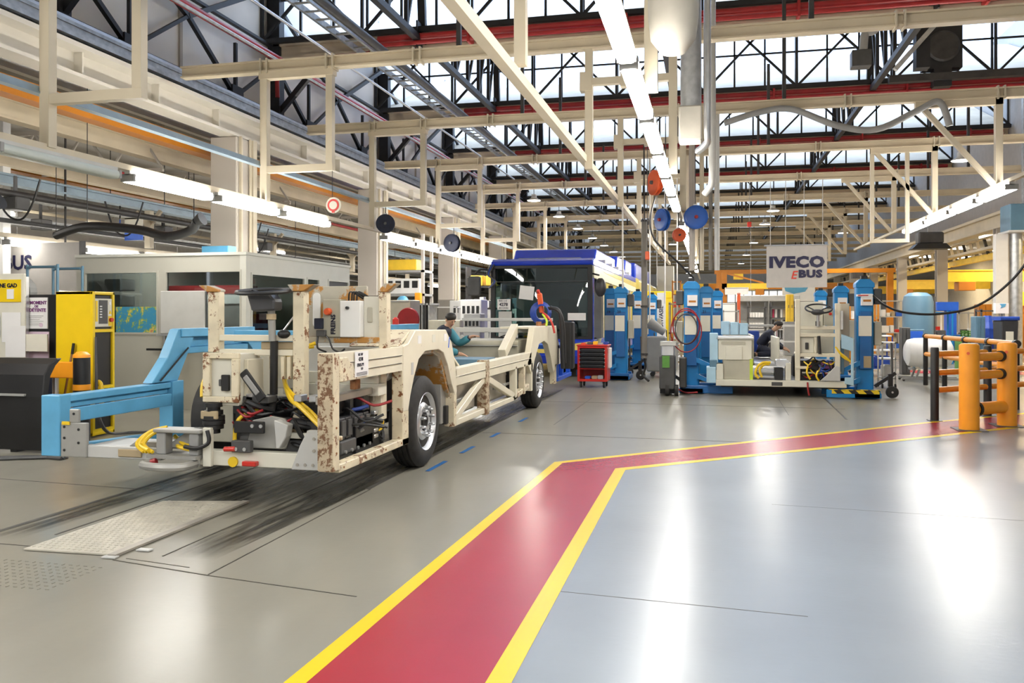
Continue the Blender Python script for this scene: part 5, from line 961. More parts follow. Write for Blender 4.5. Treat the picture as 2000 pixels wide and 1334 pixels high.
# hoses on the near left column
for i, (m, rr, zc) in enumerate((('dark_red', .36, 1.35), ('charcoal', .30, 1.30), ('dark_red', .42, 1.25))):
    pts = [(-.48+rr*.72*math.cos(t), 17.36-.03*i, zc+rr*math.sin(t)) for t in [2*PI*j/26 for j in range(27)]]
    tag(B().tube(pts, .014, 6).make('air_hose', m, smooth=True), '%s loop of hose hung on the near left lift column' % ('Middle dark red','Inner charcoal','Outer dark red')[i], 'hose')
tag(B().tube(curve_pts([(-.75,17.3,1.1),(-.92,17.25,.7),(-.88,17.2,.35),(-.55,17.1,.06),(-.25,17.1,.05)], 6), .016, 6).make('air_hose', 'dark_red', smooth=True), 'dark red hose trailing down to the floor beside the black welder', 'hose')
tag(B().tube(curve_pts([(2.98,17.1,1.95),(3.2,17.05,1.75),(3.55,17.0,1.62),(4.1,16.9,1.60),(4.7,16.8,1.75),(5.2,16.6,2.2),(5.5,16.4,2.75),(5.75,16.2,3.4),(5.88,16.1,4.1)], 7), .022, 8).make('supply_cable', 'black', smooth=True), 'black supply cable swooping from the hazard lift column up to the right', 'cable')
tag(B().tube(curve_pts([(-.34,17.6,2.33),(-.7,17.5,2.7),(-1.1,17.4,3.1),(-1.2,17.4,3.5),(-1.1,17.5,4.0)], 6), .02, 6).make('supply_cable', 'black', smooth=True), 'black supply cable rising from the near left lift column', 'cable')
# ================= second chassis on the lifts =================
ec = thing('bus_chassis', 'second cream chassis with steering wheel raised between the blue lift columns', 'bus chassis', (1.35, 19.5, 0))
def E_(b, n, m, bevel=.008, par=None, **k): return b.make(n, m, par or ec, bevel=bevel, **k)
y = 17.0
E_(B().box(.10, y-.05, .20, 2.50, y+.12, .32), 'front_beam', 'ivory'); E_(B().box(.20, y+.1, .17, 2.4, 22.5, .22), 'underside', 'dark_steel')
for x in (.3, 2.1): E_(B().box(x, y+.2, .32, x+.16, 23, .62), 'frame_rail', 'chassis')
E_(B().box(.10, y-.02, .32, .24, y+.5, .62), 'corner_plate', 'ivory')
# left wheel housing
E_(B().rbox(.14, y+.05, .70, .78, y+1.4, 1.10, .03, 'y'), 'wheel_housing', 'ivory'); E_(B().box(.10, y+.02, 1.10, .82, y+1.5, 1.14), 'housing_top', 'grey_light'); E_(B().rbox(.20, y+.04, 1.0, .66, y+.05, 1.06, .02, 'y'), 'vent_slot', 'beige_box', 0)
E_(B().box(.24, y+.06, .32, .80, y+1.2, .70), 'step_box', 'beige_box'); E_(B().box(.28, y+.03, .70, .60, y+.05, .96), 'door', 'ivory')
E_(B().box(.74, y+.05, .32, .80, y+.35, .72), 'step_flange', 'lime', 0)
E_(B().box(.80, y+.9, .55, .86, y+2.6, 1.16), 'aisle_panel', 'ivory'); E_(B().box(1.30, y+.9, .55, 1.36, y+2.6, 1.12), 'aisle_panel', 'ivory')
E_(B().box(.86, y+.8, .55, 1.30, y+3.4, .60), 'gangway', 'alu'); E_(B().box(.86, y+.3, .40, 1.32, y+.8, .45), 'gangway_step', 'grey_light')
for z in (.36, .48, .52): E_(B().box(.84, y+.15, z, 1.5, y+.2, z+.025), 'pipe_run', 'alu', 0)
E_(B().box(1.20, y+.0, .33, 1.36, y+.3, .56), 'pump', 'black'); E_(B().box(1.14, y-.06, .22, 1.34, y-.05, .29), 'number_plate', 'charcoal')
E_(B().rbox(1.22, y-.02, .60, 1.46, y+.25, .72, .04, 'y'), 'air_tank', 'alu', 0); E_(B().box(1.40, y-.03, .32, 1.50, y+.2, .66), 'bracket', 'ivory')
for pts, r_ in (([(1.12,y-.05,.66),(.98,y-.07,.66),(.88,y-.08,.58),(.84,y-.08,.45),(.90,y-.08,.36)], .026), ([(1.10,y-.04,.63),(1.0,y-.06,.62),(.92,y-.07,.52),(.96,y-.08,.38)], .024), ([(2.30,y-.03,.98),(2.38,y-.05,.86),(2.48,y-.06,.78),(2.56,y-.06,.70)], .022), ([(2.34,y,.92),(2.42,y-.03,.80),(2.54,y-.03,.72)], .022), ([(1.80,y-.08,.62),(1.78,y-.1,.48),(1.84,y-.1,.36)], .018), ([(1.98,y-.08,.52),(1.95,y-.1,.42),(2.0,y-.1,.33)], .018)):
    E_(B().tube(curve_pts(pts, 5), r_, 7), 'high_voltage_cable', 'cable_yellow', 0, smooth=True)
# driver's frame
for x in (1.62, 2.34): E_(B().box(x-.045, y-.05, .32 if x < 2 else .48, x+.045, y+.05, 1.88 if x < 2 else 1.80), 'cab_post', 'chassis')
for z in (1.30, 1.16, .78): E_(B().box(1.62, y-.04, z, 2.34, y+.04, z+.07), 'cab_crossbar', 'chassis')
E_(B().box(1.575, y-.07, .55, 1.78, y+.02, .60), 'post_foot', 'chassis'); E_(B().box(2.18, y-.07, .47, 2.40, y+.02, .51), 'post_foot', 'chassis_rusty')
E_(B().box(1.66, y+.03, .85, 1.92, y+.4, 1.16), 'fuse_housing', 'ivory'); E_(B().box(1.76, y-.0, .92, 1.82, y+.03, 1.05), 'switch', 'dark_steel'); E_(B().box(1.92, y-.03, .85, 1.97, y+.04, 1.16), 'cab_upright', 'chassis')
E_(B().box(1.66, y+.42, .80, 2.33, y+.46, 1.34), 'rear_panel', 'ivory'); E_(B().box(1.68, y+.47, 1.36, 2.14, y+.7, 1.84), 'control_cabinet', 'ivory'); E_(B().box(2.15, y+.40, 1.37, 2.32, y+.6, 1.70), 'control_box', 'beige_box'); E_(B().cyl((2.26,y+.38,1.60),(2.26,y+.36,1.60),.03,10), 'stop_button', 'red', 0)
E_(B().box(2.36, y-.02, 1.30, 2.44, y+.5, 1.66), 'side_panel', 'white'); E_(B().box(2.44, y+.3, .5, 2.6, y+.4, 1.8), 'screen_panel', 'cream_light')
E_(B().box(2.38, y+.02, .45, 2.46, y+.1, 1.1), 'blue_post', 'tank_blue')
s2 = thing('steering_wheel','','',(1.98,y-.1,1.62)); del s2['label'], s2['category']; hang(s2, ec); s2['label'] = 'black steering wheel on its column'
ring = [(1.99+.24*math.cos(t), y-.1+.22*math.sin(t), 1.70+.085*math.sin(t)) for t in [2*PI*i/32 for i in range(33)]]; E_(B().tube(ring, .016, 8), 'rim', 'black', 0, s2, smooth=True)
E_(B().ball((1.97,y-.1,1.63), .12, .09, .06), 'boss', 'charcoal', 0, s2, smooth=True)
for t in (.5, 2.6): E_(B().bar((1.97,y-.1,1.64), (1.99+.23*math.cos(t), y-.1+.2*math.sin(t), 1.70+.08*math.sin(t)), .04, .015), 'spoke', 'black', 0, s2)
E_(B().cyl((1.98,y-.08,1.36), (1.98,y-.1,1.60), .03, 10), 'column', 'alu', 0, s2); E_(B().box(1.94, y-.09, 1.37, 2.02, y-.03, 1.46), 'column_clamp', 'black', .004, s2); E_(B().cyl((2.02,y-.05,.84), (2.0,y-.05,1.18), .028, 10), 'lower_shaft', 'black', 0, s2)
E_(B().prism([(2.02,.33),(2.38,.33),(2.38,.60),(2.30,.62),(2.14,.44)], 'y', y-.09, y-.05), 'end_plate', 'grey_light')
E_(B().prism([(2.46,.28),(2.62,.24),(2.62,1.14),(2.40,1.22),(2.40,.95),(2.57,.90),(2.57,.4),(2.46,.4)], 'y', y-.08, y-.04), 'side_frame', 'pale_blue'); E_(B().box(2.40, y-.03, .96, 2.60, y+.0, 1.16), 'side_glass', 'tank_blue')
E_(B().box(-.02, y+.02, .64, .14, y+.4, 1.22), 'side_frame', 'pale_blue'); E_(B().box(-.08, y-.05, .25, .10, y+.4, .56), 'corner_jig', 'pale_blue'); E_(B().box(-.02, y-.02, .50, .12, y+.02, .70), 'jig_clamp', 'tank_blue')
random.seed(5)
for nm, m, n_ in (('black_hose','black',10), ('red_hose','dark_red',3), ('blue_hose','blue',3), ('yellow_hose','cable_yellow',3)):
    for i in range(n_):
        x = 1.66+random.random()*.45; z = .40+random.random()*.3; E_(B().tube(curve_pts([(x,y+.05,z),(x+.08,y-.02,z+random.uniform(-.1,.1)),(x+.16,y+.02,z+random.uniform(-.12,.1)),(x+.22,y+.1,z)], 4), .014, 6), nm, m, 0)
E_(B().box(1.66, y+.15, .32, 2.3, y+.9, .70), 'motor_pack', 'black'); E_(B().box(2.05, y+.05, .55, 2.25, y+.15, .68), 'relay', 'purple'); E_(B().box(1.7, y-.0, .46, 2.28, y+.03, .49), 'cross_bar', 'ivory')
E_(B().tube(curve_pts([(1.79,y-.1,.30),(1.80,y-.12,.15),(1.82,y-.12,.05)], 4), .018, 6), 'hanging_hose', 'dark_red', 0); 
b = B()
for x in (.5, 1.0, 1.5): b.bar((x,y+1,.02), (x+.1,y+1.4,.2), .06, .06)
for x in (.6, 1.9): E_(B().lathe([(0,-.12),(.30,-.12),(.36,-.06),(.36,.06),(.30,.12),(0,.12)], (x,19.9,.36), 'x', 20), 'wheel', 'rubber', 0, smooth=True)
for x in (.35, 2.2): E_(B().box(x, y+3.6, .62, x+.1, y+5.6, 1.2), 'rear_frame', 'chassis')
E_(B().box(.3, y+4.9, 1.28, 1.62, y+4.98, 1.34), 'hand_rail', 'grey_light'); E_(B().box(.35, y+2.8, .62, .8, y+3.4, 1.20), 'seat_box', 'grey_light')
# light blue hoods standing on the chassis edge
for i in range(3): tag(B().rbox(.22+.19*i, 18.7, 1.15, .40+.19*i, 18.95, 1.44-.02*i, .03, 'z').make('panel_pack', 'pale_blue', bevel=.01), '%s pale blue wrapped panel standing on the left housing of the second chassis' % ('Leftmost','Middle','Rightmost')[i], 'panel', 'pale blue panels')
tag(B().rbox(.78, 20.6, .62, 1.12, 20.9, 1.20, .08, 'z').make('seat', 'blue', bevel=.02), 'blue covered seat just left of the crouching worker', 'seat')
# ================= red tool trolley =================
rc = thing('tool_trolley', 'red tool trolley with black drawers on castors beside the bus', 'tool trolley', (-2.5, 18.4, 0))
b = B().box(-2.81, 18.14, .14, -2.76, 18.75, .90); b.box(-2.22, 18.14, .14, -2.17, 18.75, .90); b.box(-2.76, 18.14, .86, -2.22, 18.75, .90); b.box(-2.76, 18.14, .14, -2.22, 18.75, .19); b.box(-2.76, 18.70, .19, -2.22, 18.75, .86); b.make('housing', 'red', rc)
B().box(-2.83, 18.12, .90, -2.15, 18.77, .93).make('top_tray', 'red', rc, bevel=.01); B().box(-2.76, 18.2, .40, -2.22, 18.7, .42).make('shelf', 'red', rc)
for i in range(5):
    d = B().box(-2.75, 18.15, .435+.085*i, -2.23, 18.6, .505+.085*i).make('drawer', 'black', rc, bevel=.004); B().box(-2.72, 18.135, .487+.085*i, -2.26, 18.15, .498+.085*i).make('handle', 'charcoal', d)
    for x in (-2.76, -2.22): B().cyl((x,18.14,.47+.085*i), (x,18.125,.47+.085*i), .012, 8).make('rivet', 'alu', rc)
for x in (-2.74, -2.24):
    for yy in (18.2, 18.68): c_ = B().lathe([(0,-.018),(.055,-.02),(.065,-.01),(.065,.01),(.055,.02),(0,.018)], (x,yy,.066), 'x', 18).make('castor', 'rubber', rc, smooth=True); B().box(x-.03, yy-.03, .10, x+.03, yy+.03, .14).make('castor_fork', 'black', c_)
B().box(-2.168, 18.3, .42, -2.12, 18.65, .86).make('side_bin', 'white', rc, bevel=.01)
for i, (x, m, l_) in enumerate(((-2.6,'bright_blue','blue air tool lying on the lower shelf of the red trolley'),(-2.45,'brown_card','small brown pouch on the lower shelf of the red trolley'),(-2.32,'alu','silver clamp at the right of the red trolley shelf'))): tag(B().rbox(x-.06, 18.22, .192, x+.06, 18.36, .25+.01*i, .02, 'y').make(('air_tool','pouch','clamp')[i], m), l_, ('tool','pouch','clamp')[i])
for i, (x, m) in enumerate(((-2.75,'orange_red'),(-2.62,'charcoal'),(-2.5,'cable_yellow'),(-2.4,'alu'),(-2.28,'blue'))): tag(B().rbox(x, 18.25+.05*i, .931, x+.10, 18.40+.05*i, .97+.015*(i % 3), .015, 'y').make('hand_tool', m), '%s small %s tool lying on top of the red trolley' % (ORD[i].capitalize(), {'orange_red':'orange red','charcoal':'black','cable_yellow':'yellow','alu':'silver','blue':'blue'}[m]), 'tool', 'tools on the red trolley')
# dark exhaust drop pipe
ep = thing('drop_pipe', 'tall dark brown vertical pipe between bus and second chassis', 'pipe', (-1.53, 20.2, 0))
B().cyl((-1.53,20.2,.55), (-1.53,20.2,3.8), .07, 16).make('pipe', 'pillar_grey', ep, smooth=True)
for z in (3.78, 1.75, .62): B().cyl((-1.53,20.2,z), (-1.53,20.2,z+.05), .088, 16).make('collar', 'dark_steel', ep)
B().tube(curve_pts([(-1.53,20.2,.55),(-1.5,20.2,.35),(-1.55,20.2,.15),(-1.42,20.1,.02)], 5), .03, 7).make('tail_cable', 'black', ep, smooth=True); B().cyl((-1.53,20.2,3.83), (-1.53,20.05,6.4), .02, 6).make('hanger', 'dark_steel', ep)
# black welding trolley
wt = thing('welding_set', 'black upright welding set on wheels before the left lift columns', 'welder', (-.8,16.85,0))
B().rbox(-.98, 16.75, .12, -.68, 17.20, .78, .04, 'y').make('body', 'charcoal', wt, bevel=.02); B().box(-.94, 16.78, .78, -.70, 17.10, .98).make('head', 'alu', wt, bevel=.01); B().box(-.92, 16.73, .55, -.78, 16.76, .78).make('green_panel', 'green', wt); B().box(-.96, 16.74, .98, -.66, 17.00, 1.06).make('top_tray', 'grey_light', wt); B().box(-.60, 16.85, .15, -.46, 17.10, .75).make('gas_case', 'dark_steel', wt, bevel=.02)
for x in (-.86, -.68): B().cyl((x,16.78,.11), (x+.07,16.78,.11), .11, 20).make('wheel', 'rubber', wt)
B().box(-.98, 17.00, .02, -.66, 17.20, .12).make('foot', 'black', wt)
rb = tag(B().cyl((-1.42,24.5,0), (-1.42,24.5,.78), .16, 20).make('bin', 'dark_red'), 'dark red drum standing right of the vertical pipe', 'drum'); tag(B().cyl((-1.05,24.5,0), (-1.05,24.5,.78), .14, 16).make('bin', 'grey'), 'grey drum beside the dark red drum', 'drum')
tag(B().tube(curve_pts([(-1.55,22.0,1.38),(-1.35,22.0,1.25),(-1.15,22.0,1.12)], 4), [.16,.15,.14,.13,.12,.11,.10,.10,.10], 14).make('blower_hose', 'grey', smooth=True), 'grey flexible blower nose right of the vertical pipe', 'hose').location.z -= 0
bt = thing('blower', 'grey blower cart carrying the flexible nose', 'blower', (-1.3,22,0)); B().box(-1.6, 21.85, .12, -1.1, 22.2, 1.02).make('body', 'grey', bt, bevel=.03); B().cyl((-1.45,21.84,.06), (-1.45,22.2,.06), .06, 12).make('roller', 'rubber', bt); B().cyl((-1.2,21.84,.06), (-1.2,22.2,.06), .06, 12).make('roller', 'rubber', bt)
# yellow display arch with white banner strip
ya = thing('display_arch', 'yellow display arch with a tall white lettered banner strip', 'banner', (-1.9,30.3,0))
B().box(-2.5, 30.4, 2.15, -1.35, 30.5, 2.4).make('arch_top', 'yellow', ya, bevel=.02); B().box(-1.55, 30.4, 0, -1.33, 30.5, 2.15).make('arch_leg', 'yellow', ya); B().box(-2.5, 30.4, 0, -2.35, 30.5, 2.15).make('arch_leg', 'yellow', ya)
wbn = B().box(-1.85, 30.35, .55, -1.55, 30.39, 2.35).make('banner_strip', 'white', ya); text('DIWASIL', .2, (-1.64, 30.345, 1.1), 'navy_letter', wbn, 'banner_lettering', bold=.004).rotation_euler = (0, -PI/2, 0)
for i in range(5): B().box(-1.83+.05*i, 30.344, .62+.03*(i % 2), -1.80+.05*i, 30.35, .75).make('red_figure', 'red', wbn)
# ================= hose reels over the centre =================
reel('hose_reel', 'large blue hose reel right of the central lights, face towards the camera', (-.33,19.68,3.80), .27, 'reel_blue', .15, 6.15)
reel('hose_reel', 'blue hose reel with white arm left of the central lights', (-1.08,19.68,3.76), .255, 'reel_blue', -.9, 6.15)
reel('hose_reel', 'orange red hose reel above the two blue reels', (-1.24,19.68,4.62), .29, 'orange_red', -1.0, 6.15)
reel('hose_reel', 'small orange reel behind the gap between the blue reels', (-.72,20.2,3.45), .16, 'orange_red', .3, 3.972)
tag(B().cyl((-1.21,19.8,2.25), (-1.21,19.8,6.18), .012, 6).make('hose_drop', 'grey_light'), 'thin pale hose dropping past the blue reel', 'hose')
pn = thing('pendant', 'small orange red pendant hung left of the central light row', 'pendant', (-1.43,19.8,2.85)); B().box(-1.48, 19.75, 2.85, -1.38, 19.85, 3.05).make('switch_body', 'orange_red', pn, bevel=.02)
B().cyl((-1.43,19.8,3.05), (-1.43,19.8,6.18), .008, 5).make('cord', 'charcoal', pn)
for i, (x, yy, z0) in enumerate(((-2.0,19.8,2.2),(-1.74,25.05,1.3),(-1.3,25.05,1.9),(-.95,25.05,2.2))): tag(B().cyl((x,yy,z0), (x,yy,6.18), .022, 6).make('drop_line', 'pillar_light'), '%s thin pale drop line hung between the bus and the lift columns, from the left' % ORD[i].capitalize(), 'pipe', 'drop lines')
for i, (x, m, r_) in enumerate(((-.42,'pillar',.07),(-.20,'cream_light',.05),(.0,'pillar_grey',.045),(.14,'grey_light',.06))): tag(B().cyl((x,19.91+r_,2.6), (x,19.91+r_,6.35), r_, 8).make('riser_pipe', m), '%s riser pipe of the bundle beside the big blue reel, from the left' % ORD[i].capitalize(), 'pipe', 'riser pipes')
# fabric duct end and metal ducts overhead
fd = thing('fabric_duct', 'pale fabric air duct with sagging end at top centre', 'duct', (-.35,8.6,4.2))
B().tube([(-.45,5.2,5.25),(-.42,6.5,5.2),(-.38,8.0,5.02),(-.36,8.3,4.95)], [.27,.27,.25,.25], 20).make('duct', 'duct_fabric', fd, smooth=True)
B().lathe([(.235,.62),(.25,.55),(.245,.35),(.22,.15),(.12,.02),(.05,0),(0,0)], (-.36,8.5,4.16), 'z', 20).make('bag_end', 'duct_fabric', fd, smooth=True); B().tube(curve_pts([(-.61,8.35,4.72),(-.36,8.24,4.66),(-.11,8.36,4.80),(-.08,8.5,5.0)], 4), .02, 6).make('strap', 'black', fd)
B().cyl((-.4,6,5.4), (-.4,6,8.6), .012, 5).make('hanger', 'dark_steel', fd)
md_ = pipe('metal_duct', 'ribbed silver duct dropping through the roof right of the central lights', 'duct', [(-.28,12.6,4.25),(-.28,12.6,8.5)], .15, 'galv', 16)
B().rbox(-.45, 12.4, 4.1, -.12, 12.8, 4.6, .03, 'z').make('valve_box', 'duct_fabric', md_, bevel=.02)
pipe('metal_duct', 'narrow silver pipe beside the ribbed duct', 'pipe', curve_pts([(-.05,13.2,8.5),(-.05,13.2,5.2),(-.05,13.3,4.4),(-.05,13.4,4.25),(-.2,13.6,4.15)], 4), .055, 'alu', 12)

pipe('metal_duct', 'long silver pipe dropping far right of the central reels', 'pipe', curve_pts([(.03,17.2,8.5),(.03,17.2,5.2),(.03,17.2,4.35),(.0,17.3,4.15),(-.12,17.4,4.0)], 4), .07, 'grey_light', 12)
b = B().tube(curve_pts([(.3,19.63,5.9),(1.05,19.63,6.1),(1.75,19.63,6.13),(2.7,19.63,5.72),(3.5,19.63,5.6),(4.3,19.63,5.95),(4.75,19.63,6.12),(4.95,19.63,5.6)], 6), .07, 10)
tag(b.make('swan_hose', 'grey', smooth=True), 'long grey sagging hose hung across the right roof bay', 'hose')
# hoist hooks
for i, (x, yy, z) in enumerate(((3.05,9.15,5.5),(1.3,30.3,4.6))):
    hk = thing('hoist', ('pale chain hoist with hook hung from the first cream beam','red chain hoist hung far above the second chassis')[i], 'hoist', (x,yy,z))
    B().box(x-.07, yy-.07, z, x+.07, yy+.07, z+.18).make('body', ('grey_light','red')[i], hk, bevel=.02); B().cyl((x,yy,z+.18), (x,yy,6.169), .01, 6).make('chain', 'galv', hk); B().tube(curve_pts([(x,yy,z),(x,yy,z-.16),(x+.03,yy,z-.24),(x-.04,yy,z-.28),(x-.06,yy,z-.22)], 4), .012, 6).make('hook', 'charcoal', hk)
    B().cyl((x+.05,yy,1.6 if i else 3.2), (x+.05,yy,z), .006, 4).make('pull_chain', 'grey_light', hk)
# ================= hanging banner =================
bn = thing('banner', 'large pale hanging banner with big dark blue lettering over the second chassis', 'banner', (2.85,30.3,2.5))
B().box(1.87, 30.3, 2.50, 3.84, 30.32, 3.92).make('sheet', 'bay_wall', bn); text('IVECO', .50, (1.95, 30.29, 3.2), 'navy_letter', bn, 'banner_lettering', bold=.03, sx=1.17, gap=1.1)
text('BUS', .34, (2.92, 30.29, 2.85), 'navy_letter', bn, 'banner_lettering', bold=.022, sx=1.2, gap=1.12); text('E', .38, (2.66, 30.29, 2.80), 'ink_red', bn, 'banner_lettering', bold=.006, shear=.25)
for x in (2.0, 2.5, 3.1, 3.7): B().cyl((x,30.31,3.92), (x,30.31,6.2), .012, 5).make('cord', 'grey_light', bn)
B().cyl((1.8,30.31,3.94), (3.9,30.31,3.94), .025, 8).make('bar', 'alu', bn)
pd = thing('trapeze_rail', 'cream rectangular hanging frame right of the banner', 'frame', (4.6,25.05,3.6))
for x in (4.35, 5.25): B().box(x-.05, 25.0, 3.66, x+.05, 25.1, 6.17).make('upright', 'cream_light', pd)
B().box(4.3, 25.0, 3.56, 5.3, 25.1, 3.66).make('bar', 'cream_light', pd)
# ================= crash barriers on the right =================
def lathe_post(q, x, y, r, h, m, cap=True):
    B().lathe([(r*.0,h+.012),(r*.8,h+.01),(r*.98,h-.01),(r,h-.03),(r,.01),(0,.01)][::-1], (x,y,0), 'z', 32).make('post', m, q, smooth=True)
    B().box(x-r*1.5, y-r*1.5, 0, x+r*1.5, y+r*1.5, .012).make('base_plate', 'charcoal', q)
gb = thing('guard_barrier', 'heavy orange two-post guard barrier with black collars, nearest on the right', 'barrier', (3.8,13.0,0))
A_ = Vector((3.47,12.78,0)); C_ = Vector((4.12,13.36,0)); d = (C_-A_).normalized()
for p_ in (A_, C_):
    lathe_post(gb, p_.x, p_.y, .128, 1.18, 'orange'); nrm = Vector((-.35,-.94,0)).normalized(); B().cyl(p_+nrm*.125+Vector((.0,0,1.06)), p_+nrm*.135+Vector((0,0,1.06)), .02, 12).make('plug', 'orange_red', gb)
for z, r_ in ((1.0,.06), (.75,.06), (.28,.09)):
    B().cyl(A_+d*.12+Vector((0,0,z)), C_-d*.12+Vector((0,0,z)), r_, 20).make('rail', 'orange', gb, smooth=True)
    e = C_-d*.16 if r_ < .07 else A_+d*.15
    B().cyl(e-d*.025+Vector((0,0,z)), e+d*.025+Vector((0,0,z)), r_+.016, 20).make('collar', 'black', gb, smooth=True)
sb = thing('guard_barrier', 'orange three-rail barrier with slim black posts behind the heavy one', 'barrier', (4.3,14.6,0))
PT = [Vector((3.26,13.74,0)), Vector((4.22,14.58,0)), Vector((5.22,15.5,0)), Vector((6.3,16.5,0)), Vector((7.4,17.5,0))]
for i, p_ in enumerate(PT):
    B().lathe([(0,.01),(.058,.01),(.058,1.08),(.05,1.1),(0,1.1)], p_, 'z', 24).make('post', 'black', sb, smooth=True); B().box(p_.x-.09, p_.y-.09, 0, p_.x+.09, p_.y+.09, .012).make('base_plate', 'charcoal', sb)
    if i:
        o = PT[i-1]; dd = (p_-o).normalized()
        for z in (1.0, .72, .46): B().cyl(o+dd*.05+Vector((0,0,z)), p_-dd*.05+Vector((0,0,z)), .045, 16).make('rail', 'orange', sb, smooth=True)
lb = thing('guard_barrier', 'long orange handrail barrier with black joints receding beside the film roll', 'barrier', (4.55,18,0))
yy = [15.7, 16.9, 18.1, 19.3, 20.6]
for i, v in enumerate(yy):
    x = 4.98-.07*i
    B().cyl((x,v,0), (x,v,1.08), .05, 18).make('post', 'black', lb, smooth=True); B().cyl((x,v-.05,1.1), (x,v+.05,1.1), .062, 18).make('collar', 'black', lb)
    if i:
        x0 = 4.98-.07*(i-1)
        for z in (1.1, .70): B().cyl((x0,yy[i-1]+.05,z), (x,v-.05,z), .048, 16).make('rail', 'orange', lb, smooth=True)
# ================= roll of film on a trestle =================
tr = thing('roll_trestle', 'tubular steel trestle on castors under the film roll', 'trestle', (5.05,22,0))
for yy in (21.75, 22.2):
    B().bar((4.45,yy,.06), (5.75,yy,.06), .05, .05).make('base_bar', 'grey', tr)
    for x in (4.75, 5.4): B().bar((x,yy,.06), (x+.08*(1 if x < 5 else -1),yy,.28), .045, .045).make('strut', 'grey', tr)
    for x in (4.48, 5.72): B().cyl((x,yy-.015,.03), (x,yy+.015,.03), .03, 12).make('castor', 'rubber', tr)
B().bar((4.7,21.75,.28), (4.7,22.2,.28), .05, .05).make('cradle', 'grey', tr); B().bar((5.45,21.75,.28), (5.45,22.2,.28), .05, .05).make('cradle', 'grey', tr)
tag(B().lathe([(0,-.52),(.20,-.52),(.31,-.46),(.345,-.33),(.36,0),(.345,.33),(.31,.46),(.20,.52),(0,.52)], (5.07,21.97,.67), 'x', 36).make('film_roll', 'film', smooth=True), 'big white roll of wrapping film lying on a trestle', 'film roll')
# ================= blue grey tank, pipe and boxes near the right columns =================
tk = thing('tank', 'blue grey upright tank with rounded top beside the right columns', 'tank', (5.95,27,0))
B().lathe([(0,.35),(.38,.35),(.42,.40),(.42,1.95),(.38,2.12),(.25,2.22),(0,2.24)], (5.95,27,0), 'z', 28).make('vessel', 'tank_blue', tk, smooth=True)
for t in range(3): B().cyl((5.95+.34*math.cos(2.1*t),27+.34*math.sin(2.1*t),0), (5.95+.34*math.cos(2.1*t),27+.34*math.sin(2.1*t),.5), .035, 8).make('leg', 'tank_blue', tk)
B().box(5.45, 26.4, .7, 6.0, 26.6, 1.15).make('control_cabinet', 'tank_blue', tk, bevel=.01); B().box(5.62, 26.39, .85, 5.95, 26.4, 1.1).make('blue_panel', 'bright_blue', tk); B().cyl((6.4,27,.4), (6.4,27,2.1), .03, 8).make('side_pipe', 'charcoal', tk)
bx = thing('duct_box', 'grey overhead duct box at the right edge', 'duct', (10,29.6,3.9)); B().box(9.0, 28.9, 4.15, 10.6, 29.85, 5.0).make('box', 'tank_blue', bx, bevel=.02); B().box(8.95, 28.85, 4.12, 10.65, 29.9, 4.18).make('flange', 'grey_light', bx)
B().cyl((9.35,29.5,0), (9.35,29.5,4.15), .18, 16).make('riser', 'galv', bx, smooth=True); B().box(8.75, 29.4, 0, 9.1, 29.7, 4.12).make('white_post', 'pillar_light', bx)
B().box(9.5, 29.3, 5.0, 9.7, 29.5, 8.5).make('upper_pipe', 'galv', bx)
# yellow crane girders and lattice of the right bay
for k in range(4):
    y = 30+12*k; g = thing('crane_girder', '%s yellow crane girder crossing the right bay, from the camera' % ORD[k].capitalize(), 'crane', (12.8,y,3), 'right bay cranes')
    B().box(10.4, y, 3.05, 15.79, y+.35, 3.55).make('girder', 'crane_yellow', g, bevel=.01); B().box(10.9, y-.25, 2.65, 11.6, y+.5, 3.05).make('trolley', 'crane_orange', g, bevel=.02); B().box(10.4, y-.05, 3.55, 15.7, y+.40, 3.60).make('flange', 'crane_yellow', g)
for k in range(4):
    y0 = 30.5+12*k; b = B(); b.box(10.2, y0, 4.05, 10.62, y0+11.5, 4.15); b.box(10.5, y0, 4.55, 10.62, y0+11.5, 4.62)
    g = thing('crane_rail', '%s cream slatted rail truss along the right columns, from the camera' % ORD[k].capitalize(), 'truss', (10.56,y0+5.7,4.05), 'right rail trusses'); b.make('chord', 'cream', g)
    for i in range(12): B().bar((10.56,y0+.2+.95*i,3.95), (10.56,y0+.75+.95*i,4.6), .10, .07).make('slat', 'cream_light' if i % 3 else 'dark_steel', g)
    b = B().box(10.55, y0, 3.72, 10.75, y0+11.5, 3.95); b.make('yellow_rail', 'crane_yellow', g)
ys_ = thing('yellow_machine', 'big yellow machine frame in the right bay', 'machine', (12.5,36,0))
B().box(11.4, 36, 1.9, 14.8, 37, 2.45).make('beam', 'crane_yellow', ys_, bevel=.02); B().box(11.5, 36.1, 0, 11.8, 36.5, 1.9).make('leg', 'crane_orange', ys_); B().box(14.3, 36.1, 0, 14.6, 36.5, 1.9).make('leg', 'crane_orange', ys_); B().box(11.9, 35.8, .9, 12.7, 36.4, 1.6).make('cabinet', 'crane_orange', ys_, bevel=.02)
B().box(10.6, 33.4, .0, 10.66, 33.46, 3.2).make('guard_post', 'crane_orange', ys_); B().box(11.9, 33.4, .0, 11.96, 33.46, 3.2).make('guard_post', 'crane_orange', ys_); B().box(10.6, 33.4, 3.14, 11.96, 33.46, 3.2).make('guard_bar', 'crane_orange', ys_); B().box(10.6, 33.4, 1.6, 11.96, 33.46, 1.66).make('guard_bar', 'crane_orange', ys_)
for i in range(5): tag(B().rbox(12.0+.0*i, 28.5+7*i, 5.06, 13.2, 28.7+7*i, 5.2, .03, 'x').make('tube_light', 'lamp_warm'), '%s warm tube light in the right bay, from the camera' % ORD[i].capitalize(), 'light', 'right bay tube lights')
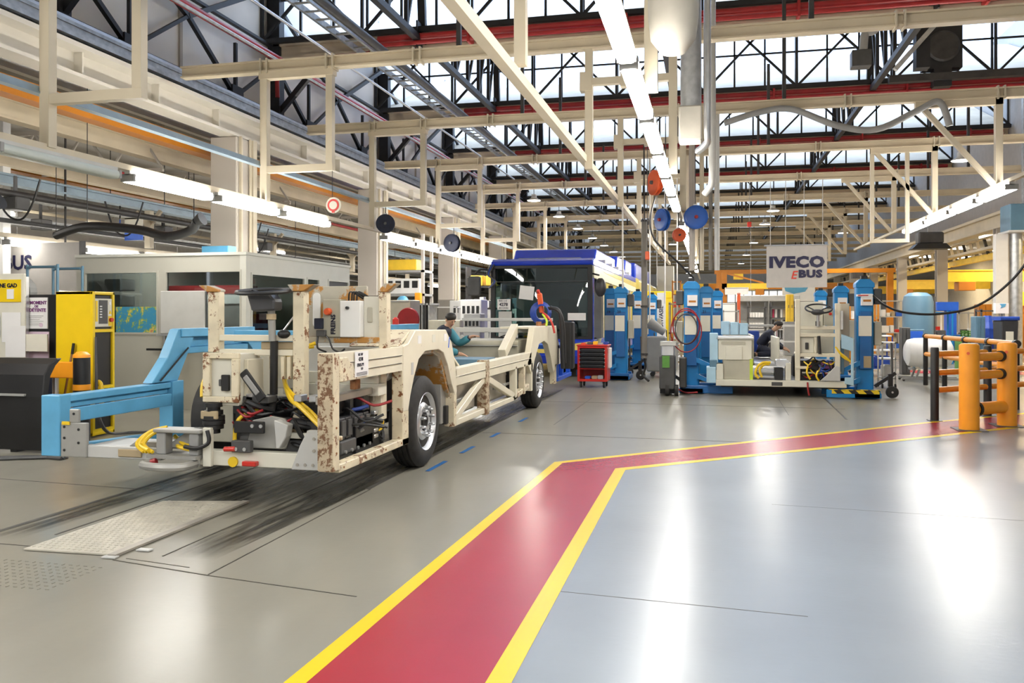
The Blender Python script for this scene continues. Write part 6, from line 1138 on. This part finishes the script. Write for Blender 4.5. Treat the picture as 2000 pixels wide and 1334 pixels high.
light_row(13.6, 4.75, [(29,31),(33,35),(38,40),(44,46),(50,52)], 'right bay', rail=(26,60), w=.18, lm='lamp_bay')
# grey fan unit high on the right
ah = thing('heater', 'dark hanging air heater above the right columns', 'heater', (8.2,35.55,3.7)); B().box(7.8, 35.25, 4.3, 8.7, 35.85, 4.75).make('case', 'charcoal', ah, bevel=.05); B().prism([(7.75,4.3),(8.75,4.3),(8.95,4.1),(7.55,4.1)], 'y', 35.15, 35.95).make('louvre', 'black', ah); B().cyl((8.2,35.55,4.75), (8.2,35.55,6.2), .02, 6).make('hanger', 'galv', ah)
# ================= workers =================
def skin_mesh(name, nodes, edges, m, parent, root=0, sub=2):
    me = bpy.data.meshes.new(name); bs_ = WL[parent.name]; me.from_pydata([Vector(n[0])-bs_ for n in nodes], edges, []); me.update()
    o = bpy.data.objects.new(name, me); COL.objects.link(o); o.location = bs_; WL[o.name] = bs_.copy(); hang(o, parent)
    md = o.modifiers.new('skin', 'SKIN'); md.use_smooth_shade = True; me.skin_vertices or None
    bpy.context.view_layer.objects.active = o
    if not me.skin_vertices: 
        with bpy.context.temp_override(object=o, active_object=o): bpy.ops.mesh.customdata_skin_add()
    sv = me.skin_vertices[0].data
    for i, n in enumerate(nodes): r = n[1]; sv[i].radius = r if isinstance(r, tuple) else (r, r); sv[i].use_root = (i == root)
    s_ = o.modifiers.new('sub', 'SUBSURF'); s_.levels = sub; s_.render_levels = sub
    me.materials.append(M[m]); return o
def person(name, label, J, jacket, trousers, face, sleeve, shoes='black'):
    """J: joint positions; face: direction the face looks"""
    q = thing(name, label, 'person', (J['pelvis'][0], J['pelvis'][1], min(J['footL'][2], J['footR'][2])-.05)); V = {k: Vector(v) for k, v in J.items()}; fd_ = Vector(face).normalized()
    N, E2, ix = [], [], {}
    def nd(k, p, r, par=None):
        ix[k] = len(N); N.append((tuple(p), r))
        if par: E2.append((ix[par], ix[k]))
    nd('pelvis', V['pelvis'], (.14,.11)); nd('waist', V['pelvis'].lerp(V['neck'], .38), (.125,.10), 'pelvis'); nd('chest', V['pelvis'].lerp(V['neck'], .75), (.15,.11), 'waist'); nd('neck', V['neck'], .052, 'chest')
    up = (V['head']-V['neck']).normalized(); nd('jaw', V['head']-up*.05+fd_*.02, (.062,.066), 'neck'); nd('skull', V['head']+up*.03, (.076,.088), 'jaw'); nd('crown', V['head']+up*.09-fd_*.01, (.056,.064), 'skull')
    for s in 'LR':
        nd('sh'+s, V['sh'+s], .055, 'chest'); nd('el'+s, V['el'+s], .040, 'sh'+s); nd('wr'+s, V['wr'+s], .027, 'el'+s)
        d = (V['hand'+s]-V['wr'+s]).normalized(); side = d.cross(Vector((0,0,1)) if abs(d.z) < .8 else Vector((0,1,0))).normalized(); nrm = side.cross(d)
        pm = V['wr'+s]+d*.07; nd('palm'+s, pm, (.036,.018), 'wr'+s)
        for f, (off, ln) in enumerate(((-.030,.065),(-.010,.078),(.010,.074),(.028,.058))):
            a = pm+side*off+d*.03; nd('k%d%s' % (f, s), a, .0095, 'palm'+s); nd('f%d%s' % (f, s), a+d*ln*.55-nrm*.012, .0085, 'k%d%s' % (f, s)); nd('t%d%s' % (f, s), a+d*ln*.9-nrm*.036, .0075, 'f%d%s' % (f, s))
        a = V['wr'+s]+d*.035-side*.034; nd('th'+s, a, .011, 'palm'+s); nd('tt'+s, a+d*.045-side*.022-nrm*.02, .009, 'th'+s)
        nd('hip'+s, V['pelvis'].lerp(V['kn'+s], .14), .09, 'pelvis'); nd('kn'+s, V['kn'+s], .06, 'hip'+s); nd('an'+s, V['an'+s], .042, 'kn'+s); nd('foot'+s, V['foot'+s], (.045,.035), 'an'+s)
    body = skin_mesh('body', N, E2, 'skin', q)
    def garment(nm, keys, edges, grow, m):
        i2 = {k: i for i, k in enumerate(keys)}; nn = []
        for k in keys: p, r = N[ix[k]]; nn.append((p, tuple(x+grow for x in (r if isinstance(r, tuple) else (r, r)))))
        skin_mesh(nm, nn, [(i2[a], i2[b]) for a, b in edges], m, q)
    garment('jacket', ['pelvis','waist','chest','shL','elL','wrL','shR','elR','wrR','neck'], [('pelvis','waist'),('waist','chest'),('chest','shL'),('shL','elL'),('elL','wrL'),('chest','shR'),('shR','elR'),('elR','wrR'),('chest','neck')], .024, jacket)
    if sleeve != jacket:
        for s in 'LR': garment('sleeve', ['sh'+s,'el'+s,'wr'+s], [('sh'+s,'el'+s),('el'+s,'wr'+s)], .034, sleeve)
    garment('trousers', ['pelvis','hipL','knL','anL','hipR','knR','anR'], [('pelvis','hipL'),('hipL','knL'),('knL','anL'),('pelvis','hipR'),('hipR','knR'),('knR','anR')], .018, trousers)
    for s in 'LR': garment('shoe', ['an'+s,'foot'+s], [('an'+s,'foot'+s)], .014, shoes)
    hd = V['head']; lat = fd_.cross(up).normalized()
    h = B(); c = hd+up*.055-fd_*.022; h.ball((0,0,0), .086, .10, .080, 16, 10)
    h.v = [tuple(c + lat*x + fd_*y*.95 + up*z) for x, y, z in h.v]; ho = h.make('hair', 'hair', q, smooth=True)
    for sg in (-1, 1):
        e = hd+fd_*.080+lat*.030*sg+up*.012; B().ball(e, .011, .011, .008).make('eye', 'hair', q, smooth=True)
        e = hd+lat*.078*sg-fd_*.01; B().ball(e, .016, .022, .030).make('ear', 'skin', q, smooth=True)
    n0 = hd+fd_*.084-up*.02; B().tube([n0+up*.03-fd_*.01, n0+fd_*.018-up*.006, n0-up*.016], [.008,.013,.008], 8).make('nose', 'skin', q, smooth=True)
    n0 = hd+fd_*.074-up*.058; B().tube([n0-lat*.022, n0+fd_*.006, n0+lat*.022], [.004,.007,.004], 6).make('mouth', 'dark_red', q, smooth=True)
    return q
person('person', 'Worker in dark navy overalls kneeling inside the second chassis, looking down to the right',
    dict(pelvis=(1.06,20.05,.86), neck=(1.36,19.95,1.22), head=(1.47,19.90,1.33), shL=(1.30,19.76,1.16), shR=(1.28,20.16,1.17), elL=(1.42,19.72,.92), elR=(1.45,20.15,.95), wrL=(1.58,19.80,.82), wrR=(1.60,20.05,.84), handL=(1.66,19.82,.79), handR=(1.68,20.03,.81),
         knL=(1.36,19.82,.70), knR=(1.38,20.25,.72), anL=(1.00,19.80,.68), anR=(1.00,20.26,.68), footL=(.88,19.80,.67), footR=(.88,20.26,.67)), 'navy', 'navy', (.85,-.30,-.35), 'navy')
person('person', 'Dark haired worker with teal sleeves bending inside the near chassis, only head and shoulders visible',
    dict(pelvis=(-4.42,13.30,.92), neck=(-4.18,13.2,1.39), head=(-4.12,13.15,1.495), shL=(-4.22,13.0,1.34), shR=(-4.26,13.42,1.35), elL=(-4.15,12.95,1.04), elR=(-4.05,13.42,1.10), wrL=(-3.95,13.05,.96), wrR=(-3.84,13.34,1.22), handL=(-3.86,13.07,.94), handR=(-3.75,13.32,1.24),
         knL=(-4.38,13.2,.50), knR=(-4.46,13.46,.50), anL=(-4.44,13.2,.10), anR=(-4.5,13.46,.10), footL=(-4.30,13.17,.05), footR=(-4.36,13.44,.05)), 'navy', 'navy', (.80,-.50,-.40), 'teal')
# ================= background equipment =================
def bgi(name, label, cat, x0, x1, y, dp, z0, z1, m, k):
    q = thing(name, label, cat, ((x0+x1)/2, y+dp/2, z0)); y1 = y+dp; w_ = x1-x0; h = z1-z0
    if k == 'box': B().box(x0,y,z0,x1,y1,z1).make('body', m, q, bevel=.01); B().box(x0+.03,y-.012,z1-.05,x1-.03,y,z1-.02).make('edge', 'grey', q)
    elif k == 'cab':
        B().box(x0,y+.02,z0,x1,y1,z1).make('body', m, q, bevel=.01)
        for a, b_ in ((x0+.02,(x0+x1)/2-.01),((x0+x1)/2+.01,x1-.02)):
            d = B().box(a,y,z0+.06,b_,y+.02,z1-.04).make('door', m, q, bevel=.004); B().box(b_-.05,y-.02,(z0+z1)/2,b_-.03,y,(z0+z1)/2+.12).make('handle', 'charcoal', d)
    elif k == 'lat':
        B().box(x0,y,z0,x1,y1,z0+h*.45).make('body', m, q, bevel=.02)
        for i in range(6): B().box(x0+w_*i/6,y,z0+h*.45,x0+w_*i/6+.04,y1,z1).make('rib', 'galv' if i % 2 else m, q)
        B().box(x0,y,z1-.06,x1,y1,z1).make('top', 'grey', q)
    elif k == 'slots':
        B().box(x0,y+.02,z0,x1,y1,z1).make('body', m, q, bevel=.02)
        for i in range(4): B().box(x0+w_*(.1+.22*i),y,z1-h*.22,x0+w_*(.22+.22*i),y+.02,z1-h*.10).make('slot', 'black', q)
        B().box(x0+w_*.1,y-.0,z0+h*.3,x1-w_*.1,y+.02,z0+h*.5).make('panel', 'grey', q)
    elif k == 'counter':
        B().box(x0,y,z1-.02,x1,y1,z1+.25).make('canopy', 'grey_light', q, bevel=.02); B().box(x0,y,.85,x1,y1,.92).make('top', m, q)
        for x in (x0,(x0+x1)/2,x1-.06): B().box(x,y,0,x+.06,y+.06,z1).make('post', 'grey', q)
        B().box(x0,y1-.03,.92,x1,y1,z1).make('back', 'grey', q)
    elif k == 'wave':
        B().box(x0,y,z0,x1,y1,z1).make('board', m, q); B().prism([(x0+.1,z1-.02),(x0+w_*.8,z1-.02),(x0+w_*.7,z1-h*.35),(x0+w_*.35,z1-h*.5),(x0+.15,z1-h*.3)], 'y', y-.01, y).make('wave', 'sky_blue', q)
        for x in (x0+.1,x1-.15): B().box(x,y+.03,0,x+.06,y+.09,z0).make('leg', 'grey', q)
    elif k == 'jib':
        B().box(x0,y,0,x0+.25,y1,z1).make('column', m, q); B().box(x0,y,z0+.1,x1,y1,z0+.38).make('jib', 'crane_yellow', q); B().bar((x0+.2,y+.1,z1-.05),(x1-.2,y+.1,z0+.4),.08,.08).make('stay', m, q); B().box(x1-.6,y-.1,z0-.2,x1-.2,y1+.1,z0+.1).make('trolley', m, q)
    elif k == 'panes':
        B().box(x0,y+.02,z0,x1,y1,z1).make('frame', 'grey', q)
        for i in range(7): B().box(x0+w_*(i+.08)/7,y,z0+.08,x0+w_*(i+.92)/7,y+.02,z1-.08).make('pane', m, q)
        for x in (x0,x1-.1): B().box(x,y+.03,0,x+.1,y+.09,z0).make('leg', 'grey', q)
    elif k == 'press':
        B().box(x0,y,0,x1,y1,z1-.2).make('column', m, q, bevel=.02); B().box(x0-.35,y-.05,z1-.3,x1+.05,y1,z1).make('head', m, q, bevel=.02); B().box(x0-.5,y-.2,0,x1+.4,y1,.9).make('table', 'lift_blue_dark', q, bevel=.02)
    elif k == 'bag':
        random.seed(2); b = B(); pr_ = []
        for i in range(9): t = i/8; pr_.append((.5*w_*(1+.08*random.uniform(-1,1))*(1 if t < .75 else 1-(t-.75)*2.2), z0+h*t))
        b.lathe([(0,z0+.12)]+[(max(.02,r_), z+.12*(1-(z-z0)/h)) for r_, z in pr_]+[(0,z1)], ((x0+x1)/2,y+dp/2,0), 'z', 11); b.make('cover', m, q)
        for x in (x0+.1,x1-.1): B().cyl((x,y+.2,.06),(x+.04,y+.2,.06),.06,12).make('castor', 'rubber', q)
    elif k == 'bin':
        B().prism([(x0+.05,0),(x1-.05,0),(x1,z1-.1),(x0,z1-.1)], 'y', y, y1).make('body', m, q, bevel=.02); B().rbox(x0-.02,y-.02,z1-.1,x1+.02,y1,z1,.04,'x').make('lid', 'blue', q); B().box(x0+w_*.25,y-.01,z1*.6,x0+w_*.7,y,z1*.75).make('label_plate', 'paper_warm', q)
    elif k == 'mesh':
        B().box(x0,y,z0,x1,y1,z0+.05).make('base', m, q)
        for i in range(5): B().box(x0,y,z0+h*i/5,x1,y+.02,z0+h*i/5+.04).make('bar', m, q); B().box(x0+(w_-.03)*i/4,y,z0,x0+(w_-.03)*i/4+.03,y+.02,z1).make('upright', m, q)
        for x in (x0,x1-.05): B().box(x,y,0,x+.05,y1,z0).make('leg', m, q)
    elif k == 'cartw':
        for z in (.2, h*.62, z1-.03): B().box(x0,y,z,x1,y1,z+.03).make('shelf', 'white' if z > h*.6 else m, q)
        for x in (x0,x1-.03):
            for yy in (y,y1-.03): B().box(x,yy,.1,x+.03,yy+.03,z1).make('post', m, q); B().cyl((x,yy+.015,.05),(x+.03,yy+.015,.05),.05,12).make('castor', 'rubber', q)
        B().box(x0+.05,y+.05,.23,x1-.05,y1-.05,h*.5).make('load', m, q, bevel=.03)
    elif k == 'rack':
        for x in (x0,x1-.05):
            for yy in (y,y1-.05): B().box(x,yy,0,x+.05,yy+.05,z1).make('post', m, q)
        random.seed(int(x0*100)); n = max(3, int(z1/.5))
        for i in range(n):
            z = .12+(z1-.2)*i/(n-1); B().box(x0,y,z,x1,y1,z+.04).make('shelf', m, q)
            if i < n-1:
                x = x0+.08
                while x < x1-.2:
                    ww = random.uniform(.12,.3); c_ = random.choice(('white','charcoal','bright_blue','brown_card','red','grey','paper','crane_yellow'))
                    tag(B().box(x,y+.02,z+.041,min(x+ww,x1-.06),y+.3,z+.041+random.uniform(.12,.3)).make('storage_box', c_, bevel=.01), 'small storage box on the %s' % ' '.join(label.replace('storage ','').split()[:11]), 'box', 'boxes on the '+label[:40]); x += ww+.05
    return q
bgi('machine_cabinet','grey machine cabinet behind the electrical boxes of the near chassis','cabinet',-8.52,-7.87,21.5,0.8,0.00,1.97,'beige_box','box')
bgi('floor_cabinet','low beige cabinet at the foot of the third left pillar','cabinet',-8.39,-7.37,24.5,0.6,0.00,1.41,'beige_box','cab')
bgi('lattice_machine','dark machine base behind the leftmost pale arch, under the blue globe','machine',-9.30,-8.62,25.5,0.8,0.00,1.94,'dark_steel','lat')
bgi('white_machine','white machine with dark slots left of the bus mirror','machine',-7.82,-7.12,26.0,0.8,0.00,2.06,'white','slots')
bgi('control_desk','white control desk left of the bus windscreen','desk',-6.83,-6.33,23.0,0.5,0.00,1.61,'grey_light','slots')
bgi('wall_board','plain white board behind the left lift columns of the second chassis','board',0.48,1.04,38,0.1,0.00,2.07,'white','box')
bgi('work_counter','long white work counter with canopy far behind the second chassis','counter',1.19,3.91,40,1.2,1.90,2.19,'white','counter')
bgi('poster_board','wide pale poster board with blue wave under the hanging banner','board',3.63,5.24,46,0.1,2.26,3.01,'white','wave')
bgi('info_board','bright white information panel on the far orange crane','sign',0.70,1.85,43.9,0.1,2.56,2.93,'paper','box')
bgi('orange_crane','far orange jib crane left of the hanging banner','crane',0.55,2.79,44,0.3,2.75,3.70,'crane_orange','jib')
bgi('orange_post','thin orange post with pale lamp left of the far racks','post',1.07,1.19,36,0.15,0.00,2.46,'orange_red','box')
bgi('yellow_unit','tall yellow unit left of the steering post of the second chassis','cabinet',2.83,3.10,34,0.4,1.30,2.35,'crane_yellow','cab')
bgi('floor_cabinet','grey floor cabinet under the tall yellow unit','cabinet',2.75,3.2,34,0.5,0.00,1.30,'grey','box')
bgi('white_window_wall','row of bright far windows behind the racks','panel',1.10,4.97,60,0.1,2.33,3.22,'window_glow','panes')
bgi('press_column','tall blue press column behind the long orange handrail','machine',7.76,8.04,31,0.5,0.00,2.00,'bright_blue','press')
bgi('covered_cart','cart under a blue plastic cover at the right behind the handrail','cart',7.30,7.75,25.6,0.7,0.00,1.55,'blue','bag')
bgi('dark_bin','dark plastic bin with pale label beside the blue covered cart','bin',7.27,7.67,24.0,0.7,0.00,1.53,'dark_plastic','bin')
bgi('teal_cabinet','blue green steel cabinet left of the blue covered cart','cabinet',6.96,7.19,25.0,0.5,0.00,1.53,'tank_blue','cab')
bgi('green_crate','green mesh crate behind the long orange handrail','crate',6.97,7.37,26.5,0.6,0.85,1.13,'green','mesh')
bgi('parts_cart','grey parts cart right of the hazard striped lift column','cart',3.58,3.87,19.5,0.5,0.00,0.99,'grey_light','cartw')
bgi('blue_parts_cart','blue parts cart with white top behind the hazard lift column','cart',4.00,4.49,23,0.7,0.00,1.05,'blue','cartw')
bgi('grey_locker','narrow grey locker at the far end of the orange handrail','locker',4.91,5.11,24,0.4,0.00,1.24,'charcoal','cab')
bgi('yellow_rack','yellow storage rack in the right bay beside the tank','rack',6.00,6.49,36,0.8,0.00,2.27,'crane_yellow','rack')
bgi('white_rack','white storage rack behind the tank','rack',6.89,7.83,38,0.8,0.00,2.20,'grey_light','rack')
bgi('bright_rack','white and orange rack left of the tall blue press','rack',8.44,8.99,36,0.8,0.00,1.66,'white','rack')
bgi('pale_rack','white rack right of the tall blue press','rack',8.87,9.44,34,0.8,0.00,1.69,'grey_light','rack')
bgi('orange_cabinet','orange cabinet right of the second right column','cabinet',8.95,9.35,31.8,0.6,0.00,1.93,'crane_orange','cab')
bgi('paper_stand','white paper stand above the dark plastic bin','stand',8.03,8.37,27,0.2,1.61,1.91,'paper','wave')
bgi('stair_frame','pale folding frame between bus and dark vertical pipe','frame',-2.02,-1.65,33,0.3,0.00,1.86,'cream_light','rack')
bgi('copper_rack','rack of copper coloured hoses left of the near left lift column','rack',-1.24,-0.84,26,0.5,0.00,1.96,'brown_card','rack')
bgi('steel_rack','tall orange frame far left of the near lift columns','frame',-1.76,-1.34,40,0.5,0.00,3.15,'crane_orange','rack')
bgi('far_cabinet','tall grey far cabinet behind the vertical exhaust pipe','cabinet',-2.7,-1.85,44,0.8,0.0,4.06,'office','cab')
tag(B().lathe([(0,0),(.3,0),(.32,.05),(.3,.1),(0,.1)], (-7.9,21.49,1.45), (Vector((1,0,0)),Vector((0,0,1)),Vector((0,-1,0))), 24).make('red_disc', 'dark_red', smooth=True), 'dark red disc cover leaning on the grey machine cabinet', 'cover')
st = thing('shelf_gantry', 'tall steel shelving with yellow and white crates left of the third pillar', 'shelving', (-10.5,27.2,0))
for x in (-11.6, -9.5):
    for yy in (27.0, 27.9): B().box(x, yy, 0, x+.1, yy+.1, 4.3).make('post', 'pillar', st)
for z in (2.2, 3.0, 3.9): B().box(-11.6, 27, z, -9.4, 28, z+.08).make('shelf', 'grey', st)
tag(B().box(-11.1, 27.1, 3.08, -9.7, 27.6, 3.45).make('crate', 'crane_yellow', bevel=.02), 'long yellow crate on the tall steel shelving', 'crate'); wm = thing('crate', 'white crate with dark windows under the long yellow crate', 'crate', (-10.3,27.3,2.28)); B().box(-10.9, 27.1, 2.28, -9.6, 27.6, 2.8).make('body', 'white', wm, bevel=.02)
for i in range(4): B().box(-10.75+.3*i, 27.09, 2.48, -10.55+.3*i, 27.1, 2.72).make('opening', 'black', wm)
tag(B().box(-11.3, 27.1, 2.28, -10.95, 27.5, 2.7).make('crate', 'yellow', bevel=.02), 'small yellow crate beside the white crate with dark windows', 'crate')
tag(B().box(-9.55, 26.5, 0, -9.35, 26.7, 2.3).make('guard_post', 'orange', bevel=.02), 'orange guard post at the foot of the tall steel shelving', 'post')
gl = thing('globe_lamp', 'blue globe on a stand beside the orange guard post', 'globe', (-9.85,26.2,0)); B().ball((-9.85,26.2,2.0), .2).make('globe', 'sky_blue', gl, smooth=True); B().cyl((-9.85,26.2,0),(-9.85,26.2,1.82),.03,8).make('stand', 'grey', gl)
for i, (x, m, lb) in enumerate(((-9.15,'crane_yellow','Yellow crate high right of the third left pillar'),(-8.6,'crane_yellow','Second yellow crate high right of the third left pillar'))): tag(B().box(x+1.2, 27.6, 2.55, x+1.65, 28, 2.9).make('crate', m, bevel=.02), lb, 'crate')
r2 = thing('rack', 'dark steel rack carrying yellow crates left of the bus', 'rack', (-7.4,27.8,0))
for x in (-8.1, -6.85): B().box(x, 27.55, 0, x+.06, 28.05, 3.2).make('post', 'dark_steel', r2)
for z in (1.0, 1.75, 2.49): B().box(-8.1, 27.55, z, -6.8, 28.05, z+.05).make('shelf', 'dark_steel', r2)
for i in range(6): tag(B().box(-8.0+.19*i, 27.6, 1.801, -7.85+.19*i, 27.9, 2.05+.06*(i % 3)).make('storage_box', ('white','charcoal','paper')[i % 3], bevel=.01), '%s small carton on the middle shelf of the dark steel rack, from the left' % ORD[i].capitalize(), 'box', 'cartons on the dark steel rack')
# rows of far racks behind the second chassis
for j, (x0, x1, lb) in enumerate(((1.55,2.35,'grey far rack of white bins behind the crouching worker'),(2.5,3.6,'grey far rack of coloured hoses right of the white bin rack'))):
    q = thing('rack', lb, 'rack', ((x0+x1)/2,38.5,0))
    for x in (x0, x1-.06): B().box(x, 38, 0, x+.06, 38.6, 2.1).make('post', 'charcoal', q)
    for z in (.5, .95, 1.4, 1.85): B().box(x0, 38, z, x1, 38.6, z+.04).make('shelf', 'charcoal', q)
    for z in (.54, .99, 1.44):
        n = 5 if j == 0 else 8
        for i in range(n):
            x = x0+.09+(x1-x0-.2)*i/n
            if j == 0: tag(B().box(x, 38.05, z+.001, x+.11, 38.35, z+.22).make('storage_bin', 'white', bevel=.01), 'small white bin on the far rack behind the crouching worker', 'bin', 'white bins on the far rack')
            else: tag(B().cyl((x+.05,38.2,z+.001), (x+.05,38.2,z+.36), .045, 8).make('hose_bundle', random.choice(('brown_card','red','white','charcoal','magenta'))), 'upright hose bundle on the coloured far rack', 'hose bundle', 'hose bundles on the far rack')
hr = thing('hand_rail', 'white hand rail across the middle distance behind the crouching worker', 'rail', (2.2,31,0)); B().box(1.1, 31, 1.15, 3.4, 31.05, 1.22).make('rail', 'grey_light', hr); B().box(1.1, 31, .6, 3.4, 31.05, .65).make('rail', 'grey_light', hr)
for x in (1.1, 2.2, 3.35): B().box(x, 31, 0, x+.05, 31.05, 1.15).make('post', 'grey_light', hr)
pl = thing('plant', 'small green plant on a box left of the far racks', 'plant', (1.25,36.4,.9)); B().box(1.0,36.3,0,1.5,36.8,.9).make('box_stand', 'orange_red', pl)
random.seed(9)
for i in range(14): t = random.random()*6.3; B().prism([(1.25+.02*math.cos(t),.9),(1.25+.3*math.cos(t),1.1+.2*random.random()),(1.25+.24*math.cos(t),1.0)], 'y', 36.5+.1*math.sin(t), 36.52+.1*math.sin(t)).make('leaf', 'green', pl)
# blue rear arch of the near chassis left frame
P(B().box(XB-.14, 13.9, 1.30, XB, 16.1, 1.40), 'rear_arch_top', 'sky_blue'); P(B().box(XB-.12, 13.9, 1.12, XB-.04, 16.1, 1.18), 'rear_arch_rail', 'sky_blue')
for y0, y1 in ((13.7,14.0),(16.0,16.3)): P(B().prism([(y0,.95),(y0+.2,.95),(y1,1.40),(y1-.2,1.40)], 'x', XB-.14, XB-.02), 'arch_leg', 'sky_blue')
for i, (yy, m, lb, n_) in enumerate(((15.1,'red','red oil can standing on the blue rear arch','can'),(14.6,'charcoal','black cap lying on the blue rear arch','cap'))): tag(B().lathe([(0,0),(.06,0),(.06,.10),(.03,.13),(0,.14)], (XB-.07,yy,1.40), 'z', 14).make(n_, m, smooth=True), lb, n_)

for i, (x0, x1, yy, z, m, h_) in enumerate(((-.4,8.6,52,3.05,'crane_orange',.35),(-2.2,9.4,66,3.5,'crane_yellow',.4),(.2,9.3,47,3.75,'crane_orange',.22))):
    g = thing('gantry_crane', '%s far orange and yellow gantry beam spanning the hall behind the banner, from the camera' % ('Second','Third','Nearest')[i], 'crane', ((x0+x1)/2,yy,0)); B().box(x0,yy,z,x1,yy+.3,z+h_).make('beam', m, g)
    for x in (x0+.1,x1-.4): B().box(x,yy,0,x+.3,yy+.3,z).make('leg', m, g)
    for j in range(4): B().box(x0+1+j*2.0,yy-.1,z-.3,x0+1.5+j*2.0,yy+.4,z).make('trolley', ('crane_yellow','dark_steel')[j % 2], g)
# machines and racks down the left side of the hall
for i, (x, yy, w_, z, m, lb) in enumerate(((-9.6,30.5,1.6,2.1,'grey_light','pale grey machine cabinet right of the third left pillar'),(-8.2,33,1.2,1.8,'white','white machine with slots behind the dark steel rack'),(-9.4,37,1.8,2.3,'tank_blue','blue grey machine at the fourth left pillar'),(-7.2,36,1.0,1.6,'crane_yellow','yellow machine far left of the bus'))):
    bgi('machine', lb, 'machine', x, x+w_, yy, 1.0, 0, z, m, 'slots')

bgi('rack','low grey rack behind the second chassis hand rail, left end','rack',.45,1.05,33,.6,0,1.75,'grey_light','rack')
bgi('rack','orange rack right of the hazard column, behind the parts carts','rack',4.35,5.25,29,.6,0,2.1,'crane_orange','rack')
bgi('rack','blue rack between tank and press column','rack',6.75,7.55,29.5,.6,0,1.7,'lift_blue','rack')
bgi('rack','dark rack right of the press column','rack',8.2,8.85,29,.6,0,1.75,'charcoal','rack')
bgi('rack','tall grey rack left of the grey far lift columns','rack',-1.2,-.55,31,.6,0,2.2,'grey','rack')
bgi('rack','grey rack between the third and fourth left pillars','rack',-10.0,-8.9,29.2,.5,0,1.9,'grey_light','rack')
# ================= high-bay lamps =================
hb = [(-6.3, 14.55+5.25*k) for k in (3,4,5,6,7,8,9)]+[(2.45, 14.55+5.25*k) for k in (4,5,7,9,11)]+[(6.6,14.55+5.25*k) for k in (2,6,9,12,15)]+[(-2.2,14.55+5.25*k) for k in (7,10,12,14,16)]  # centre left row and deepest right lamps added to brighten the far hall
for i, (x, y) in enumerate(hb):
    z = 5.75; row = 0
    q = thing('high_bay_lamp', '%s round high-bay lamp of the %s row under the beams, from the camera' % (ORD[(i if i < 7 else i-7 if i < 12 else (i-12) % 5)].capitalize(), 'left' if x < -5 else 'far right' if x > 5 else 'centre right' if x > 0 else 'added centre left'), 'light', (x,y,z), 'high-bay lamps')
    B().lathe([(0,.22),(.09,.22),(.10,.10),(.24,.02),(.26,.0),(.25,-.005),(.0,.03)][::-1], (x,y,z), 'z', 24).make('reflector', 'grey_light', q, smooth=True); B().cyl((x,y,z-.012), (x,y,z-.006), .235, 24).make('lens', 'lamp_soft', q); B().cyl((x,y,z+.22), (x,y,6.18), .012, 6).make('cord', 'black', q)
    l = bpy.data.lights.new('lamp_light', 'AREA'); l.shape = 'DISK'; l.size = .44; l.energy = 150; l.color = (1,.93,.82); l.cycles.max_bounces = 6 if hasattr(l.cycles, 'max_bounces') else 0
    lo = bpy.data.objects.new('lamp_light', l); COL.objects.link(lo); lo.location = (x,y,z-.03); WL[lo.name] = Vector(lo.location); hang(lo, q)
# fill lamps added to brighten the low side bays
for j, (xs, ys, col, en, nm) in enumerate((((-17.2,), (13.5,19.5,25.5,32,40,48), (1,.94,.84), 170, 'left bay'), ((13.2,), (27,34,41,48,56), (1,.80,.48), 330, 'right bay'))):
    for i, y in enumerate(ys):
        x = xs[0]; z = 4.6 if j == 0 else 4.85
        q = thing('bay_fill_lamp', '%s added round fill lamp of the %s, from the camera' % (ORD[i].capitalize(), nm), 'light', (x,y,z), nm+' fill lamps')
        B().lathe([(0,.10),(.20,.10),(.24,.0),(0,.0)][::-1], (x,y,z), 'z', 20).make('shade', 'grey_light', q); B().cyl((x,y,z-.012), (x,y,z-.004), .20, 20).make('lens', 'lamp_warm' if j else 'lamp_soft', q); B().cyl((x,y,z+.1), (x,y,6.0 if j == 0 else 5.2), .012, 6).make('cord', 'black', q)
        l = bpy.data.lights.new('lamp_light', 'AREA'); l.shape = 'DISK'; l.size = .4; l.energy = en; l.color = col
        lo = bpy.data.objects.new('lamp_light', l); COL.objects.link(lo); lo.location = (x,y,z-.03); WL[lo.name] = Vector(lo.location); hang(lo, q)
